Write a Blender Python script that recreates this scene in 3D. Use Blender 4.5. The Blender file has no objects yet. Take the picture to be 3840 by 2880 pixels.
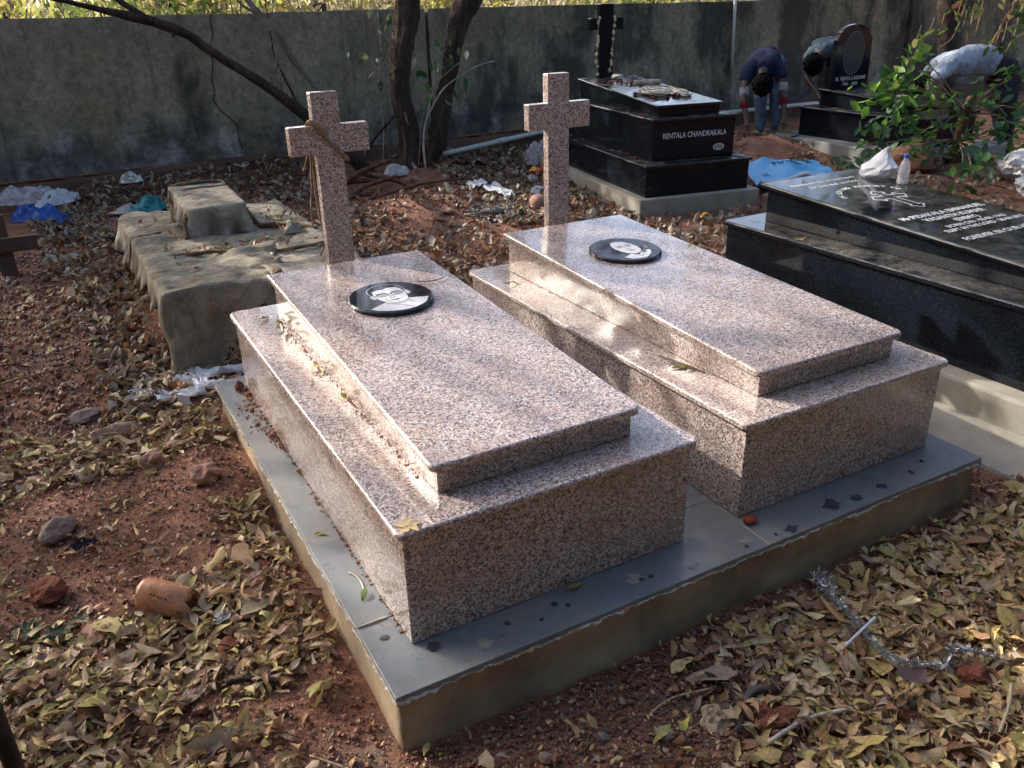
import bpy, bmesh, math, random
import numpy as np
from mathutils import Vector, Matrix

random.seed(7)
rng = np.random.default_rng(11)
scene = bpy.context.scene
COL = scene.collection
R = math.radians

# ------------------------------------------------------------------ camera
CAM = np.array([-0.4494, -1.4531, 1.4934])
FW = np.array([0.43222509, 0.80010448, -0.41594986])
UP = np.array([0.22174881, 0.35279392, 0.90904561])
RT = np.cross(FW, UP)
cd = bpy.data.cameras.new('camera')
cd.sensor_width = 36.0
cd.lens = 29.376
cd.clip_start = 0.05
cd.clip_end = 600
cam = bpy.data.objects.new('camera', cd)
m = Matrix.Identity(4)
for i in range(3):
    m[i][0], m[i][1], m[i][2], m[i][3] = RT[i], UP[i], -FW[i], CAM[i]
cam.matrix_world = m
COL.objects.link(cam)
scene.camera = cam

# ------------------------------------------------------------------ world and sun
SUN_EL = R(28.0)
SUN_AZ = math.atan2(-0.55, 0.835)          # clockwise from +Y
SUN = np.array([math.sin(SUN_AZ) * math.cos(SUN_EL), math.cos(SUN_AZ) * math.cos(SUN_EL), math.sin(SUN_EL)])
world = bpy.data.worlds.new('World')
scene.world = world
world.use_nodes = True
wn = world.node_tree
wn.nodes.clear()
wo = wn.nodes.new('ShaderNodeOutputWorld')
wb = wn.nodes.new('ShaderNodeBackground')
ws = wn.nodes.new('ShaderNodeTexSky')
ws.sky_type = 'NISHITA'
ws.sun_disc = False
ws.sun_elevation = SUN_EL
ws.sun_rotation = SUN_AZ % (2 * math.pi)
ws.air_density = 0.7
ws.dust_density = 4.5
ws.ozone_density = 0.5
wb.inputs['Strength'].default_value = 0.15
wn.links.new(ws.outputs[0], wb.inputs[0])
wn.links.new(wb.outputs[0], wo.inputs[0])
sl = bpy.data.lights.new('sun', 'SUN')
sl.energy = 2.0
sl.angle = R(0.53)
sl.color = (1.0, 0.93, 0.83)
so = bpy.data.objects.new('sun', sl)
so.rotation_euler = Vector(-SUN).to_track_quat('-Z', 'Y').to_euler()
so.location = (-5, 9, 8)
COL.objects.link(so)
vs = scene.view_settings
vs.view_transform = 'Standard'
vs.look = 'None'
vs.gamma = 1.0
vs.use_curve_mapping = False
vs.exposure = 2.08
scene.cycles.max_bounces = 8
scene.cycles.transparent_max_bounces = 12
scene.cycles.use_denoising = True
scene.cycles.caustics_reflective = False
scene.cycles.caustics_refractive = False

# ------------------------------------------------------------------ noise
def _h(ix, iy, iz, seed):
    n = (ix.astype(np.int64) * 374761393 + iy.astype(np.int64) * 668265263 + iz.astype(np.int64) * 2147483647 + seed * 1274126177) & 0x7fffffff
    n = ((n ^ (n >> 13)) * 1274126177) & 0x7fffffff
    return ((n ^ (n >> 16)) & 0xffff) / 65535.0

def vnoise(x, y, z=None, seed=0):
    x = np.asarray(x, float); y = np.asarray(y, float)
    z = np.zeros_like(x) if z is None else np.asarray(z, float)
    x, y, z = np.broadcast_arrays(x, y, z)
    ix, iy, iz = np.floor(x), np.floor(y), np.floor(z)
    fx, fy, fz = x - ix, y - iy, z - iz
    fx, fy, fz = [f * f * (3 - 2 * f) for f in (fx, fy, fz)]
    r = 0
    for a in (0, 1):
        for b in (0, 1):
            for c in (0, 1):
                w = (fx if a else 1 - fx) * (fy if b else 1 - fy) * (fz if c else 1 - fz)
                r = r + w * _h(ix + a, iy + b, iz + c, seed)
    return r * 2 - 1

def fbm(x, y, z=None, seed=0, oct=4):
    s, a = 0, 1.0
    for o in range(oct):
        k = 2.0 ** o
        s = s + a * vnoise(np.asarray(x) * k, np.asarray(y) * k, None if z is None else np.asarray(z) * k, seed + o)
        a *= 0.5
    return s

def sstep(a, b, x):
    t = np.clip((x - a) / (b - a), 0, 1)
    return t * t * (3 - 2 * t)

# ------------------------------------------------------------------ materials
def newmat(name):
    mt = bpy.data.materials.new(name)
    mt.use_nodes = True
    nt = mt.node_tree
    return mt, nt, nt.nodes['Principled BSDF']

class G:
    """small helper around a node tree"""
    def __init__(self, nt):
        self.nt = nt
    def n(self, t, **kw):
        nd = self.nt.nodes.new(t)
        for k, v in kw.items():
            if k.startswith('_'):
                nd.inputs[k[1:].replace('_', ' ')].default_value = v
            else:
                setattr(nd, k, v)
        return nd
    def l(self, a, b):
        self.nt.links.new(a, b)
    def coord(self, kind='Object'):
        return self.n('ShaderNodeTexCoord').outputs[kind]
    def noise(self, vec, scale, detail=4, rough=0.6, dist=0.0):
        nd = self.n('ShaderNodeTexNoise')
        nd.inputs['Scale'].default_value = scale
        nd.inputs['Detail'].default_value = detail
        nd.inputs['Roughness'].default_value = rough
        nd.inputs['Distortion'].default_value = dist
        self.l(vec, nd.inputs['Vector'])
        return nd.outputs['Fac']
    def ramp(self, fac, stops, interp='LINEAR'):
        nd = self.n('ShaderNodeValToRGB')
        cr = nd.color_ramp
        cr.interpolation = interp
        while len(cr.elements) < len(stops):
            cr.elements.new(0.5)
        for e, (p, c) in zip(cr.elements, stops):
            e.position = p
            e.color = (c[0], c[1], c[2], 1) if not np.isscalar(c) else (c, c, c, 1)
        self.l(fac, nd.inputs[0])
        return nd.outputs[0]
    def mix(self, fac, a, b, mode='MIX'):
        nd = self.n('ShaderNodeMix', data_type='RGBA', blend_type=mode)
        for s, v in ((0, fac), (6, a), (7, b)):
            if hasattr(v, 'is_output'):
                self.l(v, nd.inputs[s])
            elif s == 0:
                nd.inputs[0].default_value = v
            else:
                nd.inputs[s].default_value = (v[0], v[1], v[2], 1)
        return nd.outputs[2]
    def math(self, op, a, b=0.0):
        nd = self.n('ShaderNodeMath', operation=op)
        for i, v in enumerate((a, b)):
            if hasattr(v, 'is_output'):
                self.l(v, nd.inputs[i])
            else:
                nd.inputs[i].default_value = v
        return nd.outputs[0]
    def bump(self, h, strength=0.3, dist=0.01, bsdf=None):
        nd = self.n('ShaderNodeBump')
        nd.inputs['Strength'].default_value = strength
        nd.inputs['Distance'].default_value = dist
        self.l(h, nd.inputs['Height'])
        if bsdf:
            self.l(nd.outputs[0], bsdf.inputs['Normal'])
        return nd.outputs[0]
    def scalev(self, vec, s):
        nd = self.n('ShaderNodeMapping')
        nd.inputs['Scale'].default_value = s
        self.l(vec, nd.inputs['Vector'])
        return nd.outputs[0]
    def normz(self):
        ge = self.n('ShaderNodeNewGeometry')
        sx = self.n('ShaderNodeSeparateXYZ')
        self.l(ge.outputs['Normal'], sx.inputs[0])
        return sx.outputs['Z']

def granite(name, tint=1.0, warm=0.0):
    mt, nt, b = newmat(name)
    g = G(nt)
    v = g.coord()
    wob = g.n('ShaderNodeTexNoise'); wob.inputs['Scale'].default_value = 130; wob.inputs['Detail'].default_value = 2
    g.l(v, wob.inputs['Vector'])
    add = g.n('ShaderNodeVectorMath', operation='MULTIPLY_ADD')
    g.l(wob.outputs['Color'], add.inputs[0]); add.inputs[1].default_value = (0.007, 0.007, 0.007); g.l(v, add.inputs[2])
    vo = g.n('ShaderNodeTexVoronoi'); vo.inputs['Scale'].default_value = 212
    g.l(add.outputs[0], vo.inputs['Vector'])
    sep = g.n('ShaderNodeSeparateColor'); g.l(vo.outputs['Color'], sep.inputs[0])
    pk = (0.48 * tint, 0.34 * tint, 0.305 * tint)
    base = g.ramp(sep.outputs[0], [(0, (.022, .022, .026)), (.20, (.085, .08, .085)), (.31, (.33 * tint, .30 * tint, .29 * tint)), (.44, pk),
                                   (.70, (.58 * tint, .47 * tint, .42 * tint)), (.84, (.74 * tint, .70 * tint, .66 * tint))], 'CONSTANT')
    vo2 = g.n('ShaderNodeTexVoronoi'); vo2.inputs['Scale'].default_value = 380
    g.l(add.outputs[0], vo2.inputs['Vector'])
    sep2 = g.n('ShaderNodeSeparateColor'); g.l(vo2.outputs['Color'], sep2.inputs[0])
    sp = g.ramp(sep2.outputs[1], [(0, (.03, .03, .034)), (.16, (.36, .28, .255)), (.6, (.50, .42, .385))], 'CONSTANT')
    c = g.mix(0.24, base, sp)
    big = g.noise(v, 3.0, 3)
    c = g.mix(g.ramp(big, [(.35, 0), (.7, .25)]), c, (.95, .78, .70), 'MULTIPLY')
    # thin film of red dust, thickest low down and in patches
    du = g.ramp(g.noise(v, 6.0, 5, .7), [(.5, 0), (.74, .5)])
    c = g.mix(du, c, (.32, .215, .16))
    g.l(c, b.inputs['Base Color'])
    g.l(g.ramp(g.noise(v, 14, 4), [(.3, .13), (.75, .34)]), b.inputs['Roughness'])
    b.inputs['Specular IOR Level'].default_value = 0.5
    b.inputs['Coat Weight'].default_value = 0.7
    b.inputs['Coat Roughness'].default_value = 0.08
    return mt

def black_granite(name, dust=0.6, spec=.34):
    mt, nt, b = newmat(name)
    g = G(nt)
    v = g.coord()
    vo = g.n('ShaderNodeTexVoronoi'); vo.inputs['Scale'].default_value = 260
    g.l(v, vo.inputs['Vector'])
    sep = g.n('ShaderNodeSeparateColor'); g.l(vo.outputs['Color'], sep.inputs[0])
    base = g.ramp(sep.outputs[0], [(0, (.006, .008, .012)), (.8, (.011, .014, .020)), (.992, (.035, .035, .035))], 'CONSTANT')
    up = g.ramp(g.normz(), [(.6, 0), (.95, 1)])
    d = g.ramp(g.noise(v, 7, 6, .72), [(.42, 0), (.72, dust)])
    d2 = g.ramp(g.noise(v, 40, 4, .7), [(.35, .25), (.7, 1)])
    dm = g.math('MULTIPLY', g.math('MULTIPLY', d, d2), g.math('ADD', g.math('MULTIPLY', up, .92), .035))
    g.l(g.mix(dm, base, (.24, .215, .18)), b.inputs['Base Color'])
    g.l(g.math('ADD', g.math('MULTIPLY', dm, .6), .06), b.inputs['Roughness'])
    b.inputs['Specular IOR Level'].default_value = spec
    return mt

def noisy(name, stops, scale=6, rough=0.8, bump=0.3, bscale=40, bdist=0.004, detail=6, spec=0.3, extra=None, sv=None):
    mt, nt, b = newmat(name)
    g = G(nt)
    v = g.coord()
    if sv:
        v = g.scalev(v, sv)
    c = g.ramp(g.noise(v, scale, detail, .65), stops)
    if extra:
        c = extra(g, v, c)
    g.l(c, b.inputs['Base Color'])
    b.inputs['Roughness'].default_value = rough
    b.inputs['Specular IOR Level'].default_value = spec
    if bump:
        g.bump(g.noise(v, bscale, 5, .65), bump, bdist, b)
    return mt

def plain(name, c, rough=0.5, spec=0.4, var=0.12, trans=0.0, sss=0.0, scale=18):
    mt, nt, b = newmat(name)
    g = G(nt)
    v = g.coord()
    col = g.ramp(g.noise(v, scale, 4), [(.3, tuple(x * (1 - var) for x in c)), (.7, tuple(min(1, x * (1 + var)) for x in c))])
    g.l(col, b.inputs['Base Color'])
    b.inputs['Roughness'].default_value = rough
    b.inputs['Specular IOR Level'].default_value = spec
    if trans:
        out = nt.nodes['Material Output']
        tr = g.n('ShaderNodeBsdfTranslucent')
        g.l(col, tr.inputs[0])
        mx = g.n('ShaderNodeMixShader'); mx.inputs[0].default_value = trans
        g.l(b.outputs[0], mx.inputs[1]); g.l(tr.outputs[0], mx.inputs[2])
        g.l(mx.outputs[0], out.inputs[0])
    return mt

def leafmat(name, mode, trans=0.35, fixed=None):
    """mode: 'attr' reads the colour stored on the mesh, 'object' the object's own colour, 'fixed' one green"""
    mt, nt, b = newmat(name)
    g = G(nt)
    v = g.coord()
    if mode == 'attr':
        a = g.n('ShaderNodeAttribute'); a.attribute_name = 'Col'; c = a.outputs['Color']
    elif mode == 'object':
        c = g.n('ShaderNodeObjectInfo').outputs['Color']
    else:
        c = g.ramp(g.noise(v, 2.5, 3), fixed)
    sp = g.ramp(g.noise(v, 130, 3), [(.35, .6), (.6, 1.0)])
    c = g.mix(.8, c, sp, 'MULTIPLY')
    g.l(c, b.inputs['Base Color'])
    b.inputs['Roughness'].default_value = 0.5
    b.inputs['Specular IOR Level'].default_value = 0.35
    out = nt.nodes['Material Output']
    tr = g.n('ShaderNodeBsdfTranslucent'); g.l(c, tr.inputs[0])
    mx = g.n('ShaderNodeMixShader'); mx.inputs[0].default_value = trans
    g.l(b.outputs[0], mx.inputs[1]); g.l(tr.outputs[0], mx.inputs[2])
    g.l(mx.outputs[0], out.inputs[0])
    return mt

def clearplastic(name, c=(.8, .8, .82), alpha=0.45, rough=0.25):
    mt, nt, b = newmat(name)
    g = G(nt)
    b.inputs['Base Color'].default_value = (*c, 1)
    b.inputs['Roughness'].default_value = rough
    out = nt.nodes['Material Output']
    tr = g.n('ShaderNodeBsdfTransparent')
    mx = g.n('ShaderNodeMixShader')
    f = g.ramp(g.noise(g.coord(), 20, 4), [(.3, alpha * .6), (.7, min(1, alpha * 1.4))])
    g.l(f, mx.inputs[0])
    g.l(tr.outputs[0], mx.inputs[1]); g.l(b.outputs[0], mx.inputs[2])
    g.l(mx.outputs[0], out.inputs[0])
    return mt

M = {}
M['granite'] = granite('pink_granite', .86)
M['black'] = black_granite('black_granite', .6, .55)
M['black_clean'] = black_granite('black_granite_clean', .22)
M['black_side'] = black_granite('black_granite_side', .6, .17)
M['black_dirty'] = black_granite('black_granite_dusty', .95)

def soil_extra(g, v, c):
    grey = g.ramp(g.noise(v, 1.7, 4, .6), [(.56, 0), (.68, .75)])
    c = g.mix(grey, c, (.13, .105, .09))
    sp = g.ramp(g.noise(v, 120, 3, .7), [(.36, .55), (.62, 1.15)])
    return g.mix(1.0, c, sp, 'MULTIPLY')
M['soil'] = noisy('red_soil', [(.25, (.14, .066, .043)), (.5, (.245, .118, .077)), (.75, (.36, .20, .135))], 5, .95, 1.0, 60, .018, 8, .15, soil_extra)
M['clod'] = noisy('soil_clod', [(.3, (.14, .055, .032)), (.7, (.27, .13, .08))], 12, .95, .6, 90, .004)
M['pebble'] = leafmat('gravel_grain', 'attr', 0.0)
M['rock'] = noisy('reddish_rock', [(.3, (.20, .10, .07)), (.7, (.34, .20, .15))], 14, .85, .6, 60, .006)
M['rock_grey'] = noisy('grey_rock', [(.3, (.13, .09, .07)), (.7, (.22, .17, .145))], 14, .85, .8, 50, .008)
M['clod_red'] = noisy('rough_red_laterite', [(.3, (.09, .028, .016)), (.7, (.22, .08, .045))], 30, .95, 1.0, 90, .01)

def slab_extra(g, v, c):
    st = g.ramp(g.noise(v, 3.2, 7, .75), [(.44, 0), (.70, .75)])
    c = g.mix(st, c, (.24, .205, .165))
    st3 = g.ramp(g.noise(v, 24, 4, .7), [(.58, 0), (.75, .5)])
    c = g.mix(st3, c, (.30, .24, .19))
    sp = g.ramp(g.noise(v, 60, 2), [(.25, .75), (.4, 1)])
    return g.mix(1, c, sp, 'MULTIPLY')
def slab_mat():
    mt = noisy('blue_grey_stone_tile', [(.3, (.115, .135, .15)), (.7, (.185, .20, .215))], 4, .3, .05, 30, .002, 5, .5, slab_extra)
    nt = mt.node_tree; g = G(nt)
    g.l(g.ramp(g.noise(g.coord(), 9, 4), [(.35, .24), (.7, .55)]), nt.nodes['Principled BSDF'].inputs['Roughness'])
    return mt
M['slab'] = slab_mat()
def render_extra(g, v, c):
    st = g.ramp(g.noise(g.scalev(v, (1, 1, .5)), 3.2, 5, .7), [(.45, 0), (.72, .85)])
    c = g.mix(st, c, (.12, .11, .095))
    st2 = g.ramp(g.noise(g.scalev(v, (1.3, 1.3, 2.0)), 2.2, 4, .6), [(.52, 0), (.72, .6)])
    return g.mix(st2, c, (.27, .14, .075))
M['cement'] = noisy('brown_stained_cement', [(.3, (.27, .205, .135)), (.7, (.42, .335, .235))], 7, .9, .6, 45, .006, 6, .2, render_extra)
M['cement_pale'] = noisy('pale_cement', [(.3, (.20, .185, .15)), (.7, (.33, .31, .26))], 5, .85, .35, 45, .003, 6, .25)
M['cement_grey'] = noisy('grey_cement', [(.3, (.14, .145, .135)), (.7, (.25, .255, .24))], 5, .85, .35, 45, .003, 6, .25)
M['mortar'] = noisy('white_mortar', [(.3, (.34, .32, .28)), (.7, (.58, .55, .49))], 40, .95, .8, 130, .006)

def wall_mat():
    mt, nt, b = newmat('stained_wall_plaster')
    g = G(nt)
    v = g.coord('Object')
    base = g.ramp(g.noise(v, 1.1, 6, .6), [(.3, (.21, .195, .14)), (.52, (.34, .31, .22)), (.72, (.45, .40, .265))])
    sx = g.n('ShaderNodeSeparateXYZ'); g.l(v, sx.inputs[0])
    z = sx.outputs['Z']
    low = g.ramp(g.math('ADD', g.math('MULTIPLY', z, -1.0), g.math('ADD', g.math('MULTIPLY', g.noise(v, 2.3, 5, .65), .9), .30)), [(.0, 0), (.25, 1)])
    c = g.mix(low, base, g.ramp(g.noise(v, 3.2, 6, .68), [(.32, (.075, .072, .064)), (.5, (.20, .19, .165)), (.66, (.46, .445, .40))]))
    stain_shade = g.ramp(g.math('ADD', g.noise(g.scalev(v, (1, 1, .55)), 1.35, 6, .66), g.ramp(g.math('MULTIPLY', sx.outputs['X'], .12), [(.0, 0), (.35, .12)])), [(.55, 0), (.67, .78)])  # dark algae stain, heavier to the right with tree shade painted in
    c = g.mix(stain_shade, c, (.026, .03, .032))
    # run-off streaks from the top of the wall
    dr = g.ramp(g.noise(g.scalev(v, (5.5, 1, .35)), 1.6, 5, .7), [(.52, 0), (.78, .4)])
    c = g.mix(dr, c, (.05, .052, .048))
    dr2 = g.ramp(g.noise(g.scalev(v, (16, 1, .22)), 1.5, 4, .75), [(.56, 0), (.66, .38)])
    c = g.mix(dr2, c, (.055, .055, .048))
    ye = g.ramp(g.noise(v, 1.9, 4, .6), [(.56, 0), (.70, .6)])
    c = g.mix(ye, c, (.30, .26, .12))
    c = g.mix(g.ramp(g.noise(v, 17, 6, .75), [(.3, .6), (.62, 0)]), c, (.03, .03, .03))
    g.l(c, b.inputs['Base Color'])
    b.inputs['Roughness'].default_value = .92
    b.inputs['Specular IOR Level'].default_value = .2
    g.bump(g.noise(v, 34, 6, .7), .45, .008, b)
    return mt
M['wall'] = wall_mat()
M['ledge'] = noisy('mossy_footing', [(.3, (.05, .036, .03)), (.55, (.11, .062, .045)), (.8, (.20, .09, .055))], 2.5, .95, .5, 40, .006)

def burlap_mat(name, a, c2):
    mt, nt, b = newmat(name)
    g = G(nt)
    v = g.coord()
    w1 = g.n('ShaderNodeTexWave', wave_type='BANDS', bands_direction='X'); w1.inputs['Scale'].default_value = 75; w1.inputs['Distortion'].default_value = 1.2; w1.inputs['Detail Scale'].default_value = 9
    w2 = g.n('ShaderNodeTexWave', wave_type='BANDS', bands_direction='Y'); w2.inputs['Scale'].default_value = 75; w2.inputs['Distortion'].default_value = 1.2; w2.inputs['Detail Scale'].default_value = 9
    w3 = g.n('ShaderNodeTexWave', wave_type='BANDS', bands_direction='Z'); w3.inputs['Scale'].default_value = 75; w3.inputs['Distortion'].default_value = 1.2; w3.inputs['Detail Scale'].default_value = 9
    for w in (w1, w2, w3):
        g.l(v, w.inputs['Vector'])
    wv = g.math('MULTIPLY', g.math('ADD', g.math('ADD', w1.outputs['Fac'], w2.outputs['Fac']), w3.outputs['Fac']), .34)
    c = g.ramp(g.noise(v, 4, 6, .7), [(.3, a), (.7, c2)])
    c = g.mix(g.ramp(wv, [(.15, .5), (.6, 0)]), c, tuple(x * .5 for x in a))
    c = g.mix(g.ramp(g.noise(v, 5, 6, .75), [(.48, 0), (.68, .75)]), c, tuple(x * .42 for x in a))
    c = g.mix(g.ramp(g.noise(v, 9, 5, .7), [(.56, 0), (.75, .55)]), c, (.2, .12, .075))
    g.l(c, b.inputs['Base Color'])
    b.inputs['Roughness'].default_value = .95
    b.inputs['Specular IOR Level'].default_value = .1
    wr_ = g.noise(g.scalev(v, (1, 2.2, 1)), 7, 5, .6, 1.2)
    c = g.mix(g.ramp(wr_, [(.34, .45), (.5, 0)]), c, tuple(x * .55 for x in a))
    g.l(c, b.inputs['Base Color'])
    h = g.math('ADD', g.math('ADD', g.math('MULTIPLY', wv, .35), g.math('MULTIPLY', g.noise(v, 26, 5, .75), .9)), g.math('MULTIPLY', wr_, 2.6))
    g.bump(h, 1.0, .02, b)
    return mt
M['burlap'] = burlap_mat('burlap', (.34, .30, .225), (.58, .52, .41))
M['burlap2'] = burlap_mat('burlap_greyer', (.36, .325, .26), (.58, .525, .43))
M['burlap3'] = burlap_mat('burlap_browner', (.20, .135, .08), (.32, .23, .15))
M['brick_core'] = noisy('brown_mud_brick', [(.3, (.10, .058, .036)), (.7, (.19, .11, .07))], 5, .95, .6, 40, .006)
M['rope'] = noisy('coir_rope', [(.3, (.12, .075, .045)), (.7, (.30, .20, .125))], 60, .95, .8, 160, .003)
M['rope_pale'] = noisy('pale_cord', [(.3, (.42, .38, .30)), (.7, (.62, .58, .48))], 40, .9, .3, 120, .002)

def bark_extra(g, v, c):
    f = g.ramp(g.noise(g.scalev(v, (7, 7, 1.1)), 4, 6, .7), [(.38, .75), (.6, 0)])
    return g.mix(f, c, (.024, .017, .014))
M['bark'] = noisy('dark_bark', [(.3, (.045, .033, .028)), (.6, (.095, .070, .057)), (.8, (.17, .13, .105))], 5, .95, 1.0, 30, .035, 7, .15, bark_extra)
M['bark_red'] = noisy('reddish_bark', [(.3, (.10, .045, .028)), (.7, (.24, .13, .085))], 8, .95, .9, 40, .012, 6, .15, bark_extra)
M['bark_grey'] = noisy('grey_bark', [(.3, (.07, .06, .055)), (.7, (.20, .175, .155))], 5, .95, .7, 40, .008, 6, .15)
M['twig'] = plain('twig_brown', (.22, .155, .105), .85, .2, .3)
M['twig_grey'] = plain('twig_grey', (.36, .32, .27), .85, .2, .3)
M['straw'] = plain('dry_straw', (.52, .44, .28), .8, .2, .25, .2)
M['litter'] = leafmat('leaf_litter', 'attr', .22)
M['leaf_obj'] = leafmat('fallen_leaf', 'object', .22)
M['canopy'] = leafmat('canopy_leaf', 'fixed', .14, [(.3, (.045, .060, .022)), (.7, (.085, .102, .040))])
M['shrub'] = leafmat('shrub_leaf', 'attr', .5)
M['skin'] = plain('skin_dark', (.075, .040, .027), .5, .4, .1)
M['hair'] = plain('hair_black', (.005, .0045, .0045), .95, .08, .1)
M['navy'] = plain('navy_cloth', (.020, .024, .058), .9, .15, .12)
M['white_cloth'] = plain('white_cloth', (.28, .28, .30), .9, .15, .08)
M['red_cloth'] = plain('red_cloth', (.14, .010, .014), .9, .15, .12)
M['denim'] = plain('faded_denim', (.10, .135, .20), .9, .15, .35, scale=9)
M['greyblue'] = plain('grey_blue_cloth', (.055, .08, .10), .9, .15, .12)
M['blackcloth'] = plain('dark_trouser', (.022, .020, .026), .9, .15, .2)
def shirt_mat():
    mt, nt, b = newmat('pale_blue_shirt')
    g = G(nt); v = g.coord()
    c = g.ramp(g.noise(v, 5, 5, .6), [(.3, (.20, .245, .31)), (.7, (.34, .39, .46))])
    g.l(c, b.inputs['Base Color'])
    b.inputs['Roughness'].default_value = .9
    w = g.noise(g.scalev(v, (9, 4, 4)), 2.2, 3, .5, .6)
    g.bump(w, .9, .05, b)
    return mt
M['shirt'] = shirt_mat()
M['ink_white'] = plain('engraved_white', (.62, .62, .60), .75, .2, .12)
M['ink_pale'] = plain('engraved_pale_grey', (.48, .48, .50), .6, .3, .15, scale=60)
M['ink_cut'] = plain('engraved_cut_line', (.34, .27, .245), .85, .2, .2)
M['ink_black'] = plain('ink_black', (.012, .012, .014), .5, .3)
M['pvc'] = plain('pvc_pipe', (.48, .50, .46), .45, .4, .15)
M['p_white'] = plain('white_plastic', (.66, .68, .72), .4, .4, .1, .25)
M['p_white2'] = plain('dirty_white_plastic', (.52, .52, .50), .5, .3, .25, .2)
M['p_blue'] = plain('blue_plastic', (.015, .09, .38), .3, .5, .3, .15)
M['p_teal'] = plain('teal_plastic', (.01, .20, .21), .25, .5, .3, .15)
M['p_cyan'] = plain('bright_blue_sheet', (.07, .33, .62), .45, .35, .12, .1)
M['p_green'] = plain('green_print', (.01, .17, .08), .4, .4)
M['p_orange'] = plain('orange_packet', (.62, .13, .03), .4, .4, .3)
M['p_yellow'] = plain('yellow_packet', (.75, .42, .05), .4, .4, .2)
M['p_clear'] = clearplastic('clear_plastic_film', (.62, .60, .62), .42)
M['p_clear2'] = clearplastic('clear_bottle_plastic', (.75, .78, .80), .38, .1)
M['p_muddy'] = clearplastic('muddy_clear_plastic', (.42, .32, .25), .6, .2)
M['p_amber'] = clearplastic('muddy_amber_plastic', (.42, .195, .10), .66, .22)
M['foil'] = plain('silver_tinsel', (.45, .44, .41), .3, .8, .4, scale=90)
nt_ = M['foil'].node_tree.nodes['Principled BSDF']; nt_.inputs['Metallic'].default_value = .8
M['cap_blue'] = plain('blue_cap', (.02, .10, .55), .35, .5)
M['tub'] = plain('dark_green_tub', (.03, .05, .04), .5, .4)
M['petal'] = plain('dried_red_petal', (.10, .012, .014), .8, .2, .3)
M['petal_cream'] = plain('cream_flower', (.52, .47, .30), .8, .2, .2)
M['flower_dry'] = plain('dry_flower', (.50, .38, .22), .8, .2, .2, .2)
M['iron_brown'] = noisy('brown_painted_marker', [(.3, (.055, .035, .028)), (.7, (.12, .075, .055))], 10, .7, .3, 60, .002)
M['splat'] = plain('dark_seed_stain', (.045, .045, .05), .5, .3, .4)
M['splat_pale'] = plain('pale_dried_splash', (.27, .25, .20), .6, .3, .4, scale=60)
M['papery'] = plain('papery_white_leaf', (.46, .36, .25), .8, .2, .2, .2)

# ------------------------------------------------------------------ object helpers
def tag(o, label=None, cat=None, group=None, kind=None):
    if label: o['label'] = label
    if cat: o['category'] = cat
    if group: o['group'] = group
    if kind: o['kind'] = kind
    return o

def thing(name, loc, label, cat, group=None):
    o = bpy.data.objects.new(name, None)
    o.location = loc
    o.empty_display_size = .1
    COL.objects.link(o)
    return tag(o, label, cat, group)

def fastmesh(name, V, F, cols=None):
    """V (n,3); F list/array of faces (uniform size array is quickest)"""
    V = np.asarray(V, np.float32)
    me = bpy.data.meshes.new(name)
    if isinstance(F, np.ndarray):
        nf, k = F.shape
        me.vertices.add(len(V)); me.vertices.foreach_set('co', V.ravel())
        me.loops.add(nf * k); me.loops.foreach_set('vertex_index', F.astype(np.int32).ravel())
        me.polygons.add(nf)
        me.polygons.foreach_set('loop_start', np.arange(0, nf * k, k, dtype=np.int32))
        me.polygons.foreach_set('loop_total', np.full(nf, k, np.int32))
        me.update(calc_edges=True)
    else:
        me.from_pydata([tuple(map(float, v)) for v in V], [], [tuple(f) for f in F])
        me.update()
    if cols is not None:
        at = me.color_attributes.new('Col', 'FLOAT_COLOR', 'POINT')
        c = np.ones((len(V), 4), np.float32); c[:, :3] = cols
        at.data.foreach_set('color', c.ravel())
    return me

def obj(name, V, F, mat, parent=None, smooth=False, cols=None, loc=None, fm=None):
    """link one mesh object; V in world coordinates. mat may be a list with fm the material index of each face"""
    V = np.asarray(V, float)
    if parent is not None:
        o0 = np.array(ORG[parent.name])
    else:
        o0 = np.array(loc if loc is not None else (V.mean(0) * (1, 1, 0) + (0, 0, V[:, 2].min())))
    me = fastmesh(name, V - o0, F, cols)
    for mm in (mat if isinstance(mat, (list, tuple)) else [mat]):
        me.materials.append(mm)
    if fm is not None:
        me.polygons.foreach_set('material_index', np.asarray(fm, np.int32))
    if smooth:
        me.polygons.foreach_set('use_smooth', np.ones(len(me.polygons), bool))
    o = bpy.data.objects.new(name, me)
    COL.objects.link(o)
    if parent is not None:
        o.parent = parent
        ORG[o.name] = tuple(o0)
    else:
        o.location = o0
        ORG[o.name] = tuple(o0)
    return o
ORG = {}
def T(name, loc, label, cat, group=None):
    o = thing(name, loc, label, cat, group)
    ORG[o.name] = tuple(loc)
    return o

def merge(parts):
    V, F, n = [], [], 0
    for v, f in parts:
        v = np.asarray(v, float)
        V.append(v)
        F += [tuple(int(i) + n for i in ff) for ff in f]
        n += len(v)
    return np.vstack(V), F

def box(x0, x1, y0, y1, z0, z1):
    V = [(x0, y0, z0), (x1, y0, z0), (x1, y1, z0), (x0, y1, z0), (x0, y0, z1), (x1, y0, z1), (x1, y1, z1), (x0, y1, z1)]
    F = [(3, 2, 1, 0), (4, 5, 6, 7), (0, 1, 5, 4), (1, 2, 6, 5), (2, 3, 7, 6), (3, 0, 4, 7)]
    return np.array(V, float), F

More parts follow.
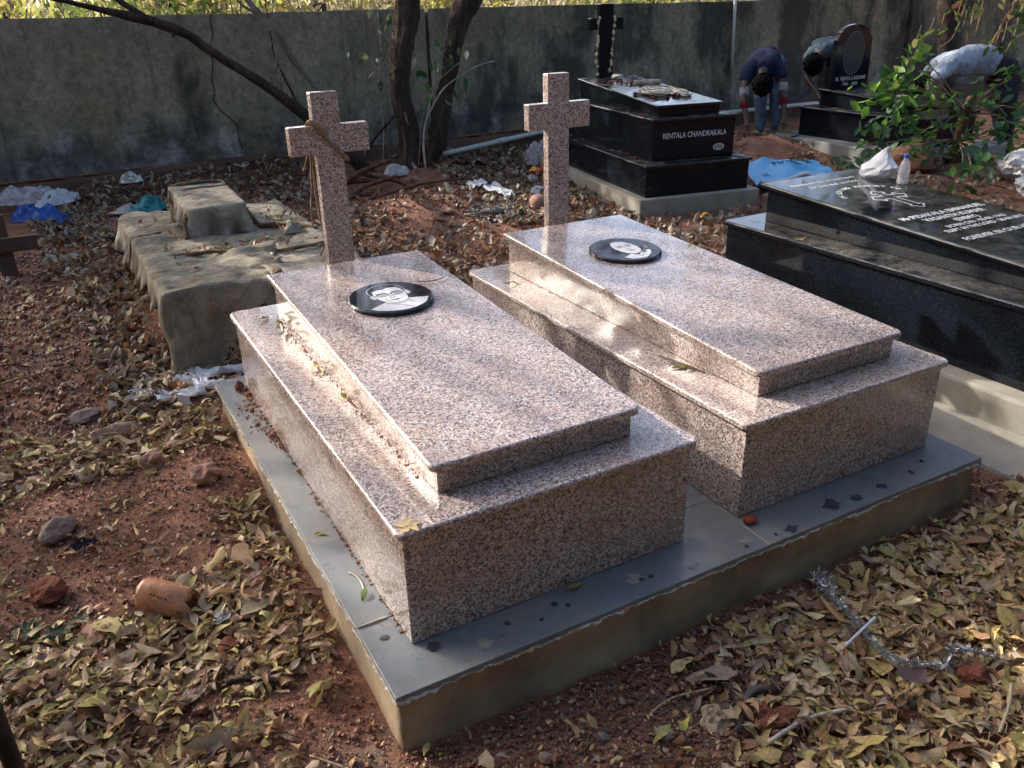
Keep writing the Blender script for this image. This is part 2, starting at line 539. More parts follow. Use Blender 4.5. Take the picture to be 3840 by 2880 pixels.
def bevel(V, F, w, seg=2):
    bm = bmesh.new()
    vs_ = [bm.verts.new(v) for v in V]
    for f in F:
        bm.faces.new([vs_[i] for i in f])
    bmesh.ops.bevel(bm, geom=bm.edges[:], offset=w, segments=seg, profile=.5, affect='EDGES')
    bm.normal_update()
    V2 = np.array([v.co[:] for v in bm.verts])
    bm.verts.index_update()
    F2 = [tuple(v.index for v in f.verts) for f in bm.faces]
    bm.free()
    return V2, F2

def rot_xy(V, ang, about=(0, 0)):
    V = np.array(V, float)
    c, s = math.cos(ang), math.sin(ang)
    x, y = V[:, 0] - about[0], V[:, 1] - about[1]
    V[:, 0] = about[0] + c * x - s * y
    V[:, 1] = about[1] + s * x + c * y
    return V

def rrect(x0, x1, y0, y1, rad, n=5):
    """rounded rectangle, ccw from the near-left corner; rad = 4 corner radii nl, nr, fr, fl"""
    out = []
    for (cx, cy, a0), r in zip(((x0, y0, 180), (x1, y0, 270), (x1, y1, 0), (x0, y1, 90)), rad):
        r = max(r, .0015)
        ox = cx + (r if cx == x0 else -r)
        oy = cy + (r if cy == y0 else -r)
        for k in range(n + 1):
            a = R(a0 + 90 * k / n)
            out.append((ox + r * math.cos(a), oy + r * math.sin(a)))
    return out

def lid(x0, x1, y0, y1, z0, t, rad, bull=.009, slope=0.0, yref=None):
    """stone cover slab with rounded corners and a rounded edge; z0 underside at y=yref, tilted by slope along y"""
    yref = y0 if yref is None else yref
    prof = [(.0015, 0.0), (0, .002)]
    for k in range(5):
        a = R(90 * k / 4)
        prof.append((bull * (1 - math.cos(a)), t - bull + bull * math.sin(a)))
    V, F = [], []
    for d, z in prof:
        for (x, y) in rrect(x0 + d, x1 - d, y0 + d, y1 - d, [max(r - d, .002) for r in rad]):
            V.append((x, y, z0 + z + (y - yref) * slope))
    n = len(V) // len(prof)
    for i in range(len(prof) - 1):
        for k in range(n):
            F.append((i * n + k, i * n + (k + 1) % n, (i + 1) * n + (k + 1) % n, (i + 1) * n + k))
    F.append(tuple(range(n - 1, -1, -1)))
    F.append(tuple(range((len(prof) - 1) * n, len(prof) * n)))
    return np.array(V), F

def wedge(x0, x1, y0, y1, zb, zn, zf):
    V, F = box(x0, x1, y0, y1, zb, zn)
    V[6, 2] = V[7, 2] = zf
    return V, F

def tube(pts, rad, seg=8, sub=4, rough=0.0, seed=0, cap=True, furrow=0.0):
    """tube along a smooth curve through pts; rad per point"""
    P = np.array(pts, float)
    rad = np.array(rad if not np.isscalar(rad) else [rad] * len(P), float)
    if sub > 1 and len(P) > 2:
        Q, RR = [], []
        for i in range(len(P) - 1):
            p0, p1, p2, p3 = P[max(i - 1, 0)], P[i], P[i + 1], P[min(i + 2, len(P) - 1)]
            for k in range(sub):
                t = k / sub
                Q.append(.5 * ((2 * p1) + (-p0 + p2) * t + (2 * p0 - 5 * p1 + 4 * p2 - p3) * t * t + (-p0 + 3 * p1 - 3 * p2 + p3) * t ** 3))
                RR.append(rad[i] * (1 - t) + rad[i + 1] * t)
        Q.append(P[-1]); RR.append(rad[-1])
        P, rad = np.array(Q), np.array(RR)
    tn = np.gradient(P, axis=0)
    tn /= np.linalg.norm(tn, axis=1)[:, None] + 1e-9
    ref = np.array([0, 0, 1.0]) if abs(tn[0][2]) < .8 else np.array([1.0, 0, 0])
    V = []
    u = np.cross(tn[0], ref); u /= np.linalg.norm(u)
    ang = np.arange(seg) * 2 * np.pi / seg
    for i in range(len(P)):
        u = u - tn[i] * (u @ tn[i]); u /= np.linalg.norm(u)
        w = np.cross(tn[i], u)
        r = rad[i]
        rr = np.full(seg, r)
        if rough:
            ca, sa = np.cos(ang) * 1.6, np.sin(ang) * 1.6
            rr = r * (1 + rough * fbm(ca + 7, sa + i * .35, np.full(seg, i * .22), seed, 3))
        if furrow:
            rr = rr * (1 + furrow * vnoise(np.cos(ang) * 3.2 + 9, np.sin(ang) * 3.2 + 4, np.full(seg, i * .05), seed + 5))
        V.append(P[i] + np.outer(np.cos(ang) * rr, u) + np.outer(np.sin(ang) * rr, w))
    n = len(P)
    V = np.vstack(V)
    F = []
    for i in range(n - 1):
        for k in range(seg):
            F.append((i * seg + k, i * seg + (k + 1) % seg, (i + 1) * seg + (k + 1) % seg, (i + 1) * seg + k))
    if cap:
        F.append(tuple(range(seg - 1, -1, -1)))
        F.append(tuple(range((n - 1) * seg, n * seg)))
    return V, F

def lathe(prof, c, seg=20, axis=(0, 0, 1), squash=1.0):
    """profile (r, h) round axis at c"""
    ax = np.array(axis, float); ax /= np.linalg.norm(ax)
    ref = np.array([1.0, 0, 0]) if abs(ax[0]) < .9 else np.array([0, 1.0, 0])
    u = np.cross(ax, ref); u /= np.linalg.norm(u); w = np.cross(ax, u)
    V, F = [], []
    for r, h in prof:
        for k in range(seg):
            a = 2 * np.pi * k / seg
            V.append(np.array(c) + ax * h + r * (math.cos(a) * u + math.sin(a) * w * squash))
    for i in range(len(prof) - 1):
        for k in range(seg):
            F.append((i * seg + k, i * seg + (k + 1) % seg, (i + 1) * seg + (k + 1) % seg, (i + 1) * seg + k))
    return np.array(V), F

def blob(c, s, seed=0, sub=2, amp=.25, fr=1.6, rotz=0.0):
    bm = bmesh.new()
    bmesh.ops.create_icosphere(bm, subdivisions=sub, radius=1)
    V = np.array([v.co[:] for v in bm.verts])
    bm.verts.index_update()
    F = [tuple(v.index for v in f.verts) for f in bm.faces]
    bm.free()
    nn = fbm(V[:, 0] * fr + 3, V[:, 1] * fr + 5, V[:, 2] * fr + 1, seed, 3)
    V = V * (1 + amp * nn)[:, None] * np.array(s)
    V = rot_xy(V, rotz)
    return V + np.array(c), F

def crumple(c, sx, sy, h, seed=0, n=16, rotz=0.0, amp=.6, pointy=1.0, ground=True):
    """a crumpled bag: a low dome sheet with sharp creases and an uneven outline"""
    V, F = [], []
    for i in range(n + 1):
        r = i / n
        for k in range(2 * n):
            a = np.pi * k / n
            V.append((r * math.cos(a), r * math.sin(a), r))
    V = np.array(V)
    x, y, r = V[:, 0], V[:, 1], V[:, 2]
    e = 1 + .35 * vnoise(x * 1.6 + 11, y * 1.6, None, seed)
    cr = 1 - np.abs(fbm(x * 2.2 + 1, y * 2.2 + 2, None, seed + 3, 3))
    z = h * ((1 - r ** 2) ** pointy * .75 + amp * (cr - .7) * (1 - r ** 4))
    Z = np.maximum(z, .004) if ground else z
    W = np.stack([x * e * sx, y * e * sy, Z], 1)
    for i in range(n):
        for k in range(2 * n):
            a, b2 = i * 2 * n + k, i * 2 * n + (k + 1) % (2 * n)
            F.append((a, b2, b2 + 2 * n, a + 2 * n))
    return rot_xy(W, rotz) + np.array(c), F

def sheet(fn, nu, nv):
    V = np.array([fn(i / nu, j / nv) for j in range(nv + 1) for i in range(nu + 1)], float)
    F = np.array([(j * (nu + 1) + i, j * (nu + 1) + i + 1, (j + 1) * (nu + 1) + i + 1, (j + 1) * (nu + 1) + i) for j in range(nv) for i in range(nu)])
    return V, F

def text_mesh(s, size, bold=0.0, xs=1.0, align='CENTER'):
    cu = bpy.data.curves.new('inscription', 'FONT')
    cu.body = s
    cu.size = size
    cu.align_x = align
    cu.align_y = 'CENTER'
    cu.offset = bold
    cu.extrude = 0.0
    cu.resolution_u = 3
    o = bpy.data.objects.new('inscription', cu)
    COL.objects.link(o)
    bpy.context.view_layer.update()
    dg = bpy.context.evaluated_depsgraph_get()
    me = bpy.data.meshes.new_from_object(o.evaluated_get(dg))
    V = np.array([v.co[:] for v in me.vertices]).reshape(-1, 3)
    F = [tuple(p.vertices) for p in me.polygons]
    bpy.data.objects.remove(o)
    bpy.data.meshes.remove(me)
    V[:, 0] *= xs
    return V, F

def place(V, o, ex, ey, lift=.0012):
    ex = np.array(ex, float); ey = np.array(ey, float)
    ex /= np.linalg.norm(ex); ey /= np.linalg.norm(ey)
    nz = np.cross(ex, ey)
    return np.array(o) + V[:, :1] * ex + V[:, 1:2] * ey + nz * lift

def skin(joints, edges, sub=2):
    """grow one continuous surface round a joint graph; joints name -> ((x,y,z), radius)"""
    names = list(joints)
    me = bpy.data.meshes.new('skin_tmp')
    me.from_pydata([tuple(joints[n][0]) for n in names], [(names.index(a), names.index(b)) for a, b in edges], [])
    o = bpy.data.objects.new('skin_tmp', me)
    COL.objects.link(o)
    o.modifiers.new('s', 'SKIN')
    for i, n in enumerate(names):
        r = joints[n][1]
        me.skin_vertices[0].data[i].radius = (r, r) if np.isscalar(r) else r
        me.skin_vertices[0].data[i].use_root = (i == 0)
    ss = o.modifiers.new('u', 'SUBSURF'); ss.levels = sub + 1; ss.render_levels = sub + 1
    bpy.context.view_layer.update()
    dg = bpy.context.evaluated_depsgraph_get()
    ev = bpy.data.meshes.new_from_object(o.evaluated_get(dg))
    V = np.array([v.co[:] for v in ev.vertices]).reshape(-1, 3)
    F = [tuple(p.vertices) for p in ev.polygons]
    bpy.data.objects.remove(o); bpy.data.meshes.remove(me); bpy.data.meshes.remove(ev)
    return V, F

# ------------------------------------------------------------------ ground
MOUNDS = [(2.3, 5.15, .55, .45, .16), (2.85, 6.35, .42, .40, .16), (6.6, 5.35, .65, .45, .24), (7.0, 4.75, .40, .8, -.13), (6.2, 5.9, .5, .4, .16),
          (-.95, 6.1, .32, .55, .13), (-.16, 1.55, .16, .5, .05), (7.7, 3.85, .35, .3, .10), (1.2, 7.52, 2.4, .30, .17),
          (3.2, 4.35, .5, .4, .05), (1.55, 3.3, .5, .4, .03), (-.55, 3.4, .25, .9, .03)]
def ground_z(x, y):
    x = np.asarray(x, float); y = np.asarray(y, float)
    z = -.182 + .047 * sstep(.3, 4.0, y)
    for cx, cy, sx, sy, h in MOUNDS:
        z = z + h * np.exp(-((x - cx) / sx) ** 2 - ((y - cy) / sy) ** 2)
    near = sstep(14, 6, np.hypot(x, y - 2))
    z = z + near * (.020 * fbm(x * 1.7, y * 1.7, None, 3, 3) + .008 * fbm(x * 11, y * 11, None, 9, 3))
    z = z + .10 * sstep(7.5, 9.5, y) * fbm(x * .5, y * .5, None, 21, 3)
    return z
def axis_pts(a, b, fine, lo, hi, grow=1.18):
    out = list(np.arange(a, b, fine))
    s, v = fine, b
    while v < hi:
        out.append(v); s *= grow; v += s
    out.append(hi)
    s, v = fine, a
    pre = []
    while True:
        s *= grow; v -= s
        if v < lo: break
        pre.append(v)
    return np.array([lo] + pre[::-1] + out)
gx = axis_pts(-2.0, 3.4, .022, -80, 80)
gy = axis_pts(-1.5, 3.2, .022, -60, 120)
GX, GY = np.meshgrid(gx, gy)
GZ = ground_z(GX, GY)
nx, ny = len(gx), len(gy)
idx = np.arange(nx * ny).reshape(ny, nx)
GF = np.stack([idx[:-1, :-1].ravel(), idx[:-1, 1:].ravel(), idx[1:, 1:].ravel(), idx[1:, :-1].ravel()], 1)
ground = obj('ground', np.stack([GX.ravel(), GY.ravel(), GZ.ravel()], 1), GF, M['soil'], smooth=True, loc=(0, 0, 0))
tag(ground, 'bare red laterite soil of the graveyard between the graves', 'ground', kind='structure')
def gz(x, y):
    return float(ground_z(np.array([x]), np.array([y]))[0])

# ------------------------------------------------------------------ boundary wall
wall = T('boundary_wall', (3.0, 7.8, -.2), 'tall dark stained plaster wall running along the back of the graveyard', 'wall')
def wall_panel(x0, x1, z0l, z0r, name='wall_panel'):
    nu, nv = max(2, int((x1 - x0) / .12)), 14
    def fn(u, v):
        x = x0 + (x1 - x0) * u
        zt = z0l + (z0r - z0l) * u + .006 * float(vnoise(x * 3, 0, None, 4))
        z = -.15 + (zt + .15) * v
        return (x, 7.78 + .008 * float(fbm(x * 1.5, z * 1.5, None, 6, 3)), z)
    V, F = sheet(fn, nu, nv)
    n = len(V)
    B = V.copy(); B[:, 1] = 7.98
    Fl = [tuple(f) for f in F] + [tuple(i + n for i in f[::-1]) for f in F]
    w = nu + 1
    for i in range(nu):
        t = nv * w + i
        Fl.append((t, t + 1, t + 1 + n, t + n))
    for j in range(nv):
        a, b = j * w, (j + 1) * w
        Fl.append((a, b, b + n, a + n)[::-1])
        a, b = j * w + nu, (j + 1) * w + nu
        Fl.append((a, b, b + n, a + n))
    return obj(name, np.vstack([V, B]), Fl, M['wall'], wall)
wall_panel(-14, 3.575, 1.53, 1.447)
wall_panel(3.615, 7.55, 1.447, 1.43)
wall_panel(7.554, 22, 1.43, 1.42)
V, F = box(3.57, 3.62, 7.9, 7.96, -.1, 1.40)
obj('joint_filler', V, F, M['ink_black'], wall)
# footing beam with soil lying on it
def ledge_fn(u, v):
    x = -14 + 36 * u
    z1 = .06 + .02 * math.sin(x * 1.3)
    pr = [(7.60, -.2), (7.60, z1 - .02), (7.615, z1), (7.79, z1 + .02)]
    y, z = pr[min(3, int(round(v * 3)))]
    return (x, y + .01 * float(vnoise(x * 2, v * 3, None, 8)), z + .015 * float(fbm(x * 2.3, v * 2, None, 2, 3)))
V, F = sheet(ledge_fn, 260, 3)
obj('footing', V, F, M['ledge'], wall, smooth=False)
V, F = bevel(*box(-1.6, -.72, 7.70, 7.785, -.15, 1.0), .01)
obj('pilaster', V, F, M['wall'], wall)
for px in (8.05, 11.6):
    V, F = bevel(*box(px, px + .28, 7.72, 7.785, -.15, 1.415), .01)
    obj('pilaster', V, F, M['wall'], wall)
# crack wandering down the plaster
cr = [(1.305, 1.47), (1.29, 1.38), (1.30, 1.28), (1.245, 1.16), (1.255, 1.02), (1.21, .86), (1.225, .74), (1.20, .66), (1.24, .57), (1.33, .49), (1.40, .40), (1.385, .28), (1.41, .16)]
V, F = [], []
for i, (x, z) in enumerate(cr):
    w = .0022 + .003 * random.random()
    V += [(x - w, 7.764, z), (x + w, 7.764, z + .004), (x - w, 7.775, z), (x + w, 7.775, z)]
for i in range(len(cr) - 1):
    a, b = 4 * i, 4 * i + 4
    F += [(a + 1, a, b, b + 1), (a, a + 2, b + 2, b), (a + 3, a + 1, b + 1, b + 3)]
obj('crack', V, F, M['ink_black'], wall)
# soil spilled on the footing
sp = []
for i in range(60):
    x = rng.uniform(-1, 6)
    sp.append(blob((x, 7.70, .075), (rng.uniform(.02, .10), .03, rng.uniform(.004, .012)), i, 1, .4))
o_ = obj('soil_on_footing', *merge(sp), M['clod'], wall, smooth=True); o_['kind'] = 'stuff'

# ------------------------------------------------------------------ plinth
HP = .168
PW, PL = 2.2, 2.14
plinth = T('concrete_plinth', (1.1, 1.07, -.17), 'low cement plinth topped with blue-grey stone tiles under the two pink graves', 'plinth')
def plinth_side():
    bm = bmesh.new()
    V, F = box(.012, PW - .012, .012, PL - .012, -.26, -.022)
    vv = [bm.verts.new(v) for v in V]
    for f in F:
        bm.faces.new([vv[i] for i in f])
    bmesh.ops.subdivide_edges(bm, edges=bm.edges[:], cuts=50, use_grid_fill=True)
    Vn = np.array([v.co[:] for v in bm.verts]); bm.verts.index_update()
    Fn = [tuple(v.index for v in f.verts) for f in bm.faces]
    bm.free()
    c = np.array([1.1, 1.07])
    d = .006 * fbm(Vn[:, 0] * 5, Vn[:, 1] * 5, Vn[:, 2] * 9, 31, 3) + .012 * sstep(-.1, -.24, Vn[:, 2])
    for ax, lo, hi in ((0, .012, PW - .012), (1, .012, PL - .012)):
        Vn[:, ax] += np.where(np.abs(Vn[:, ax] - lo) < 1e-4, -d, 0) + np.where(np.abs(Vn[:, ax] - hi) < 1e-4, d, 0)
    return Vn, Fn
V, F = plinth_side()
obj('cement_base', V, F, M['cement'], plinth, smooth=True)
gap = .001
def tile(poly, name='stone_tile'):
    P = np.array(poly)
    n = len(P)
    V = np.vstack([np.c_[P, np.full(n, -.021)], np.c_[P, np.full(n, 0.0)]])
    F = [tuple(range(n - 1, -1, -1)), tuple(range(n, 2 * n))] + [(k, (k + 1) % n, n + (k + 1) % n, n + k) for k in range(n)]
    V, F = bevel(V, F, .0012, 1)
    return obj(name, V, F, M['slab'], plinth)
tile([(0, .283), (.5, .283), (.5, PL), (0, PL)])
tile([(.501, .283), (1.1, .283), (1.1, PL), (.501, PL)])
tile([(1.101, .283), (1.70, .283), (1.70, PL), (1.101, PL)])
tile([(1.701, .283), (PW, .283), (PW, PL), (1.701, PL)])
tile([(0, 0), (1.197, 0), (1.197, .282), (0, .282)])
tile([(1.198, 0), (PW, 0), (PW, .282), (1.198, .282)])
# crumbly mortar squeezed out under the tile edges
mo = []
for k, (ax, ay, bx, by) in enumerate(((0, 0, PW, 0), (0, 0, 0, PL), (PW, 0, PW, PL))):
    L = math.hypot(bx - ax, by - ay)
    nn = int(L / .0035)
    t = np.linspace(0, 1, nn)
    x, y = ax + (bx - ax) * t, ay + (by - ay) * t
    out = .0012 + .005 * np.clip(fbm(t * L * 70, 0 * t, None, 11 + k, 4) * .9 + .2, 0, 1.3)
    top = -.013 - .006 * np.clip(fbm(t * L * 40, 0 * t, None, 14 + k, 3) + .3, 0, 1)
    bot = top - .004 - .011 * np.clip(fbm(t * L * 9, 0 * t, None, 17 + k, 5) * .8 + .5 * fbm(t * L * 60, 0 * t, None, 27 + k, 3) + .3, 0, 1.5)
    d = np.array([(0, -1, 0), (-1, 0, 0), (1, 0, 0)][k])
    rows = []
    for (o_, z_) in ((-.012, top + .002), (.001, top), (1, (top + bot) / 2 + .002), (.7, bot + .002), (-.012, bot)):
        off = out if o_ == 1 else (out * .7 if o_ == .7 else np.full(nn, o_))
        rows.append(np.stack([x + d[0] * off, y + d[1] * off, z_], 1))
    V = np.vstack(rows)
    mo.append((V, [(r * nn + q, r * nn + q + 1, (r + 1) * nn + q + 1, (r + 1) * nn + q) for r in range(4) for q in range(nn - 1)]))
o_ = obj('mortar_edge', *merge(mo), M['mortar'], plinth); o_['kind'] = 'stuff'
# grout between the side tile and the front tile
V, F = tube([(.004, .2815, .001), (.04, .281, .002), (.088, .2815, .001)], .0035, 5, 3, .4, 3)
obj('grout_line', V, F, M['mortar'], plinth)
V, F = tube([(1.1975, .002, .0), (1.1975, .13, .0005)], .002, 5, 2)
obj('grout_line', V, F, M['mortar'], plinth)

# ------------------------------------------------------------------ the two pink granite graves
def face_print(root, c, ex, ey, rad, style):
    """line portrait cut in the plaque: flat pale shapes with dark lines, in plaque coordinates (unit disc)"""
    def poly(pts, lift, mat, name):
        V = np.array([(p[0] * rad, p[1] * rad, 0) for p in pts])
        obj(name, place(V, c, ex, ey, lift), [tuple(range(len(pts)))], mat, root)
    def line(pts, w, lift, mat, name):
        parts = []
        P = np.array(pts, float) * rad
        for a, b in zip(P[:-1], P[1:]):
            d = b - a; d = d / (np.linalg.norm(d) + 1e-9) * w * rad * .5
            nrm = np.array([-d[1], d[0]])
            q = [a - d * .5 + nrm, a - d * .5 - nrm, b + d * .5 - nrm, b + d * .5 + nrm]
            V = np.array([(p[0], p[1], 0) for p in q])
            parts.append((place(V, c, ex, ey, lift), [(0, 1, 2, 3)[::-1]]))
        return parts
    arc = lambda cx, cy, rx, ry, a0, a1, n=14: [(cx + rx * math.cos(R(a0 + (a1 - a0) * k / n)), cy + ry * math.sin(R(a0 + (a1 - a0) * k / n))) for k in range(n + 1)]
    dark, pale = [], []
    if style == 'man':
        poly([(-.70, -.56), (-.30, -.34), (-.12, -.26), (.26, -.26), (.40, -.30), (.78, -.40), (.62, -.66)] + arc(0, 0, .905, .905, -47, -138, 12), .0008, M['ink_pale'], 'portrait_shoulders')
        poly([(-.32, .42), (-.36, .18), (-.34, -.08), (-.25, -.30), (-.10, -.43), (.06, -.47), (.22, -.42), (.33, -.26), (.38, -.02), (.39, .22), (.36, .40), (.28, .50), (.10, .54), (-.04, .46), (-.16, .48)], .0016, M['ink_pale'], 'portrait_face')
        poly(arc(-.40, .06, .075, .15, 60, 300, 10), .0013, M['ink_pale'], 'portrait_ear')
        poly(arc(.44, .10, .07, .14, -120, 120, 10), .0013, M['ink_pale'], 'portrait_ear')
        pale += line([(-.42, .22)] + arc(0.0, .36, .44, .42, 190, -6, 22) + [(.45, .22)], .016, .0012, None, '')
        for sx in (-.17, .19):
            dark += line(arc(sx, .11, .135, .085, 0, 360, 20), .018, .0024, None, '')
            dark += line(arc(sx, .10, .06, .028, 0, 360, 12), .014, .0024, None, '')
            dark += line(arc(sx, .17, .14, .06, 25, 155, 8), .022, .0024, None, '')
        dark += line([(-.03, .12), (.05, .12)], .018, .0024, None, '')
        dark += line([(-.31, .13), (-.38, .16)], .018, .0024, None, '') + line([(.33, .13), (.40, .17)], .018, .0024, None, '')
        dark += line([(.0, .04), (-.05, -.10), (.01, -.13), (.06, -.11), (.03, .02)], .013, .0024, None, '')
        dark += line(arc(.01, -.20, .12, .06, 200, 340, 8), .014, .0024, None, '') + line([(-.11, -.24), (.13, -.235)], .016, .0024, None, '') + line(arc(.01, -.24, .09, .05, 200, 340, 6), .012, .0024, None, '')
        dark += line([(-.17, -.10), (-.19, -.22), (-.15, -.30)], .010, .0024, None, '') + line([(.19, -.10), (.22, -.22)], .010, .0024, None, '')
        dark += line(arc(.05, -.40, .22, .06, 200, 340, 8), .012, .0024, None, '') + line([(-.28, -.38), (.0, -.60), (.22, -.84)], .016, .0024, None, '') + line([(.28, -.34), (.34, -.58)], .02, .0024, None, '')
        dark += line(arc(-.40, .06, .045, .10, 80, 280, 8), .012, .0024, None, '')
    else:
        poly([(-.26, .30), (-.30, .05), (-.26, -.20), (-.16, -.40), (.02, -.50), (.20, -.44), (.34, -.26), (.40, .0), (.36, .30), (.26, .52), (.06, .62), (-.12, .56)], .0016, M['ink_pale'], 'portrait_face')
        poly([(-.46, -.62), (-.12, -.44), (.06, -.58), (.36, -.32), (.56, -.36), (.44, -.60), (.20, -.80)] + arc(0, 0, .86, .86, -85, -112, 4), .0008, M['ink_pale'], 'portrait_shoulders')
        for sx in (-.08, .20):
            dark += line(arc(sx, .14, .075, .035, 0, 360, 12), .02, .0024, None, '')
            dark += line(arc(sx, .20, .10, .05, 25, 155, 8), .024, .0024, None, '')
        dark += line([(.06, .12), (.01, -.06), (.07, -.10), (.13, -.06)], .014, .0024, None, '')
        dark += line(arc(.06, -.18, .12, .05, 200, 340, 8), .02, .0024, None, '') + line([(-.05, -.21), (.17, -.20)], .016, .0024, None, '')
        for q in range(4):
            dark += line(arc(.08, .06 - .03 * q, .36 + .03 * q, .58 - .02 * q, -70, -10 + 6 * q, 12), .012, .0024, None, '')
        dark += line([(-.10, -.50), (.10, -.72)], .02, .0024, None, '')
        for q in range(5):
            pale += line(arc(.62 - .09 * q, -.08 - .11 * q, .035, .045, 0, 360, 8), .014, .0012, None, '')
    obj('portrait_lines', *merge(dark), M['ink_black'], root)
    if pale:
        obj('portrait_outline', *merge(pale), M['ink_pale'], root)

def pink_grave(x0, x1, y0, L, H, u, un, uf, pl, style, label, cross_c, cross_top):
    root = T('granite_grave', ((x0 + x1) / 2, y0 + L / 2, 0.0), label, 'grave', 'pink granite graves on the plinth')
    t = .021
    ov = .02
    V, F = bevel(*box(x0 + ov, x1 - ov, y0 + ov, y0 + L - ov, .001, H - t + .002), .0025, 1)
    obj('lower_block', V, F, M['granite'], root)
    V, F = lid(x0, x1, y0, y0 + L, H - t, t, (.028, .028, .028, .035))
    obj('lower_lid', V, F, M['granite'], root)
    ux0, ux1, uy0, uy1 = u
    sl_ = (uf - un) / (uy1 - uy0)
    ob = .023
    V, F = bevel(*wedge(ux0 + ob, ux1 - ob, uy0 + ob, uy1 - .01, H + .0005, H + un - t + ob * sl_ + .001, H + uf - t + .001), .0025, 1)
    obj('upper_block', V, F, M['granite'], root)
    V, F = lid(ux0, ux1, uy0, uy1, H + un - t, t, (.028, .028, .004, .004), .009, sl_)
    obj('upper_lid', V, F, M['granite'], root)
    # plaque
    (px, py, pr) = pl
    pz = H + un + (py - uy0) * sl_
    ey = np.array([0.0, 1, sl_]); ex = np.array([1.0, 0, 0]); nz = np.cross(ex, ey / np.linalg.norm(ey))
    prof = [(0.001, 0), (pr - .001, 0), (pr, .001), (pr, .0115), (pr - .003, .0145), (pr - .007, .0165), (pr * .5, .0165), (.0005, .0165)]
    V, F = lathe(prof, (px, py, pz + .0005), 56, nz)
    pq = obj('portrait_plaque', V, F, M['black_clean'], root)
    pq['label'] = 'black round plaque with a white line portrait of a ' + ('man in glasses' if style == 'man' else 'woman')
    a = R(10 if style == 'man' else 8)
    e1 = ex * math.cos(a) + (ey / np.linalg.norm(ey)) * math.sin(a) * 0 + np.array([0, math.sin(-a), 0]) * 0
    face_print(pq, np.array([px, py, pz + .0005]) + nz * .0165, ex, ey, pr, style)
    # cross standing behind the upper block
    cx, cy, w, th, az0, az1, ax0, ax1 = cross_c
    zt = cross_top
    z0 = H + .001
    pts = [(cx - w, z0), (cx + w, z0), (cx + w, az0), (ax1, az0), (ax1, az1), (cx + w, az1), (cx + w, zt), (cx - w, zt), (cx - w, az1), (ax0, az1), (ax0, az0), (cx - w, az0)]
    n = len(pts)
    V = np.array([(p[0], cy, p[1]) for p in pts] + [(p[0], cy + th, p[1]) for p in pts])
    F = [tuple(range(n)), tuple(range(2 * n - 1, n - 1, -1))] + [(k, n + k, n + (k + 1) % n, (k + 1) % n) for k in range(n)]
    # split the twelve-sided faces into clean rectangles
    bm = bmesh.new()
    vv = [bm.verts.new(v) for v in V]
    def q(*ids): bm.faces.new([vv[i] for i in ids])
    for off, flip in ((0, False), (n, True)):
        for quad in ((0, 1, 2, 11), (11, 2, 5, 8), (8, 5, 6, 7), (10, 11, 8, 9), (2, 3, 4, 5)):
            ids = [i + off for i in quad]
            q(*(ids[::-1] if flip else ids))
    for k in range(n):
        q(k, n + k, n + (k + 1) % n, (k + 1) % n)
    bmesh.ops.recalc_face_normals(bm, faces=bm.faces[:])
    bmesh.ops.bevel(bm, geom=[e for e in bm.edges if e.calc_face_angle(0) > .5], offset=.004, segments=2, profile=.5, affect='EDGES')
    bm.verts.index_update()
    Vc = np.array([v.co[:] for v in bm.verts]); Fc = [tuple(v.index for v in f.verts) for f in bm.faces]
    bm.free()
    obj('cross', Vc, Fc, M['granite'], root)
    return root, sl_

g1, s1 = pink_grave(.085, 1.011, .129, 1.874, .3496, (.226, .878, .230, 1.822), .0962, .1863, (.556, 1.322, .157), 'man',
                    'pink granite grave at left whose round plaque shows a man in glasses', (.577, 1.94, .056, .048, .952, 1.064, .418, .748), 1.19)
g2, s2 = pink_grave(1.193, 2.126, .135, 1.877, .3395, (1.337, 1.998, .242, 1.899), .0966, .1839, (1.662, 1.397, .157), 'woman',
                    'pink granite grave at right whose round plaque shows a woman', (1.709, 2.01, .058, .048, .944, 1.062, 1.548, 1.883), 1.19)
# faint engraved lettering at the foot of the first grave
zl = lambda y: .3496 + .0962 + (y - .23) * s1
for s_, x_, y_, sz in (('ERECTED BY', .56, .362, .026), ('FAMILY MEMBERS', .575, .325, .026)):
    V, F = text_mesh(s_, sz)
    obj('inscription', place(V, (x_, y_, zl(y_)), (1, 0, 0), (0, 1, s1), .0006), F, M['ink_cut'], g1)

# coir rope round the arms of the first cross
rope = T('coir_rope', (.58, 1.93, .6), 'frayed brown coir rope tied diagonally round the left granite cross', 'rope')
def strand(pts, r, seed, name='rope_strand'):
    V, F = tube(pts, r, 7, 6, .35, seed)
    obj(name, V, F, M['rope'], rope, smooth=True)
for k in range(5):
    o1 = .007 * k
    strand([(.505 + o1 * .4, 2.0, 1.055 - o1), (.508 + o1 * .6, 1.955, 1.082 - o1 * .3), (.515 + o1 * .8, 1.930, 1.072 - o1 * .3), (.575 + o1 * .5, 1.928 - .002 * (k % 2), 1.0 - o1 * .6),
            (.632 + o1 * .2, 1.929, .942 - o1 * .5), (.648 + o1 * .1, 1.95, .93 - o1 * .4), (.642, 1.997, .945 - o1)], .0065, k)
strand([(.52, 1.996, 1.04), (.512, 2.0, .95), (.50, 1.998, .82), (.487, 1.995, .74), (.483, 1.993, .66)], .0035, 11)
strand([(.53, 1.996, 1.0), (.517, 2.0, .9), (.515, 2.0, .78), (.522, 1.998, .66), (.528, 2.0, .58), (.505, 2.02, .52)], .0045, 12)
strand([(.50, 1.99, .952), (.492, 1.993, .93), (.478, 1.99, .90)], .003, 13)
strand([(.485, 1.99, .90), (.475, 1.985, .893), (.472, 1.99, .885)], .006, 14, 'knot')

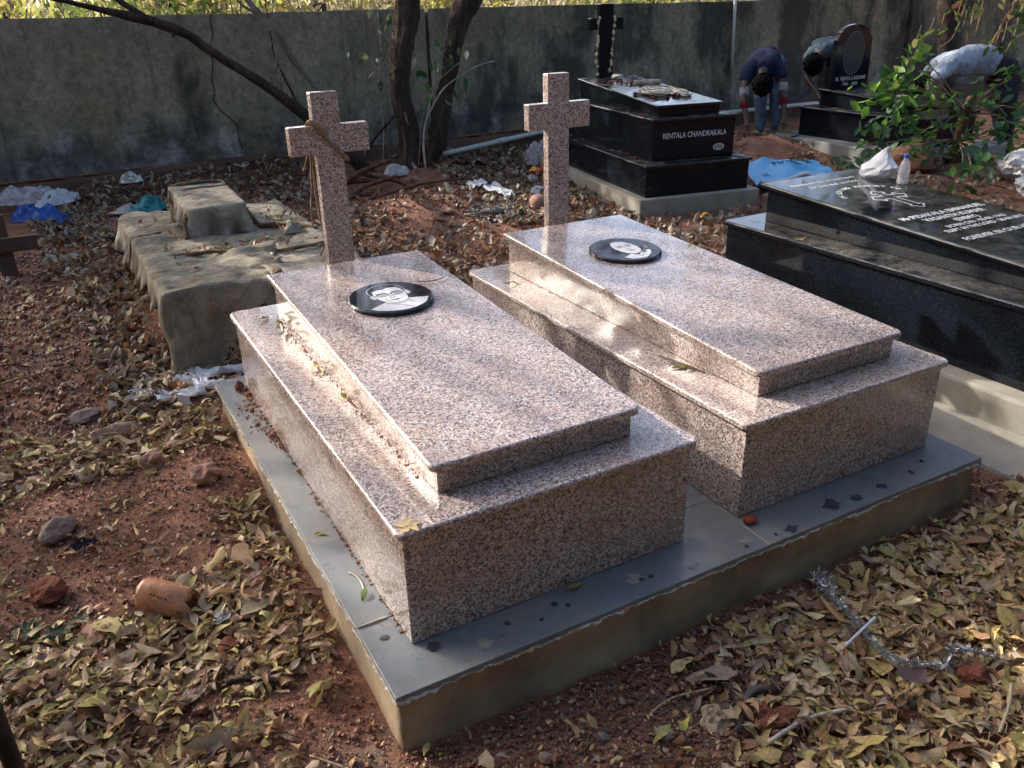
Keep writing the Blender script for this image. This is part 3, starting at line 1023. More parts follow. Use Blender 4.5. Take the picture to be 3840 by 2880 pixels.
# seeds, splashes and leaves on the plinth tiles
for i, (x, y, s, lab) in enumerate(((.353, .097, .0095, 'nearest of the round dark seeds'), (.44, .064, .009, ''), (.502, .099, .009, ''), (.531, .075, .0095, ''), (.768, .062, .008, ''), (.80, .06, .009, ''), (1.13, .03, .007, ''), (1.25, .03, .007, ''), (1.906, .061, .010, ''), (2.0, .09, .008, ''))):
    V, F = blob((x, y, .0015), (s * rng.uniform(.6, 1), s * rng.uniform(.6, 1), .003), i, 2, .6)
    tag(obj('seed', V, F, M['splat'], smooth=True), 'small round dark seed squashed on the blue-grey front tile', 'seed', 'dark seeds on the front tiles')
for i, (x, y, s, mt_) in enumerate(((.263, .056, .024, 'splat_pale'), (.753, .077, .024, 'splat_pale'), (.27, .155, .014, 'splat_pale'), (.935, .038, .018, 'splat_pale'), (1.148, .053, .026, 'splat_pale'), (1.313, .027, .022, 'splat'), (1.52, .06, .03, 'splat'), (1.62, .045, .02, 'splat'), (1.749, .052, .019, 'splat'), (.15, .115, .018, 'splat'), (.055, .21, .012, 'splat'))):
    bm_pts = [(x + s * (1 + .45 * random.uniform(-1, 1)) * math.cos(a), y + s * .8 * (1 + .45 * random.uniform(-1, 1)) * math.sin(a), .0012 + .0001 * i) for a in np.linspace(0, 2 * math.pi, 15)[:-1]]
    o_ = obj('splash', np.array(bm_pts), [tuple(range(14))], M[mt_], plinth)
    o_['kind'] = 'stuff'
# red soil washed along the foot of the first grave
sp = []
for i in range(1500):
    y = rng.uniform(.2, 2.03)
    wdt = .007 + .045 * math.exp(-((y - 1.72) / .24) ** 2)
    if rng.random() < (.86 if y < 1.35 else .35): continue
    x = .104 - abs(rng.normal(0, wdt * .7))
    if x < .01: continue
    q = rng.gamma(1.5, .0011) + .0012
    hgt = .030 * math.exp(-((y - 1.72) / .24) ** 2) * math.exp(-(.104 - x) / .03)
    sp.append(blob((x, y, .001 + hgt * rng.random()), (q * 1.2, q * 1.3, q * .8), i % 7, 1, .5))
for i in range(260):
    y = rng.uniform(.35, 1.80)
    x = .243 - abs(rng.normal(0, .007))
    s = rng.uniform(.002, .005)
    sp.append(blob((x, y, .3515), (s * .6, s, s * .5), i % 7, 1, .5))
o_ = obj('spilled_soil', *merge(sp), M['clod'], loc=(0.08, 1.0, 0), smooth=False)
tag(o_, 'crumbled red soil washed along the foot of the left granite grave', 'soil', kind='stuff')
V, F = blob((.075, 1.985, .02), (.026, .024, .022), 3, 2, .4)
tag(obj('soil_lump', V, F, M['clod_red']), 'round red soil lump on the far left end of the tiles', 'stone')
V, F = blob((.095, 1.90, .010), (.017, .014, .011), 5, 2, .4)
tag(obj('soil_lump', V, F, M['clod_red']), 'smaller brown lump lying in the soil beside the red lump', 'stone')
V, F = blob((1.228, .118, .012), (.026, .02, .011), 8, 2, .2)
tag(obj('curled_red_leaf', V, F, plain('rust_red_leaf', (.24, .05, .022), .7, .2, .3), smooth=True), 'rolled rust red leaf at the near corner of the right grave', 'leaf')

# ------------------------------------------------------------------ leaf shapes
def leaf_shape(L, W, n=6, curl=0.6, fold=.35, twist=.3, side=0.0, wob=.1, tipp=1.0, seed=0):
    """one leaf lying along +x: three vertices across, n segments, curled, folded and twisted"""
    r = np.random.default_rng(seed)
    V = []
    ph = r.uniform(0, 6)
    p = np.array([0.0, 0, 0]); a = -curl * .5; b = 0.0
    for i in range(n + 1):
        t = i / n
        w = W * .5 * (math.sin(math.pi * min(1, t ** .8 * .98 + .02)) ** .8) * (1 + wob * math.sin(ph + 9 * t)) + .0006
        tw = twist * (t - .5)
        d = np.array([math.cos(a) * math.cos(b), math.sin(b) * math.cos(a), math.sin(a)])
        nrm = np.array([-math.sin(a), 0, math.cos(a)])
        sd = np.cross(nrm, d); sd /= np.linalg.norm(sd)
        sd = sd * math.cos(tw) + nrm * math.sin(tw)
        f = fold + .25 * math.sin(ph + 5 * t)
        up = nrm * math.sin(f) * w * (1 + wob * math.sin(ph * 2 + 14 * t))
        up2 = nrm * math.sin(f) * w * (1 - wob * math.sin(ph * 3 + 12 * t))
        V += [p - sd * w * math.cos(f) + up, p.copy(), p + sd * w * math.cos(f) + up2]
        p = p + d * L / n
        a += curl / n * (1 + .5 * math.sin(ph + 4 * t)); b += side / n
    V = np.array(V)
    V[:, :2] -= V[:, :2].mean(0)
    V[:, 2] -= V[:, 2].min()
    F = []
    for i in range(n):
        for k in (0, 1):
            q = 3 * i + k
            F.append((q, q + 1, q + 4, q + 3))
    return V, np.array(F)

LEAF = [leaf_shape(rng.uniform(.042, .072), rng.uniform(.012, .020), 6, rng.choice([-1, 1]) * rng.uniform(.1, 2.2), rng.uniform(.0, .8), rng.uniform(-2.2, 2.2), rng.uniform(-1.2, 1.2), .26, seed=i) for i in range(26)]
LEAFB = [leaf_shape(rng.uniform(.055, .10), rng.uniform(.032, .05), 5, rng.uniform(-1.2, 2.6), rng.uniform(.1, .9), rng.uniform(-1.2, 1.2), rng.uniform(-.6, .6), .3, seed=100 + i) for i in range(14)]

def rotmats(yaw, pitch, roll):
    cy, sy, cp, sp_, cr_, sr = np.cos(yaw), np.sin(yaw), np.cos(pitch), np.sin(pitch), np.cos(roll), np.sin(roll)
    z = np.zeros_like(yaw); o = np.ones_like(yaw)
    Rz = np.stack([cy, -sy, z, sy, cy, z, z, z, o], -1).reshape(-1, 3, 3)
    Ry = np.stack([cp, z, sp_, z, o, z, -sp_, z, cp], -1).reshape(-1, 3, 3)
    Rx = np.stack([o, z, z, z, cr_, -sr, z, sr, cr_], -1).reshape(-1, 3, 3)
    return Rz @ Ry @ Rx

def scatter(shapes, pos, col, scale, tilt=.45, name='leaf_litter', mat=None, loc=(0, 0, 0), roll=None, yaw=None, pitch=None):
    """many separate leaves joined in one mesh, each with its own colour"""
    n = len(pos)
    k = rng.integers(0, len(shapes), n)
    yaw = rng.uniform(0, 2 * np.pi, n) if yaw is None else yaw
    Rm = rotmats(yaw, rng.normal(0, tilt, n) if pitch is None else pitch, (rng.normal(0, tilt, n) + np.where(rng.random(n) < .4, np.pi, 0)) if roll is None else roll)
    Vs, Fs, Cs, off = [], [], [], 0
    for j, (V, F) in enumerate(shapes):
        s = np.where(k == j)[0]
        if not len(s): continue
        W = np.einsum('nij,vj->nvi', Rm[s], V) * scale[s][:, None, None]
        W[:, :, 2] -= np.minimum(W[:, :, 2].min(1), 0)[:, None] * .85
        W += pos[s][:, None, :]
        nv = len(V)
        Vs.append(W.reshape(-1, 3))
        Fs.append((F[None] + (np.arange(len(s)) * nv)[:, None, None]).reshape(-1, F.shape[1]) + off)
        Cs.append(np.repeat(col[s], nv, 0))
        off += nv * len(s)
    return obj(name, np.vstack(Vs), np.vstack(Fs), mat or M['litter'], loc=loc, cols=np.vstack(Cs), smooth=True)

PAL_FRONT = np.array([(.50, .33, .17), (.54, .38, .17), (.52, .38, .13), (.47, .34, .12), (.50, .38, .14), (.32, .165, .08), (.43, .25, .13), (.20, .10, .052), (.46, .35, .25), (.60, .46, .22), (.56, .35, .17), (.40, .36, .12), (.60, .45, .28), (.36, .28, .20), (.27, .15, .09), (.62, .52, .30), (.48, .29, .15), (.56, .40, .20)])
PAL_LEFT = np.array([(.46, .29, .15), (.46, .35, .13), (.50, .40, .16), (.38, .34, .11), (.25, .13, .065), (.36, .21, .11), (.17, .09, .05), (.40, .31, .21), (.46, .36, .15), (.30, .17, .08), (.38, .24, .13), (.52, .40, .26), (.44, .27, .15), (.22, .14, .09), (.50, .38, .17)])
PAL_BACK = np.array([(.25, .175, .125), (.36, .29, .215), (.16, .10, .07), (.42, .35, .265), (.21, .12, .075), (.31, .26, .13), (.12, .07, .05), (.32, .19, .11), (.52, .44, .33), (.30, .13, .06)])
def soft(x, a, b, w):
    return sstep(a - w, a + w, x) * sstep(b + w, b - w, x)
# (x0,x1,y0,y1,edge,density per m2, palette)
ZONES = [(.80, 3.2, -1.3, -.10, .10, 5200, 0), (1.6, 3.0, -.2, .06, .05, 150, 0), (.25, .85, -.75, -.42, .06, 2600, 0), (.15, .85, -.5, -.06, .05, 170, 0),
         (-.9, -.17, .38, .98, .07, 3300, 1), (-1.0, -.24, -.3, .30, .06, 3900, 1), (-.22, .08, -.35, .30, .05, 160, 1), (-.20, -.02, .35, 1.35, .05, 2300, 1),
         (-.9, -.28, 1.02, 1.62, .06, 220, 1), (-.95, -.02, 1.78, 2.26, .07, 1700, 1), (-.3, .2, 2.25, 2.8, .06, 1300, 1), (-1.0, -.52, 2.35, 5.0, .07, 170, 1),
         (-.42, -.13, 2.3, 5.0, .07, 1900, 2), (-.62, -.1, 4.8, 7.45, .08, 1500, 2), (-.1, 1.0, 4.8, 7.5, .1, 750, 2), (1.0, 2.0, 2.9, 5.0, .12, 500, 2), (1.0, 1.9, 4.9, 7.5, .12, 650, 2), (1.7, 2.9, 2.3, 4.6, .15, 260, 2),
         (2.0, 3.0, 4.7, 7.0, .15, 150, 2), (3.0, 4.6, 4.7, 7.5, .15, 1100, 2), (2.6, 3.7, 3.2, 4.9, .15, 800, 2), (3.0, 4.6, 2.1, 3.8, .15, 260, 2), (3.9, 7.2, 3.0, 5.0, .2, 120, 2), (5.0, 9.0, 1.6, 3.6, .2, 160, 2), (5.2, 7.3, 4.8, 7.4, .2, 110, 2)]
FOOT = [(-.01, PW + .01, -.01, PL + .01), (2.36, 3.9, -1.2, 2.2), (3.0, 4.6, 4.1, 6.9), (7.2, 8.5, 4.1, 6.3), (-.10, .95, 2.72, 4.66)]
pos_all, col_all = [], []
for (x0, x1, y0, y1, w, dens, pi) in ZONES:
    n = rng.poisson(dens * (x1 - x0 + 2 * w) * (y1 - y0 + 2 * w))
    x = rng.uniform(x0 - w, x1 + w, n); y = rng.uniform(y0 - w, y1 + w, n)
    d = soft(x, x0, x1, w) * soft(y, y0, y1, w) * np.clip(.75 + .7 * fbm(x * 3.1, y * 3.1, None, 51, 3), .5 if dens > 4500 else .05, 1.2)
    keep = rng.random(n) < d
    for (a, b, c, e) in FOOT:
        if (a, c) == (3.0, 4.1):
            xr = x * math.cos(R(10.5)) - y * math.sin(R(10.5)); yr = x * math.sin(R(10.5)) + y * math.cos(R(10.5))
            keep &= ~((xr > 2.9) & (xr < 4.06) & (yr > 4.58) & (yr < 6.98))
        else:
            keep &= ~((x > a) & (x < b) & (y > c) & (y < e))
    x, y = x[keep], y[keep]
    P = (PAL_FRONT, PAL_LEFT, PAL_BACK)[pi]
    c = P[rng.integers(0, len(P), len(x))] * rng.uniform(.72, 1.18, (len(x), 1))
    pos_all.append(np.stack([x, y, np.full(len(x), pi)], 1)); col_all.append(c)
LP = np.vstack(pos_all); LC = np.vstack(col_all)
lt = LP[:, 2].copy()
layer = rng.random(len(LP)) ** 1.6
thick = np.where(lt < 2, .026, .022)
LP[:, 2] = ground_z(LP[:, 0], LP[:, 1]) + .001 + layer * thick
# the leaves nearest the camera are objects of their own
dist = np.linalg.norm(LP - CAM, axis=1)
vis = ((LP - CAM) @ RT / ((LP - CAM) @ FW))
visy = ((LP - CAM) @ UP / ((LP - CAM) @ FW))
infr = (np.abs(vis) < .61) & (np.abs(visy) < .457) & (layer > .55) & (lt < 2)
cand = np.where(infr)[0]
cand = cand[np.argsort(dist[cand])]
nearR = [i for i in cand if LP[i, 0] > .2][:170]
nearL = [i for i in cand if LP[i, 0] <= .2][:110]
sel = np.array(nearR + nearL)
rest = np.ones(len(LP), bool); rest[sel] = False
near_ = rest & (lt < 2); far_ = rest & (lt >= 2)
LEAFM = LEAF + [leaf_shape(rng.uniform(.02, .045), rng.uniform(.012, .03), 4, rng.uniform(-2, 2), rng.uniform(.1, .8), rng.uniform(-1, 1), .3, .45, seed=300 + i) for i in range(12)] + LEAFB[:3]
o_ = scatter(LEAFM, LP[near_], LC[near_], np.clip(rng.lognormal(.0, .25, near_.sum()), .5, 1.6), .28)
tag(o_, 'thick litter of curled dry yellow and brown leaves in the foreground', 'leaf litter', kind='stuff')
nc = 5200
xc = np.concatenate([rng.uniform(-.95, .1, nc // 2), rng.uniform(.15, 2.4, nc // 2)]); yc = np.concatenate([rng.uniform(-.4, 2.3, nc // 2), rng.uniform(-.75, .02, nc // 2)])
kc = ~((xc > -.01) & (xc < PW + .01) & (yc > -.01))
xc, yc = xc[kc], yc[kc]
CR = [leaf_shape(rng.uniform(.008, .02), rng.uniform(.006, .012), 2, rng.uniform(-1, 1), .3, .5, .2, .4, seed=400 + i) for i in range(6)]
o_ = scatter(CR, np.stack([xc, yc, ground_z(xc, yc) + .004 + .02 * rng.random(len(xc))], 1), PAL_LEFT[rng.integers(0, len(PAL_LEFT), len(xc))], rng.uniform(.6, 1.3, len(xc)), .5, name='leaf_crumbs')
tag(o_, 'crushed leaf fragments strewn over the bare soil', 'leaf crumbs', kind='stuff')
o_ = scatter(LEAFB, LP[far_], LC[far_], rng.uniform(.65, 1.15, far_.sum()), .5, name='far_leaf_litter')
tag(o_, 'grey-brown litter of broad dry leaves under the trees', 'leaf litter', kind='stuff')
LMESH = []
for i, (V, F) in enumerate(LEAF):
    me = fastmesh('fallen_leaf', V, F)
    me.materials.append(M['leaf_obj'])
    me.polygons.foreach_set('use_smooth', np.ones(len(me.polygons), bool))
    LMESH.append(me)
LMESH = LMESH[:22]
def colour_word(c):
    r, g_, b = c
    if g_ > r * .93: return 'olive green'
    if r > .30 and b < r * .42: return 'yellow'
    if r > .30: return 'tan'
    if r > .19: return 'brown'
    return 'dark brown'
def single_leaf(pos, col, yaw, pitch, roll, s, label, group=None, k=None):
    me = LMESH[rng.integers(0, len(LMESH)) if k is None else k]
    o = bpy.data.objects.new('fallen_leaf', me)
    o.location = pos
    o.rotation_euler = (roll, pitch, yaw)
    o.scale = (s, s, s)
    o.color = (*col, 1)
    COL.objects.link(o)
    return tag(o, label, 'leaf', group)
for i in sel:
    w = colour_word(LC[i])
    lx, ly = LP[i, 0], LP[i, 1]
    if lx > .2:
        side = ('beside the silver tinsel' if math.hypot(lx - 1.28, ly + .3) < .22 else 'near the lower right corner' if lx > 1.25 else
                'round the laterite clod' if math.hypot(lx - .86, ly + .38) < .2 else 'along the plinth front' if ly > -.25 else 'near the bottom edge')
    else:
        side = ('round the amber bottle' if math.hypot(lx + .4, ly - .82) < .2 else 'in the lower left corner' if ly < .2 else 'along the long side of the plinth' if lx > -.25 else
                'below the amber bottle' if ly < .8 else 'on the left of the picture')
    single_leaf(LP[i] + (0, 0, .006), LC[i], rng.uniform(0, 6.28), rng.normal(0, .3), rng.normal(0, .35), rng.uniform(.8, 1.3),
                'curled %s leaf on the litter %s' % (w, side), '%s leaves on the litter %s' % (w, side))
# leaves lying on the stones
Z1, Z2 = .3505, .3404
YG, GR, TN = (.42, .37, .10), (.13, .19, .05), (.40, .31, .17)
for (p, c, yaw, s, lab) in (
    ((.065, .398, .002), GR, .95, 1.25, 'fresh green leaf lying on the left strip of tiles'),
    ((.585, .125, .004), (.34, .25, .06), .2, 1.3, 'yellow-brown curled leaf against the front of the left grave'),
    ((.05, .75, .002), YG, 2.2, .8, 'small pale leaf further back on the left strip of tiles'),
    ((.195, 1.83, Z1), (.30, .33, .12), .5, 1.1, 'pale green leaf on the far ledge of the left grave'),
    ((.222, 1.70, Z1), (.27, .26, .08), 2.4, 1.2, 'olive leaf tucked against the upper block of the left grave'),
    ((.205, 1.66, Z1 + .004), TN, .4, 1.0, 'tan leaf in the clump beside the far upper block'),
    ((.218, 1.55, Z1), TN, 1.2, 1.1, 'single tan leaf halfway along the left ledge'),
    ((.222, 1.215, Z1), YG, .3, 1.2, 'yellow-green leaf in the middle of the left ledge'),
    ((.226, 1.185, Z1 + .006), (.40, .27, .07), 1.6, 1.1, 'orange-brown leaf lying over the yellow-green one'),
    ((.228, .94, Z1), YG, 1.4, .9, 'small yellow leaf standing at the foot of the upper block'),
    ((1.285, 1.70, Z2), (.36, .34, .13), -.4, 1.2, 'pale yellow leaf on the far ledge of the right grave'),
    ((1.262, 1.74, Z2), (.30, .27, .13), -.2, .8, 'small dry leaf behind the pale yellow one on the right grave'),
    ((1.305, .575, Z2), YG, -.55, 1.3, 'yellow-green leaf on the near ledge of the right grave'),
    ((1.322, .545, Z2 + .003), (.36, .35, .10), -.5, 1.0, 'second leaf overlapping the one on the near ledge of the right grave'),
    ((1.93, 1.28, .508), (.26, .27, .09), .7, .8, 'small green leaf beside the plaque of the right grave'),
    ((.66, 1.05, .4958), TN, 2.0, .55, 'tiny tan leaf fragment just below the plaque of the left grave'),
    ((2.78, 1.45, .375), (.55, .45, .13), -.9, 1.1, 'bright yellow leaf on the lower ledge of the black grave'),
    ((2.52, -.02, -.155), (.45, .42, .10), -.4, 1.2, 'yellow-green leaf on the cement skirt at the right edge'),
    ((2.30, -.10, -.16), (.47, .40, .13), 1.9, 1.1, 'pale yellow leaf on gravel by the right end of the plinth'),
    ((.62, -.31, -.135), (.45, .43, .10), .3, 1.5, 'upright yellow-green leaf in front of the plinth'),
    ((.50, -.43, -.145), (.40, .45, .06), .1, 1.4, 'bright lime leaf near the bottom edge of the photo'),
    ((-.13, .27, -.14), (.42, .40, .13), .5, 1.3, 'pale curved leaf alone on the bare soil left of the corner')):
    single_leaf(p, c, yaw, 0, rng.normal(0, .15), s, lab)
V, F = leaf_shape(.12, .075, 6, 1.3, .35, .5, .2, .3, seed=77)
tag(obj('broad_leaf', V + (1.22, -.50, -.125), [tuple(f) for f in F], M['blackcloth'], smooth=True), 'large purplish grey leaf lying on the litter at lower right', 'leaf')
bpy.data.objects['broad_leaf'].data.materials[0] = plain('purplish_leaf', (.10, .062, .058), .7, .3, .2)
fl = []
for k in range(5):
    V, F = leaf_shape(.034, .022, 4, .5, .2, 0, 0, .2, seed=k + 5)
    fl.append((rot_xy(V + (.017, 0, 0), k * 1.26) + (.128, .158, Z1 + .001), [tuple(f) for f in F]))
tag(obj('dry_flower', *merge(fl), M['flower_dry'], smooth=True), 'dry star-shaped flower on the near corner of the left grave', 'flower')
# twigs on the stones
def twig(pts, r, label, mat='twig', name='twig'):
    V, F = tube(pts, r, 6, 4, .2, 2)
    return tag(obj(name, V, F, M[mat], smooth=True), label, 'twig')
twig([(.70, 1.44, .526), (.74, 1.42, .523), (.79, 1.42, .522), (.825, 1.44, .524)], .0022, 'thin dark twig touching the plaque of the left grave')
twig([(1.79, 1.93, .527), (1.84, 1.87, .520), (1.89, 1.79, .515)], .002, 'thin twig near the far edge of the right grave')
twig([(1.95, 1.27, .509), (1.985, 1.22, .506), (1.975, 1.17, .503), (1.95, 1.16, .503)], .0015, 'bent leaf stalk beside the plaque of the right grave')
twig([(.185, 1.155, Z1 + .002), (.178, 1.115, Z1 + .003), (.165, 1.085, Z1 + .002)], .0016, 'short forked stalk on the left ledge', )
twig([(1.30, .70, Z2 + .003), (1.325, .62, Z2 + .002), (1.335, .56, Z2 + .002)], .0022, 'dry stalk on the near ledge of the right grave')
twig([(1.30, .625, Z2 + .003), (1.325, .57, Z2 + .002), (1.345, .50, Z2 + .002)], .0022, 'second dry stalk beside the leaves of the right grave')
twig([(.062, .52, .003), (.075, .49, .004), (.078, .45, .003), (.072, .42, .003)], .003, 'pale bent twig on the left strip of tiles', 'twig_grey')

# ------------------------------------------------------------------ stones, clods, gravel
def rock(x, y, s, label, mat='rock', seed=0, sink=.35, amp=.35, sub=3):
    z = gz(x, y)
    V, F = blob((x, y, z + s[2] * (1 - sink)), s, seed, sub, amp, 1.4, seed * 1.3)
    return tag(obj('stone', V, F, M[mat], smooth=False), label, 'stone')
rock(-.18, 1.52, (.06, .05, .042), 'angular pale red stone beside the plinth', 'rock', 1)
rock(-.34, 1.78, (.05, .04, .035), 'flat-sided brown stone behind the angular one', 'rock', 2)
rock(-.24, 1.87, (.055, .03, .02), 'thin slab of red stone poking out of the litter', 'rock', 12)
rock(-.69, 1.48, (.075, .05, .04), 'smooth grey-brown stone at the left edge', 'rock_grey', 3, .5, .2)
rock(-.74, 1.13, (.05, .05, .04), 'rough red lump at the left edge below the grey stone', 'clod_red', 4)
rock(-.29, .58, (.032, .03, .026), 'small dark red stone below the amber bottle', 'clod_red', 5)
rock(-.15, .84, (.03, .028, .022), 'pinkish pebble right of the amber bottle', 'rock', 6)
rock(-.62, .86, (.05, .035, .02), 'flat reddish brick chip left of the amber bottle', 'rock', 16)
rock(.86, -.38, (.062, .045, .030), 'dark red laterite clod in the front litter', 'clod_red', 7, .3, .5)
rock(1.43, -.54, (.04, .036, .034), 'round red clod under the end of the tinsel', 'clod_red', 8, .2, .45)
rock(.46, -.20, (.018, .015, .012), 'small pale pebble near the front of the plinth', 'rock_grey', 9)
rock(.60, -.27, (.022, .02, .016), 'whitish broken pebble in front of the plinth', 'cement_pale', 10)
rock(1.35, -.12, (.035, .03, .02), 'reddish stone half buried near the tinsel', 'rock', 13)
rock(2.05, -.28, (.03, .025, .02), 'brown pebble on the gravel at right', 'rock', 14)
rock(.02, .02, (.012, .012, .01), 'tiny brown pebble beside the near corner of the plinth', 'rock', 15)
rock(7.2, 4.08, (.26, .2, .2), 'large reddish boulder behind the white bag', 'rock', 11, .3, .25)
rock(-.55, 2.42, (.07, .055, .025), 'flat grey stone on the bare soil at left', 'rock_grey', 17, .4)
rock(2.35, 4.78, (.09, .05, .02), 'flat brown slab on the soil mound', 'rock', 18, .4)
gp, gc, gs = [], [], []
for (x0, x1, y0, y1, n) in ((-1.0, .15, -.5, 2.4, 11000), (.0, 1.2, -.75, .0, 8000), (1.6, 2.6, -.5, .1, 2500), (-1.0, -.2, 2.3, 5.5, 4000), (1.0, 3.6, 2.2, 5.4, 3500), (3.6, 7, 3, 6, 1200)):
    x = rng.uniform(x0, x1, n); y = rng.uniform(y0, y1, n)
    k = ~((x > -.01) & (x < PW + .01) & (y > -.01) & (y < PL)) & ~((x > -.12) & (x < .95) & (y > 2.7) & (y < 4.66)) & ~((x > 2.36) & (y < 2.2) & (y > -.02))
    x, y = x[k], y[k]
    s = rng.gamma(1.6, .0016, len(x)) + .0015
    if y0 > 2: s = s * 2
    gp.append(np.stack([x, y, ground_z(x, y) + s * .3], 1)); gs.append(s)
    gc.append(np.array([(.20, .085, .05), (.26, .13, .08), (.14, .06, .04), (.33, .22, .16), (.17, .14, .12), (.42, .36, .3)])[rng.choice(6, len(x), p=[.34, .26, .2, .1, .07, .03])])
gp, gs, gc = np.vstack(gp), np.concatenate(gs), np.vstack(gc)
peb = [tuple(np.array(a, dtype=object) for a in blob((0, 0, 0), (1, .85, .7), k, 1, .45)) for k in range(8)]
peb = [(np.array(v, float), np.array([list(f) for f in ff], int)) for v, ff in peb]
o_ = scatter(peb, gp, gc * rng.uniform(.75, 1.15, (len(gc), 1)), gs, .8, name='gravel', mat=M['pebble'])
o_.data.polygons.foreach_set('use_smooth', np.zeros(len(o_.data.polygons), bool))
tag(o_, 'loose red soil crumbs and small gravel on bare ground', 'gravel', kind='stuff')

# ------------------------------------------------------------------ grave under sacking
sg = T('covered_grave', (.43, 3.7, -.14), 'unfinished brown mud-brick grave hidden under old burlap sacks', 'grave')
V, F = bevel(*box(-.06, .93, 2.74, 4.64, -.2, .238), .012, 1)
obj('lower_block', V, F, M['brick_core'], sg)
V, F = bevel(*wedge(.255, .53, 3.74, 4.36, .2385, .425, .455), .012, 1)
obj('head_block', V, F, M['brick_core'], sg)

def drape(name, rect, top, over, res, seed, mat, label, wr=.012, flare=.10, hole=None, keep=None, follow=None):
    """cloth lying over a block: rect of the block top, top(x,y) height, over = overhang (left, right, near, far)"""
    x0, x1, y0, y1 = rect
    xs = np.arange(x0 - over[0], x1 + over[1] + res, res)
    ys = np.arange(y0 - over[2], y1 + over[3] + res, res)
    X, Y = np.meshgrid(xs, ys)
    cx, cy = np.clip(X, x0, x1), np.clip(Y, y0, y1)
    dx, dy = X - cx, Y - cy
    d = np.hypot(dx, dy)
    ox = np.where(d > 1e-6, dx / np.maximum(d, 1e-6), 0); oy = np.where(d > 1e-6, dy / np.maximum(d, 1e-6), 0)
    per = np.where(np.abs(dx) > np.abs(dy), cy, cx)
    fold = (.026 * np.sin(per * 46 + 3 * vnoise(per * 5, d * 1.5, None, seed + 4)) * (.4 + .6 * vnoise(per * 4, 0 * per, None, seed + 6)) + .020 * np.sin(per * 34 + 5 * vnoise(per * 3, d * 2, None, seed)) + .045 * vnoise(per * 8, d * 3, None, seed + 1)) * sstep(.01, .2, d)
    rr = .025
    hang = np.maximum(d - rr, 0)
    off = np.minimum(d, rr) * .9 + hang * flare + fold
    T_ = top(cx, cy)
    Zt = T_ + .010 + wr * fbm(X * 5, Y * 5, None, seed + 2, 4) * .8 + wr * 1.1 * (1 - np.abs(fbm(X * 4 + 3, Y * 7, None, seed + 7, 3))) * sstep(.2, .0, d)
    Zt = Zt + wr * 1.6 * np.maximum(0, vnoise(X * 3.1 + 2, Y * 9, None, seed + 9)) ** 1.5 * sstep(.1, .0, d)
    Z = np.where(d < 1e-6, Zt, Zt - hang - .3 * np.minimum(d, rr) )
    PX, PY = cx + ox * (off + .012 * (d > 0)), cy + oy * (off + .012 * (d > 0))
    lowest = ground_z(PX, PY) + .012
    spill = np.maximum(lowest - Z, 0)
    Z = np.maximum(Z, lowest)
    PX, PY = PX + ox * spill * .5, PY + oy * spill * .5
    ny_, nx_ = X.shape
    I = np.arange(nx_ * ny_).reshape(ny_, nx_)
    Fq = np.stack([I[:-1, :-1].ravel(), I[:-1, 1:].ravel(), I[1:, 1:].ravel(), I[1:, :-1].ravel()], 1)
    if keep is not None:
        kp = keep(X, Y).ravel()
        Fq = Fq[kp[Fq].all(1)]
    o = obj(name, np.stack([PX.ravel(), PY.ravel(), Z.ravel()], 1), Fq, mat, smooth=True, loc=((x0 + x1) / 2, (y0 + y1) / 2, .0))
    md = o.modifiers.new('thickness', 'SOLIDIFY'); md.thickness = .004; md.offset = 1
    return tag(o, label, 'sack', 'burlap sacks over the unfinished grave')
flat = lambda x, y: np.full_like(x, .238)
wob = lambda a, s: .05 * vnoise(a * 5, 0 * a, None, s) + .02 * vnoise(a * 21, 0 * a, None, s + 1)
def keep_a(X, Y):
    k = (Y < 4.10 + wob(X, 5)) & (X < .52 + .10 * (Y - 2.75) + wob(Y, 6))
    # ragged lower hem: long at the near-left corner, cut back towards the right
    hem = np.where(Y < 2.74, np.clip(.50 - 1.05 * (X + .0), .13, .46) + .05 * vnoise(X * 9, 0 * X, None, 77), .27 + .13 * vnoise(Y * 2.3, 0 * Y, None, 9) + .05 * vnoise(Y * 9, 0 * Y, None, 19))
    over = np.hypot(X - np.clip(X, -.06, .93), Y - np.clip(Y, 2.74, 4.64))
    return k & (over < hem + .02 * vnoise(X * 25, Y * 25, None, 3))
drape('burlap_sack', (-.06, .93, 2.74, 4.64), flat, (.46, .0, .46, 0), .016, 3, M['burlap'], 'grey-brown burlap sack draped over the near end of the covered grave', .021, .10, keep=keep_a)
def keep_b(X, Y):
    over = np.hypot(X - np.clip(X, -.06, .93), Y - np.clip(Y, 2.74, 4.64))
    return (X > .40 + wob(Y, 16)) & (Y < 4.6) & (over < .17 + .03 * vnoise(X * 20, Y * 20, None, 4)) & (over < .15)
flat2 = lambda x, y: np.full_like(x, .232)
drape('burlap_sack', (-.06, .93, 2.74, 4.64), flat2, (.0, .22, .22, .1), .018, 23, M['burlap2'], 'flatter burlap sack on the right half of the covered grave', .012, .06, keep=keep_b)
def keep_c(X, Y):
    over = np.hypot(X - np.clip(X, -.06, .93), Y - np.clip(Y, 2.74, 4.64))
    return (Y > 3.96 + wob(X, 26)) & (X < .55) & (over < .22 + .12 * vnoise(X * 3, Y * 3, None, 14) + .04 * vnoise(X * 15, Y * 15, None, 24))
flat3 = lambda x, y: np.full_like(x, .240)
drape('burlap_sack', (-.06, .93, 2.74, 4.64), flat3, (.3, .0, .0, .28), .018, 43, M['burlap'], 'burlap sack hanging over the far left side of the covered grave', .019, .10, keep=keep_c)
slope_t = lambda x, y: .425 + (y - 3.74) / .62 * .03
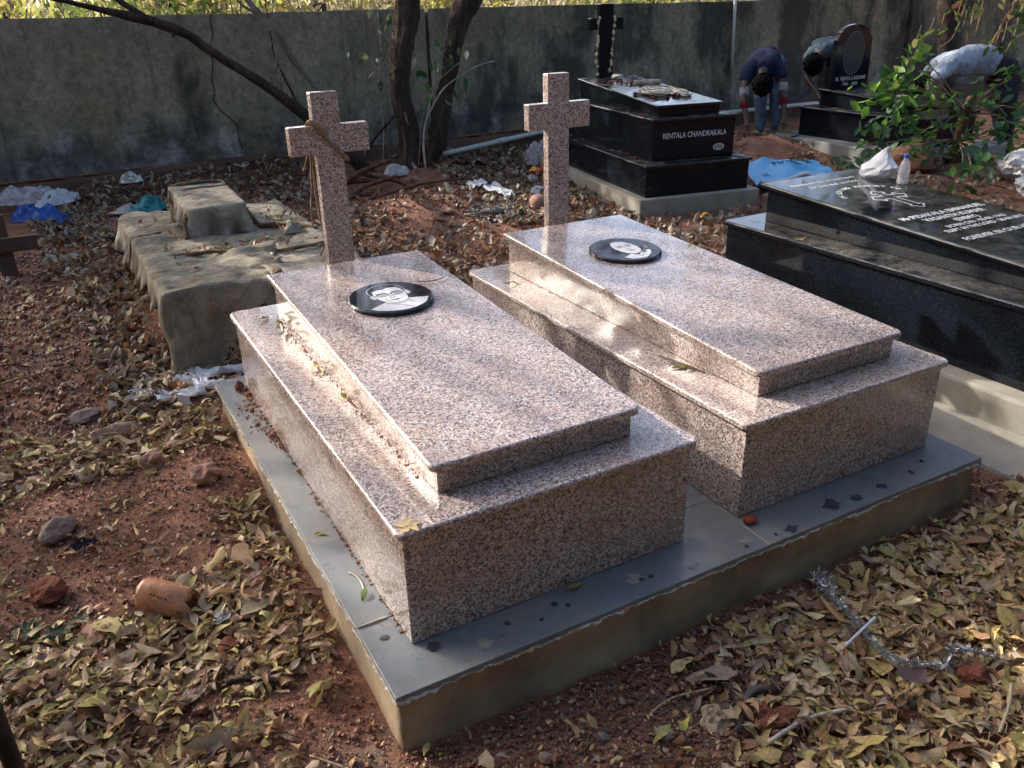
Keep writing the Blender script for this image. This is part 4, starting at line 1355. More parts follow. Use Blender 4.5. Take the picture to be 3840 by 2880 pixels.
def keep_d(X, Y):
    return (np.hypot(X - np.clip(X, .255, .53), Y - np.clip(Y, 3.74, 4.36)) < np.where(Y < 3.74, .205, .15) + .05 * vnoise(X * 11, Y * 11, None, 31)) & (X > .10 + .04 * vnoise(Y * 9, 0 * Y, None, 2))
drape('burlap_sack', (.255, .53, 3.74, 4.36), slope_t, (.18, .16, .26, .12), .012, 63, M['burlap2'], 'burlap sack stretched over the raised head block of the covered grave', .006, .12, keep=keep_d)
# rolled hems of sacking
hem1 = T('sack_hem', (.45, 3.3, .25), 'rope-like rolled hems and seams lying across the burlap sacks', 'sack hem')
def hem(pts, r, seed, name='hem_roll'):
    V, F = tube(pts, r, 8, 6, .4, seed)
    obj(name, V, F, M['burlap3'], hem1, smooth=True)
hem([(.24, 4.34, .468), (.33, 4.345, .478), (.44, 4.34, .480), (.545, 4.32, .468)], .012, 2)
hem([(.24, 4.20, .460), (.38, 4.21, .467), (.55, 4.22, .462)], .007, 3)
hem([(.235, 4.35, .455), (.205, 4.25, .40), (.20, 4.15, .34), (.19, 4.10, .27)], .018, 4)
hem([(.235, 3.78, .42), (.20, 3.72, .36), (.19, 3.66, .28)], .014, 5)
hem([(.55, 3.76, .40), (.60, 3.77, .33), (.64, 3.78, .275), (.75, 3.76, .27), (.85, 3.66, .268), (.93, 3.55, .262)], .016, 6)
hem([(.42, 3.18, .262), (.60, 3.17, .262), (.80, 3.19, .262), (.95, 3.2, .258)], .010, 7)
hem([(.47, 2.72, .25), (.49, 2.80, .262), (.45, 2.98, .266), (.40, 3.2, .268), (.30, 3.32, .27), (.1, 3.36, .27), (-.05, 3.34, .262)], .010, 8)
V, F = crumple((.80, 3.62, .25), .085, .06, .07, 4, 12, .3)
tag(obj('burlap_scrap', V, F, M['burlap2'], smooth=True), 'bunched burlap scrap beside the head block', 'sack')
V, F = blob((.475, 2.76, .262), (.03, .03, .022), 6, 3, .35)
obj('knot', V, F, M['burlap3'], hem1)
th = []
for i in range(260):
    if i < 150:
        x = rng.uniform(-.10, .34); y = 2.70 - rng.uniform(0, .05); z = max(.24 - np.clip(.50 - 1.05 * x, .13, .46) + rng.normal(0, .02), gz(x, y) + .03)
    else:
        x = -.115 - rng.uniform(0, .03); y = rng.uniform(2.8, 4.5); z = -.08 + rng.normal(0, .03)
    th.append(tube([(x, y, z), (x + rng.normal(0, .012), y - rng.uniform(0, .015), z - .03), (x + rng.normal(0, .025), y - rng.uniform(-.01, .03), z - rng.uniform(.03, .07))], .0012, 4, 3))
o_ = obj('loose_threads', *merge(th), M['straw'], loc=(.1, 2.7, 0))
tag(o_, 'loose frayed threads along the torn lower edge of the burlap', 'threads', kind='stuff')
# litter on the sacking
n = 1100
x = rng.uniform(-.05, .92, n); y = rng.uniform(2.8, 4.62, n)
d = np.exp(-((x - .45) / .22) ** 2 - ((y - 3.42) / .16) ** 2) + .9 * np.exp(-((x - .10) / .10) ** 2 - ((y - 3.95) / .3) ** 2) + .6 * np.exp(-((x - .8) / .12) ** 2 - ((y - 3.9) / .35) ** 2) + .07
k = (rng.random(n) < d) & ~((x > .17) & (x < .62) & (y > 3.6) & (y < 4.45))
x, y = x[k], y[k]
PB = np.array([(.30, .12, .05), (.38, .17, .07), (.35, .29, .16), (.24, .24, .08), (.20, .11, .06), (.45, .38, .26)])
o_ = scatter(LEAF, np.stack([x, y, np.full(len(x), .262)], 1), PB[rng.integers(0, 6, len(x))], rng.uniform(.7, 1.2, len(x)), .4, name='sack_litter')
tag(o_, 'red-brown dry leaves gathered on top of the burlap sacks', 'leaf litter', kind='stuff')
tw = []
for i in range(110):
    if i < 16:
        x, y = rng.uniform(.27, .51), rng.uniform(3.76, 4.2); z = .425 + (y - 3.74) / .62 * .03 + .022
    else:
        x, y, z = rng.uniform(0, .9), rng.uniform(2.78, 3.6), .263
    a, l = rng.uniform(0, 6.28), rng.uniform(.03, .10)
    tw.append(tube([(x, y, z), (x + l * .5 * math.cos(a), y + l * .5 * math.sin(a), z + .004), (x + l * math.cos(a + .4), y + l * math.sin(a + .4), z)], .0013, 4, 1))
o_ = obj('dry_stalks', *merge(tw), M['twig'], loc=(.45, 3.3, .25))
tag(o_, 'thin dry stalks strewn over the burlap sacks', 'stalks', kind='stuff')

# ------------------------------------------------------------------ black grave with cross (turned a little)
AA = R(-10.5)
bg = T('black_grave', (4.0, 5.2, -.15), 'tall three-step black granite grave with cross and name RENTALA CHANDRAKALA', 'grave')
def A_(V):
    return rot_xy(V, AA)
def part(name, VF, mat, root, label=None):
    o = obj(name, A_(VF[0]), VF[1], mat, root)
    if label: o['label'] = label
    return o
part('cement_base', bevel(*box(2.93, 4.05, 4.60, 6.95, -.25, .003), .012, 2), M['cement_pale'], bg)
part('lower_block', bevel(*box(3.0, 3.96, 4.655, 6.82, .002, .24), .003, 1), M['black_side'], bg)
part('lower_lid', lid(2.978, 3.985, 4.632, 6.84, .239, .024, (.02,) * 4, .011), M['black_dirty'], bg)
part('middle_block', bevel(*box(3.12, 3.88, 4.79, 6.74, .2635, .579), .003, 1), M['black_side'], bg)
part('middle_lid', lid(3.098, 3.902, 4.768, 6.76, .578, .024, (.02,) * 4, .011), M['black_dirty'], bg)
slA = (.79 - .69) / 1.69
part('upper_block', bevel(*wedge(3.225, 3.80, 4.92, 6.56, .6025, .670, .765), .003, 1), M['black_side'], bg)
part('upper_lid', lid(3.20, 3.825, 4.897, 6.585, .668, .022, (.02, .02, .005, .005), .010, slA), M['black_dirty'], bg)
def cross_outline(cx, cy, w, th, z0, zt, az0, az1, ax0, ax1, name, mat, root, tf):
    parts = [bevel(*box(cx - w, cx + w, cy, cy + th, z0, zt), .004, 2)]
    for a, b in ((ax0, cx - w + .001), (cx + w - .001, ax1)):
        parts.append(bevel(*box(a, b, cy + .0005, cy + th - .0005, az0, az1), .004, 2))
    V, F = merge(parts)
    return obj(name, tf(V), F, mat, root)
cross_outline(3.52, 6.62, .072, .07, .602, 1.452, 1.222, 1.328, 3.351, 3.70, 'cross', M['black_side'], bg, A_)
ux, vy = np.array([math.cos(AA), math.sin(AA), 0]), np.array([-math.sin(AA), math.cos(AA), 0])
def apt(u, v, z):
    return ux * u + vy * v + np.array([0, 0, z])
def serif_text(s, size, o, ex, ey, root, mat, lift=.0012, bold=.0, xs=1.0, name='inscription', align='CENTER'):
    V, F = text_mesh(s, size, bold, xs, align)
    return obj(name, place(V, o, ex, ey, lift), F, mat, root)
serif_text('RENTALA CHANDRAKALA', .062, apt(3.503, 4.790, .459), ux, (0, 0, 1), bg, M['ink_white'], .0013, .0009, .80)
ov_ = np.array([(.052 * math.cos(a), .028 * math.sin(a), 0) for a in np.linspace(0, 2 * math.pi, 41)[:-1]])
obj('number_plate', place(ov_, apt(3.735, 4.790, .344), ux, (0, 0, 1), .001), [tuple(range(40))], M['ink_white'], bg)
serif_text('656', .046, apt(3.735, 4.790, .344), ux, (0, 0, 1), bg, M['ink_black'], .002, .0012, 1.15, 'number')
sv = vy + np.array([0, 0, slA])
za = lambda v: .690 + (v - 4.897) * slA
# worn lettering near the foot of the top slab: only its upper line of small marks can be made out
for q, (w0, wid) in enumerate(((3.50, .20), (3.52, .24))):
    v = 5.02 - .035 * q
    marks = []
    for k in range(14):
        uu = w0 + wid * k / 14
        P = place(np.array([(0, 0, 0), (.009, 0, 0), (.009, .012, 0), (0, .012, 0)]) + (uu - 3.5, 0, 0), apt(3.5, v, za(v)), ux, sv, .0008)
        marks.append((P, [(0, 1, 2, 3)]))
    obj('worn_lettering', *merge(marks), M['splat_pale'], bg)
# garland on the cross
gar = T('flower_garland', tuple(apt(3.5, 6.6, .9)), 'withered cream flower garland hanging from both arms of the black cross', 'garland')
def garland(us, v, zs):
    P = [apt(a, v, b) for a, b in zip(us, zs)]
    V, F = tube(P, .004, 5, 3)
    obj('string', V, F, M['twig_grey'], gar)
    for i in range(14):
        t = rng.random() * (len(P) - 1); k = min(int(t), len(P) - 2); p = P[k] * (1 - (t - k)) + P[k + 1] * (t - k)
        V, F = blob(p + rng.normal(0, .004, 3), (.016, .013, .018), i, 1, .4)
        obj('flower', V, F, M['petal_cream'], gar)
garland([3.44, 3.425, 3.42, 3.415, 3.41, 3.42, 3.43], 6.605, [1.335, 1.28, 1.18, 1.05, .95, .85, .80])
garland([3.60, 3.59, 3.588, 3.575, 3.57, 3.555, 3.545], 6.605, [1.335, 1.27, 1.17, 1.04, .95, .86, .82])
# pale cord heap with cut branch ends, and dried roses
cord = T('cord_heap', tuple(apt(3.52, 5.6, .74)), 'heap of pale looped cord on top of the black grave with the cross', 'cord')
def loops(cu, cv, n, su, sv_, r, seed):
    q = np.random.default_rng(seed)
    pts = []
    for i in range(n):
        a = i * 1.9 + q.uniform(-.5, .5); rr = q.uniform(.45, 1.0)
        u, v = cu + su * rr * math.cos(a), cv + sv_ * rr * math.sin(a)
        pts.append(apt(u, v, za(v) + .008 + .03 * q.random()))
    V, F = tube(pts, r, 6, 6, .1, seed)
    obj('cord_loop', V, F, M['rope_pale'], cord, smooth=True)
for k in range(5):
    loops(3.44 + .03 * k, 5.42 + .03 * k, 14, .15, .19, .0055, k)
for k in range(3):
    loops(3.66, 5.33, 12, .09, .14, .0065, 20 + k)
for k in range(3):
    loops(3.56, 6.42, 14, .06, .07, .004, 30 + k)
for i, (u, v, du) in enumerate(((3.50, 5.70, .10), (3.57, 5.72, .06))):
    P = [apt(u - du, v + .05, za(v) + .055), apt(u, v, za(v) + .06), apt(u + .06, v - .05, za(v) + .058)]
    V, F = tube(P, .026, 10, 2, .08, i)
    tag(obj('cut_branch', V, F, M['cement_pale'], smooth=True), ('longer' if i == 0 else 'shorter') + ' pale cut branch piece lying on the cord heap', 'branch')
for i in range(22):
    if i < 12: u, v = 3.30 + .36 * i / 12 + rng.normal(0, .01), 6.2 - .25 * i / 12 + rng.normal(0, .03)
    else: u, v = rng.uniform(3.27, 3.62), rng.uniform(5.18, 5.45)
    V, F = blob(apt(u, v, za(v) + .012), (.018, .016, .012), i, 1, .5)
    tag(obj('dried_rose', V, F, M['petal']), 'shrivelled dark red rose on the top slab of the cross grave', 'rose', 'dried roses on the black cross grave')
for i, (u, v, z) in enumerate(((3.06, 4.95, .605), (3.15, 5.35, .605), (3.17, 5.42, .605), (3.04, 4.98, .265), (3.06, 5.2, .265))):
    V, F = blob(apt(u + .03, v, z + .008), (.018, .016, .010), i + 40, 1, .5)
    tag(obj('dried_rose', V, F, M['petal']), 'shrivelled dark red rose fallen on the ledges of the cross grave', 'rose', 'dried roses on the ledges')

# ------------------------------------------------------------------ black grave at the right edge
B = T('black_grave', (3.2, 1.1, -.15), 'low black granite grave engraved Mr. PIDAKALA EMMANUEL VASANTH KUMAR', 'grave')
obj('cement_base', *bevel(*box(2.665, 3.96, -1.2, 2.08, -.25, .028), .014, 2), M['cement_pale'], B)
V, F = box(2.40, 2.68, -1.2, 2.2, -.26, -.10)
V[4, 2] -= .035; V[7, 2] -= .035
obj('cement_skirt', *bevel(V, F, .02, 2), M['cement_pale'], B)
obj('lower_block', *bevel(*box(2.765, 3.80, -1.0, 1.955, .027, .352), .003, 1), M['black_clean'], B)
obj('lower_lid', *lid(2.742, 3.823, -1.02, 1.977, .351, .024, (.02, .02, .03, .03), .011), M['black_dirty'], B)
slB = .062
obj('upper_block', *bevel(*wedge(2.915, 3.59, -.60, 1.83, .3755, .397, .550), .003, 1), M['black_clean'], B)
obj('upper_lid', *lid(2.888, 3.615, -.63, 1.86, .401, .022, (.02, .02, .012, .012), .010, slB), M['black'], B)
zb = lambda y: .423 + (y + .63) * slB
eyB = np.array([0, 1, slB])
def bt(s, size, x, y, bold=.0008, xs=1.0, al='CENTER', name='inscription'):
    serif_text(s, size, np.array([x, y, zb(y)]), (1, 0, 0), eyB, B, M['ink_white'], .0012, bold, xs, name, al)
bt('Blessed are the pure in heart', .042, 3.20, 1.725, .0006, .95)
bt('for they shall see God.', .042, 3.22, 1.655, .0006, .95)
arcp = []
word = 'IN LOVING MEMORY OF'
for i, ch in enumerate(word):
    if ch == ' ': continue
    a = R(172 - 164 * i / (len(word) - 1))
    V, F = text_mesh(ch, .042, .0008)
    dx, dy = math.cos(a - math.pi / 2), math.sin(a - math.pi / 2)
    px_, py_ = 3.245 + .20 * math.cos(a), 1.41 + .155 * math.sin(a)
    V2 = np.stack([px_ + V[:, 0] * dx - V[:, 1] * dy, py_ + V[:, 0] * dy + V[:, 1] * dx], 1)
    arcp.append((np.c_[V2, zb(V2[:, 1]) + .0012], F))
obj('inscription', *merge(arcp), M['ink_white'], B)
def budded_cross(cx, cy, s):
    arm = []
    def trefoil(ax, ay):
        out = []
        for da in (-100, -40, 0, 40, 100):
            out.append(da)
        return out
    pts = []
    w = .026 * s
    for (ang, L) in ((90, .105 * s), (0, .105 * s), (-90, .20 * s), (180, .105 * s)):
        a = R(ang)
        d = np.array([math.cos(a), math.sin(a)]); nrm = np.array([-d[1], d[0]])
        seq = [(w, w), (L - .032 * s, w), (L - .038 * s, w + .018 * s), (L - .014 * s, w + .022 * s), (L - .010 * s, w), (L + .012 * s, w * .6), (L + .018 * s, 0)]
        seq = seq + [(p, -q) for p, q in seq[-2::-1]]
        pts += [np.array([cx, cy]) + d * p + nrm * q for p, q in seq]
    return pts
bp = budded_cross(3.268, 1.345, .92)
ring = []
for a, b in zip(bp, bp[1:] + bp[:1]):
    d = b - a; l = np.linalg.norm(d)
    if l < 1e-6: continue
    nrm = np.array([-d[1], d[0]]) / l * .0028
    q = [a - nrm, b - nrm, b + nrm, a + nrm]
    ring.append((np.array([(p[0], p[1], zb(p[1]) + .0012) for p in q]), [(0, 1, 2, 3)]))
obj('engraved_cross', *merge(ring), M['ink_white'], B)
bt('Mr.PIDAKALA EMMANUEL', .054, 3.27, 1.04, .0016, .96)
bt('VASANTH KUMAR', .054, 3.275, .98, .0016, .96)
bt('(EMMY)', .05, 3.28, .924, .0016, 1.0)
bt('BORN ON : 03-09-1963', .04, 3.278, .870, .0010, 1.05)
bt('SLEPT IN THE LORD : 28-08-2015', .04, 3.278, .824, .0010, .98)
bt('FOREVER IN OUR HEARTS', .052, 3.26, .715, .0010, .95)
# bag and bottle on that slab
prof = [(.085, 0), (.10, .012), (.098, .035), (.088, .060), (.070, .085), (.052, .108), (.034, .128), (.018, .146), (.010, .160), (.004, .164)]
V, F = lathe(prof, (0, 0, 0), 30)
an = np.arctan2(V[:, 1], V[:, 0])
V[:, :2] *= (1 + .16 * (1 - 2 * np.abs(vnoise(np.cos(an) * 3 + 5, np.sin(an) * 3 + 5, V[:, 2] * 7, 9))) * sstep(.0, .05, V[:, 2]))[:, None]
V[:, 0] *= .55
V = V + (np.array([.020, .022, .012]) * np.stack([fbm(V[:, 0] * 16 + k, V[:, 1] * 16, V[:, 2] * 16, 5 + k, 3) for k in range(3)], 1))
V[:, 1] -= V[:, 2] * .42
V[:, 2] = np.maximum(V[:, 2], 0)
V = V + (3.55, 1.68, zb(1.66) + .003)
tag(obj('white_bag', V, F, M['p_white'], smooth=False), 'white plastic bag bunched up to a point on the black slab', 'bag')
bot = T('water_bottle', (3.545, 1.49, zb(1.49)), 'small clear water bottle with blue cap beside the white bag', 'bottle')
zz = zb(1.49) + .001
V, F = lathe([(.001, 0), (.026, 0), (.030, .006), (.030, .03), (.028, .035), (.030, .04), (.028, .05), (.030, .055), (.030, .075), (.027, .090), (.017, .118), (.011, .130), (.011, .138)], (3.545, 1.49, zz), 24)
obj('body', V, F, M['p_clear2'], bot, smooth=True)
V, F = lathe([(.0005, .155), (.0115, .155), (.0125, .153), (.0125, .137), (.0115, .136)], (3.545, 1.49, zz), 18)
obj('cap', V, F, M['cap_blue'], bot)
V, F = lathe([(.001, .003), (.025, .003), (.0285, .008), (.0285, .016), (.001, .017)], (3.545, 1.49, zz), 18)
obj('water', V, F, M['p_clear'], bot)

# ------------------------------------------------------------------ black grave with headstone
Cg = T('black_grave', (7.9, 5.2, -.15), 'black granite grave with arched headstone N. VIJAYA LAKSHMI', 'grave')
obj('cement_base', *bevel(*box(7.15, 8.62, 4.0, 6.05, -.3, -.005), .012, 2), M['cement_grey'], Cg)
obj('lower_block', *bevel(*box(7.375, 8.36, 4.28, 5.80, -.004, .286), .003, 1), M['black_side'], Cg)
obj('lower_lid', *lid(7.352, 8.385, 4.257, 5.82, .285, .025, (.02,) * 4, .011), M['black_dirty'], Cg)
slC = .06
obj('upper_block', *bevel(*wedge(7.585, 8.18, 4.45, 5.72, .311, .395, .475), .003, 1), M['black_side'], Cg)
obj('upper_lid', *lid(7.56, 8.20, 4.425, 5.745, .396, .022, (.02,) * 4, .010, slC), M['black'], Cg)
zc = lambda y: .418 + (y - 4.425) * slC
# headstone with shouldered arch
hx0, hx1, hy = 7.60, 8.20, 5.60
hz = zc(5.62)
half = [(-.30, 0), (-.285, .52), (-.255, .565), (-.235, .575)] + [(-.235 + .235 * (1 - math.cos(R(90 * k / 8))), .575 + .105 * math.sin(R(90 * k / 8))) for k in range(1, 9)]
outl = half + [(-x, z) for x, z in half[-2::-1]]
outl = [(7.90 + x, hz + z) for x, z in outl][::-1]
n = len(outl)
V = np.array([(x, hy, z) for x, z in outl] + [(x, hy + .06, z) for x, z in outl])
F = [tuple(range(n)), tuple(range(2 * n - 1, n - 1, -1))] + [(k, n + k, n + (k + 1) % n, (k + 1) % n) for k in range(n)]
bm = bmesh.new(); vv = [bm.verts.new(v) for v in V]
for f in F: bm.faces.new([vv[i] for i in f])
bmesh.ops.recalc_face_normals(bm, faces=bm.faces[:])
bmesh.ops.bevel(bm, geom=[e for e in bm.edges if abs(e.verts[0].co.y - e.verts[1].co.y) < .01], offset=.006, segments=2, profile=.5, affect='EDGES')
bm.verts.index_update()
obj('headstone', np.array([v.co[:] for v in bm.verts]), [tuple(v.index for v in f.verts) for f in bm.faces], M['black_side'], Cg)
bm.free()
V, F = [], []
for k in range(48):
    a = 2 * math.pi * k / 48
    for rr in (1.0, 1.02):
        V.append((7.90 + .165 * rr * math.cos(a), hy - .0015, hz + .375 + .225 * rr * math.sin(a)))
F = [(2 * k, 2 * ((k + 1) % 48), 2 * ((k + 1) % 48) + 1, 2 * k + 1) for k in range(48)]
obj('oval_rim', np.array(V), F, M['splat_pale'], Cg)
obj('oval_portrait', np.array([(7.90 + .163 * math.cos(a), hy - .001, hz + .375 + .222 * math.sin(a)) for a in np.linspace(0, 2 * math.pi, 41)[:-1]]), [tuple(range(40))], plain('grey_polish', (.022, .025, .028), .4, .25, .3), Cg)
serif_text('N. VIJAYA LAKSHMI', .058, (7.90, hy, hz + .105), (1, 0, 0), (0, 0, 1), Cg, M['ink_white'], .0015, .0006, .98)
serif_text('1942  -  2020', .046, (7.90, hy, hz + .045), (1, 0, 0), (0, 0, 1), Cg, M['ink_white'], .0015, .0006, 1.0)
mk = []
for (y, xa, xb) in ((5.20, 7.75, 8.0), (4.95, 7.7, 8.1), (4.91, 7.72, 8.1), (4.87, 7.7, 8.05), (4.72, 7.85, 8.1)):
    xq = xa
    while xq < xb:
        w = rng.uniform(.012, .03)
        P = place(np.array([(0, 0, 0), (w, 0, 0), (w, .016, 0), (0, .016, 0)]), (xq, y, zc(y)), (1, 0, 0), (0, 1, slC), .001)
        mk.append((P, [(0, 1, 2, 3)])); xq += w + .010
obj('worn_lettering', *merge(mk), M['ink_white'], Cg)

# ------------------------------------------------------------------ trees and plants
def leafpoly(L, W, seed=0, curl=.5, cup=.2):
    return leaf_shape(L, W, 4, curl, cup, .2, 0, .04, seed=seed)
BROAD = [leafpoly(1.0, .52, i, .5, .25) for i in range(4)] + [leafpoly(1.0, .40, 9 + i, .7, .3) for i in range(3)]

twin = T('twin_trunk_tree', (3.0, 6.8, -.15), 'dark tree with two rough trunks rising from one base before the wall', 'tree')
t1 = [(2.80, 6.60, -.25), (2.805, 6.60, 0.0), (2.817, 6.60, .28), (2.755, 6.6, .72), (2.783, 6.6, 1.0), (2.846, 6.6, 1.27), (2.90, 6.6, 1.535), (2.95, 6.55, 2.3), (2.8, 6.4, 3.4), (2.6, 6.2, 5.0)]
V, F = tube(t1, [.17, .125, .107, .093, .098, .105, .115, .11, .08, .04], 26, 8, .10, 3, furrow=.16)
obj('trunk', V, F, M['bark'], twin, smooth=True)
t2 = [(3.19, 7.10, -.25), (3.24, 7.10, -.05), (3.342, 7.1, .175), (3.42, 7.1, .487), (3.517, 7.1, .80), (3.59, 7.1, 1.087), (3.69, 7.1, 1.381), (3.80, 7.1, 1.56), (4.15, 7.0, 2.3), (4.6, 6.8, 3.6), (4.9, 6.5, 5.0)]
V, F = tube(t2, [.13, .10, .107, .092, .080, .090, .112, .12, .11, .08, .04], 24, 8, .12, 8, furrow=.14)
obj('trunk', V, F, M['bark'], twin, smooth=True)
for k, pts in enumerate(([(2.71, 6.50, -.14), (2.70, 6.49, .05), (2.72, 6.50, .25), (2.70, 6.51, .42)], [(2.90, 6.50, -.14), (2.90, 6.49, .06), (2.885, 6.495, .2)], [(2.98, 6.62, -.15), (2.97, 6.55, .1), (2.94, 6.53, .3)])):
    V, F = tube(pts, [.022, .017, .014, .008][:len(pts)], 7, 5, .3, k)
    obj('bark_ridge', V, F, M['bark_red'], twin, smooth=True)
for (p, s) in (((3.46, 7.0, 1.02), .04), ((2.70, 6.52, .92), .03)):
    V, F = blob(p, (s, s, s * 1.2), 5, 2, .4)
    obj('knot', V, F, M['bark'], twin, smooth=True)
limb = T('leaning_tree', (2.5, 6.95, -.15), 'dark leaning trunk sweeping up to the left in front of the wall', 'tree')
lp = [(2.62, 6.95, -.25), (2.50, 6.92, -.126), (2.25, 6.9, .157), (1.83, 6.9, .589), (1.505, 6.9, .861), (1.20, 6.9, 1.077), (1.055, 6.9, 1.181), (.915, 6.9, 1.30), (.70, 6.9, 1.395), (.53, 6.9, 1.452), (.40, 6.9, 1.475)]
V, F = tube(lp, [.085, .075, .062, .052, .044, .040, .038, .040, .040, .044, .036], 18, 6, .10, 13, furrow=.1)
obj('trunk', V, F, M['bark'], limb, smooth=True)
V, F = tube([(.42, 6.9, 1.475), (.24, 6.88, 1.522), (.05, 6.85, 1.575), (-.3, 6.8, 1.70), (-1.0, 6.6, 2.2)], [.036, .024, .020, .016, .01], 12, 6, .12, 14)
obj('branch', V, F, M['bark'], limb, smooth=True)
V, F = tube([(.62, 6.9, 1.42), (.54, 6.9, 1.49), (.40, 6.92, 1.60), (.1, 7.0, 1.95), (-.1, 7.1, 2.6)], [.034, .028, .024, .02, .01], 12, 6, .12, 15)
obj('branch', V, F, M['bark'], limb, smooth=True)
V, F = tube([(.80, 6.9, 1.345), (.79, 6.87, 1.31), (.785, 6.86, 1.285)], [.02, .014, .010], 7, 3, .2, 16)
obj('branch_stub', V, F, M['bark'], limb, smooth=True)
pale = T('bare_branch', (1.95, 7.5, .7), 'thin pale grey bare branch slanting in front of the wall', 'branch')
V, F = tube([(2.28, 7.2, .42), (2.14, 7.25, .70), (2.02, 7.3, .90), (1.93, 7.35, 1.04), (1.83, 7.4, 1.26), (1.72, 7.5, 1.44), (1.62, 7.6, 1.60), (1.4, 7.8, 2.1)], [.016, .02, .022, .03, .032, .03, .028, .02], 10, 6, .1, 17)
obj('stem', V, F, M['bark_grey'], pale, smooth=True)
V, F = tube([(1.72, 7.5, 1.44), (1.60, 7.5, 1.50), (1.52, 7.5, 1.58), (1.4, 7.4, 1.8)], [.016, .012, .010, .008], 7, 5)
obj('twig', V, F, M['bark_grey'], pale, smooth=True)
dv = T('dead_vine', (1.95, 7.6, .5), 'thin dark dead vine dangling down beside the pale branch', 'vine')
V, F = tube([(1.78, 7.5, 1.60), (1.79, 7.5, 1.34), (1.80, 7.5, 1.08), (1.83, 7.4, .90), (1.88, 7.35, .76), (1.93, 7.2, .52), (2.02, 7.1, .35)], [.006, .007, .008, .011, .012, .012, .008], 6, 8, .6, 4)
obj('stem', V, F, M['bark'], dv, smooth=True)
for k in range(16):
    t = k / 16
    V, F = tube([(1.80 + .12 * t ** 2, 7.5 - .3 * t, 1.2 - .75 * t), (1.80 + .12 * t ** 2 + rng.normal(0, .03), 7.48 - .3 * t, 1.2 - .75 * t - .05)], .003, 5, 1)
    obj('tendril', V, F, M['straw'], dv)

sap = T('sapling', (2.85, 6.7, -.14), 'sparse sapling with a few round backlit leaves round the twin trunks', 'sapling')
def stem(pts, r0, r1, mat='twig', root=sap):
    V, F = tube(pts, np.linspace(r0, r1, len(pts)), 6, 4, .12, 3)
    obj('stem', V, F, M[mat], root, smooth=True)
stem([(2.45, 7.0, -.1), (2.51, 7.04, .23), (2.61, 7.08, .46), (2.77, 7.1, .89), (2.90, 7.1, 1.15), (2.95, 7.1, 1.5)], .010, .005)
stem([(2.90, 6.42, -.12), (2.89, 6.44, .19), (2.95, 6.51, .40), (3.06, 6.54, .57), (3.20, 6.55, .73), (3.39, 6.51, .85), (3.56, 6.46, .93), (3.70, 6.40, .96)], .013, .004, 'twig_grey')
stem([(2.93, 6.50, .37), (3.06, 6.50, .75), (3.06, 6.48, 1.0)], .007, .004, 'twig_grey')
stem([(2.95, 6.6, .58), (3.15, 6.68, .75), (3.30, 6.68, .86), (3.47, 6.66, .97)], .008, .004)
stem([(2.77, 6.50, .42), (2.73, 6.55, .61), (2.67, 6.68, .80), (2.59, 6.82, .96), (2.50, 6.93, 1.03), (2.42, 6.93, 1.06)], .010, .004)
stem([(2.71, 6.60, .72), (2.62, 6.75, .76), (2.56, 6.82, .80)], .005, .003)
stem([(2.40, 7.0, -.1), (2.55, 7.0, .20), (2.75, 6.75, .50)], .014, .010, 'bark')
stem([(2.69, 6.88, -.1), (2.70, 6.9, .3), (2.78, 6.9, .62)], .006, .003)
stem([(2.60, 6.9, -.1), (2.66, 6.9, .35), (2.64, 6.9, .75), (2.70, 6.9, 1.1), (2.72, 6.95, 1.5)], .006, .003, 'twig_grey')
stem([(2.80, 6.75, 1.0), (2.79, 6.80, 1.12), (2.70, 6.95, 1.31), (2.61, 7.1, 1.50)], .009, .004)
stem([(2.50, 7.0, -.1), (2.66, 6.95, .1), (2.9, 6.9, .35)], .005, .003)
stem([(2.81, 6.44, -.1), (2.88, 6.48, .32), (2.93, 6.48, .53), (2.95, 6.46, .62)], .006, .003)
twl = [(2.56, 6.84, .87, .11, 2), (2.60, 6.83, .87, .08, 2), (2.55, 6.90, 1.04, .09, 1), (2.52, 6.92, 1.02, .07, 3), (2.74, 6.87, 1.11, .10, 1), (2.73, 6.95, 1.36, .12, 0), (2.81, 6.90, 1.36, .12, 1), (2.87, 6.48, .97, .11, 2),
       (2.90, 6.47, .88, .12, 0), (2.97, 6.5, .86, .12, 0), (3.17, 6.6, .91, .08, 2), (3.34, 6.47, .83, .14, 1), (3.40, 6.46, .74, .16, 0), (3.47, 6.56, 1.02, .09, 2), (3.45, 6.6, .98, .07, 1), (3.21, 6.7, 1.11, .09, 0), (3.00, 6.5, .75, .11, 0), (2.84, 6.9, 1.40, .10, 0),
       (3.0, 6.45, .66, .10, 0), (3.28, 6.47, .66, .12, 0), (2.49, 6.9, 1.0, .07, 0), (2.46, 6.93, .30, .08, 0)]
SAPC = np.array([(.05, .11, .05), (.14, .20, .10), (.62, .62, .50), (.55, .36, .04)])
for q in range(34):
    b_ = twl[rng.integers(0, 22)]
    twl.append((b_[0] + rng.normal(0, .10), b_[1] - abs(rng.normal(0, .05)), b_[2] + rng.normal(0, .12), rng.uniform(.06, .12), int(rng.choice([0, 0, 1, 1, 2]))))
for (x, y, z, s, c) in twl:
    V, F = BROAD[rng.integers(0, 4)]
    Rm = rotmats(np.array([rng.uniform(0, 6.28)]), np.array([rng.uniform(.5, 1.5)]), np.array([rng.uniform(-.8, .8)]))[0]
    W = (V * s) @ Rm.T * (1, 1, 1) + (x, y, z)
    obj('leaf', W, F, M['shrub'], sap, cols=np.tile(SAPC[c], (len(W), 1)), smooth=True)

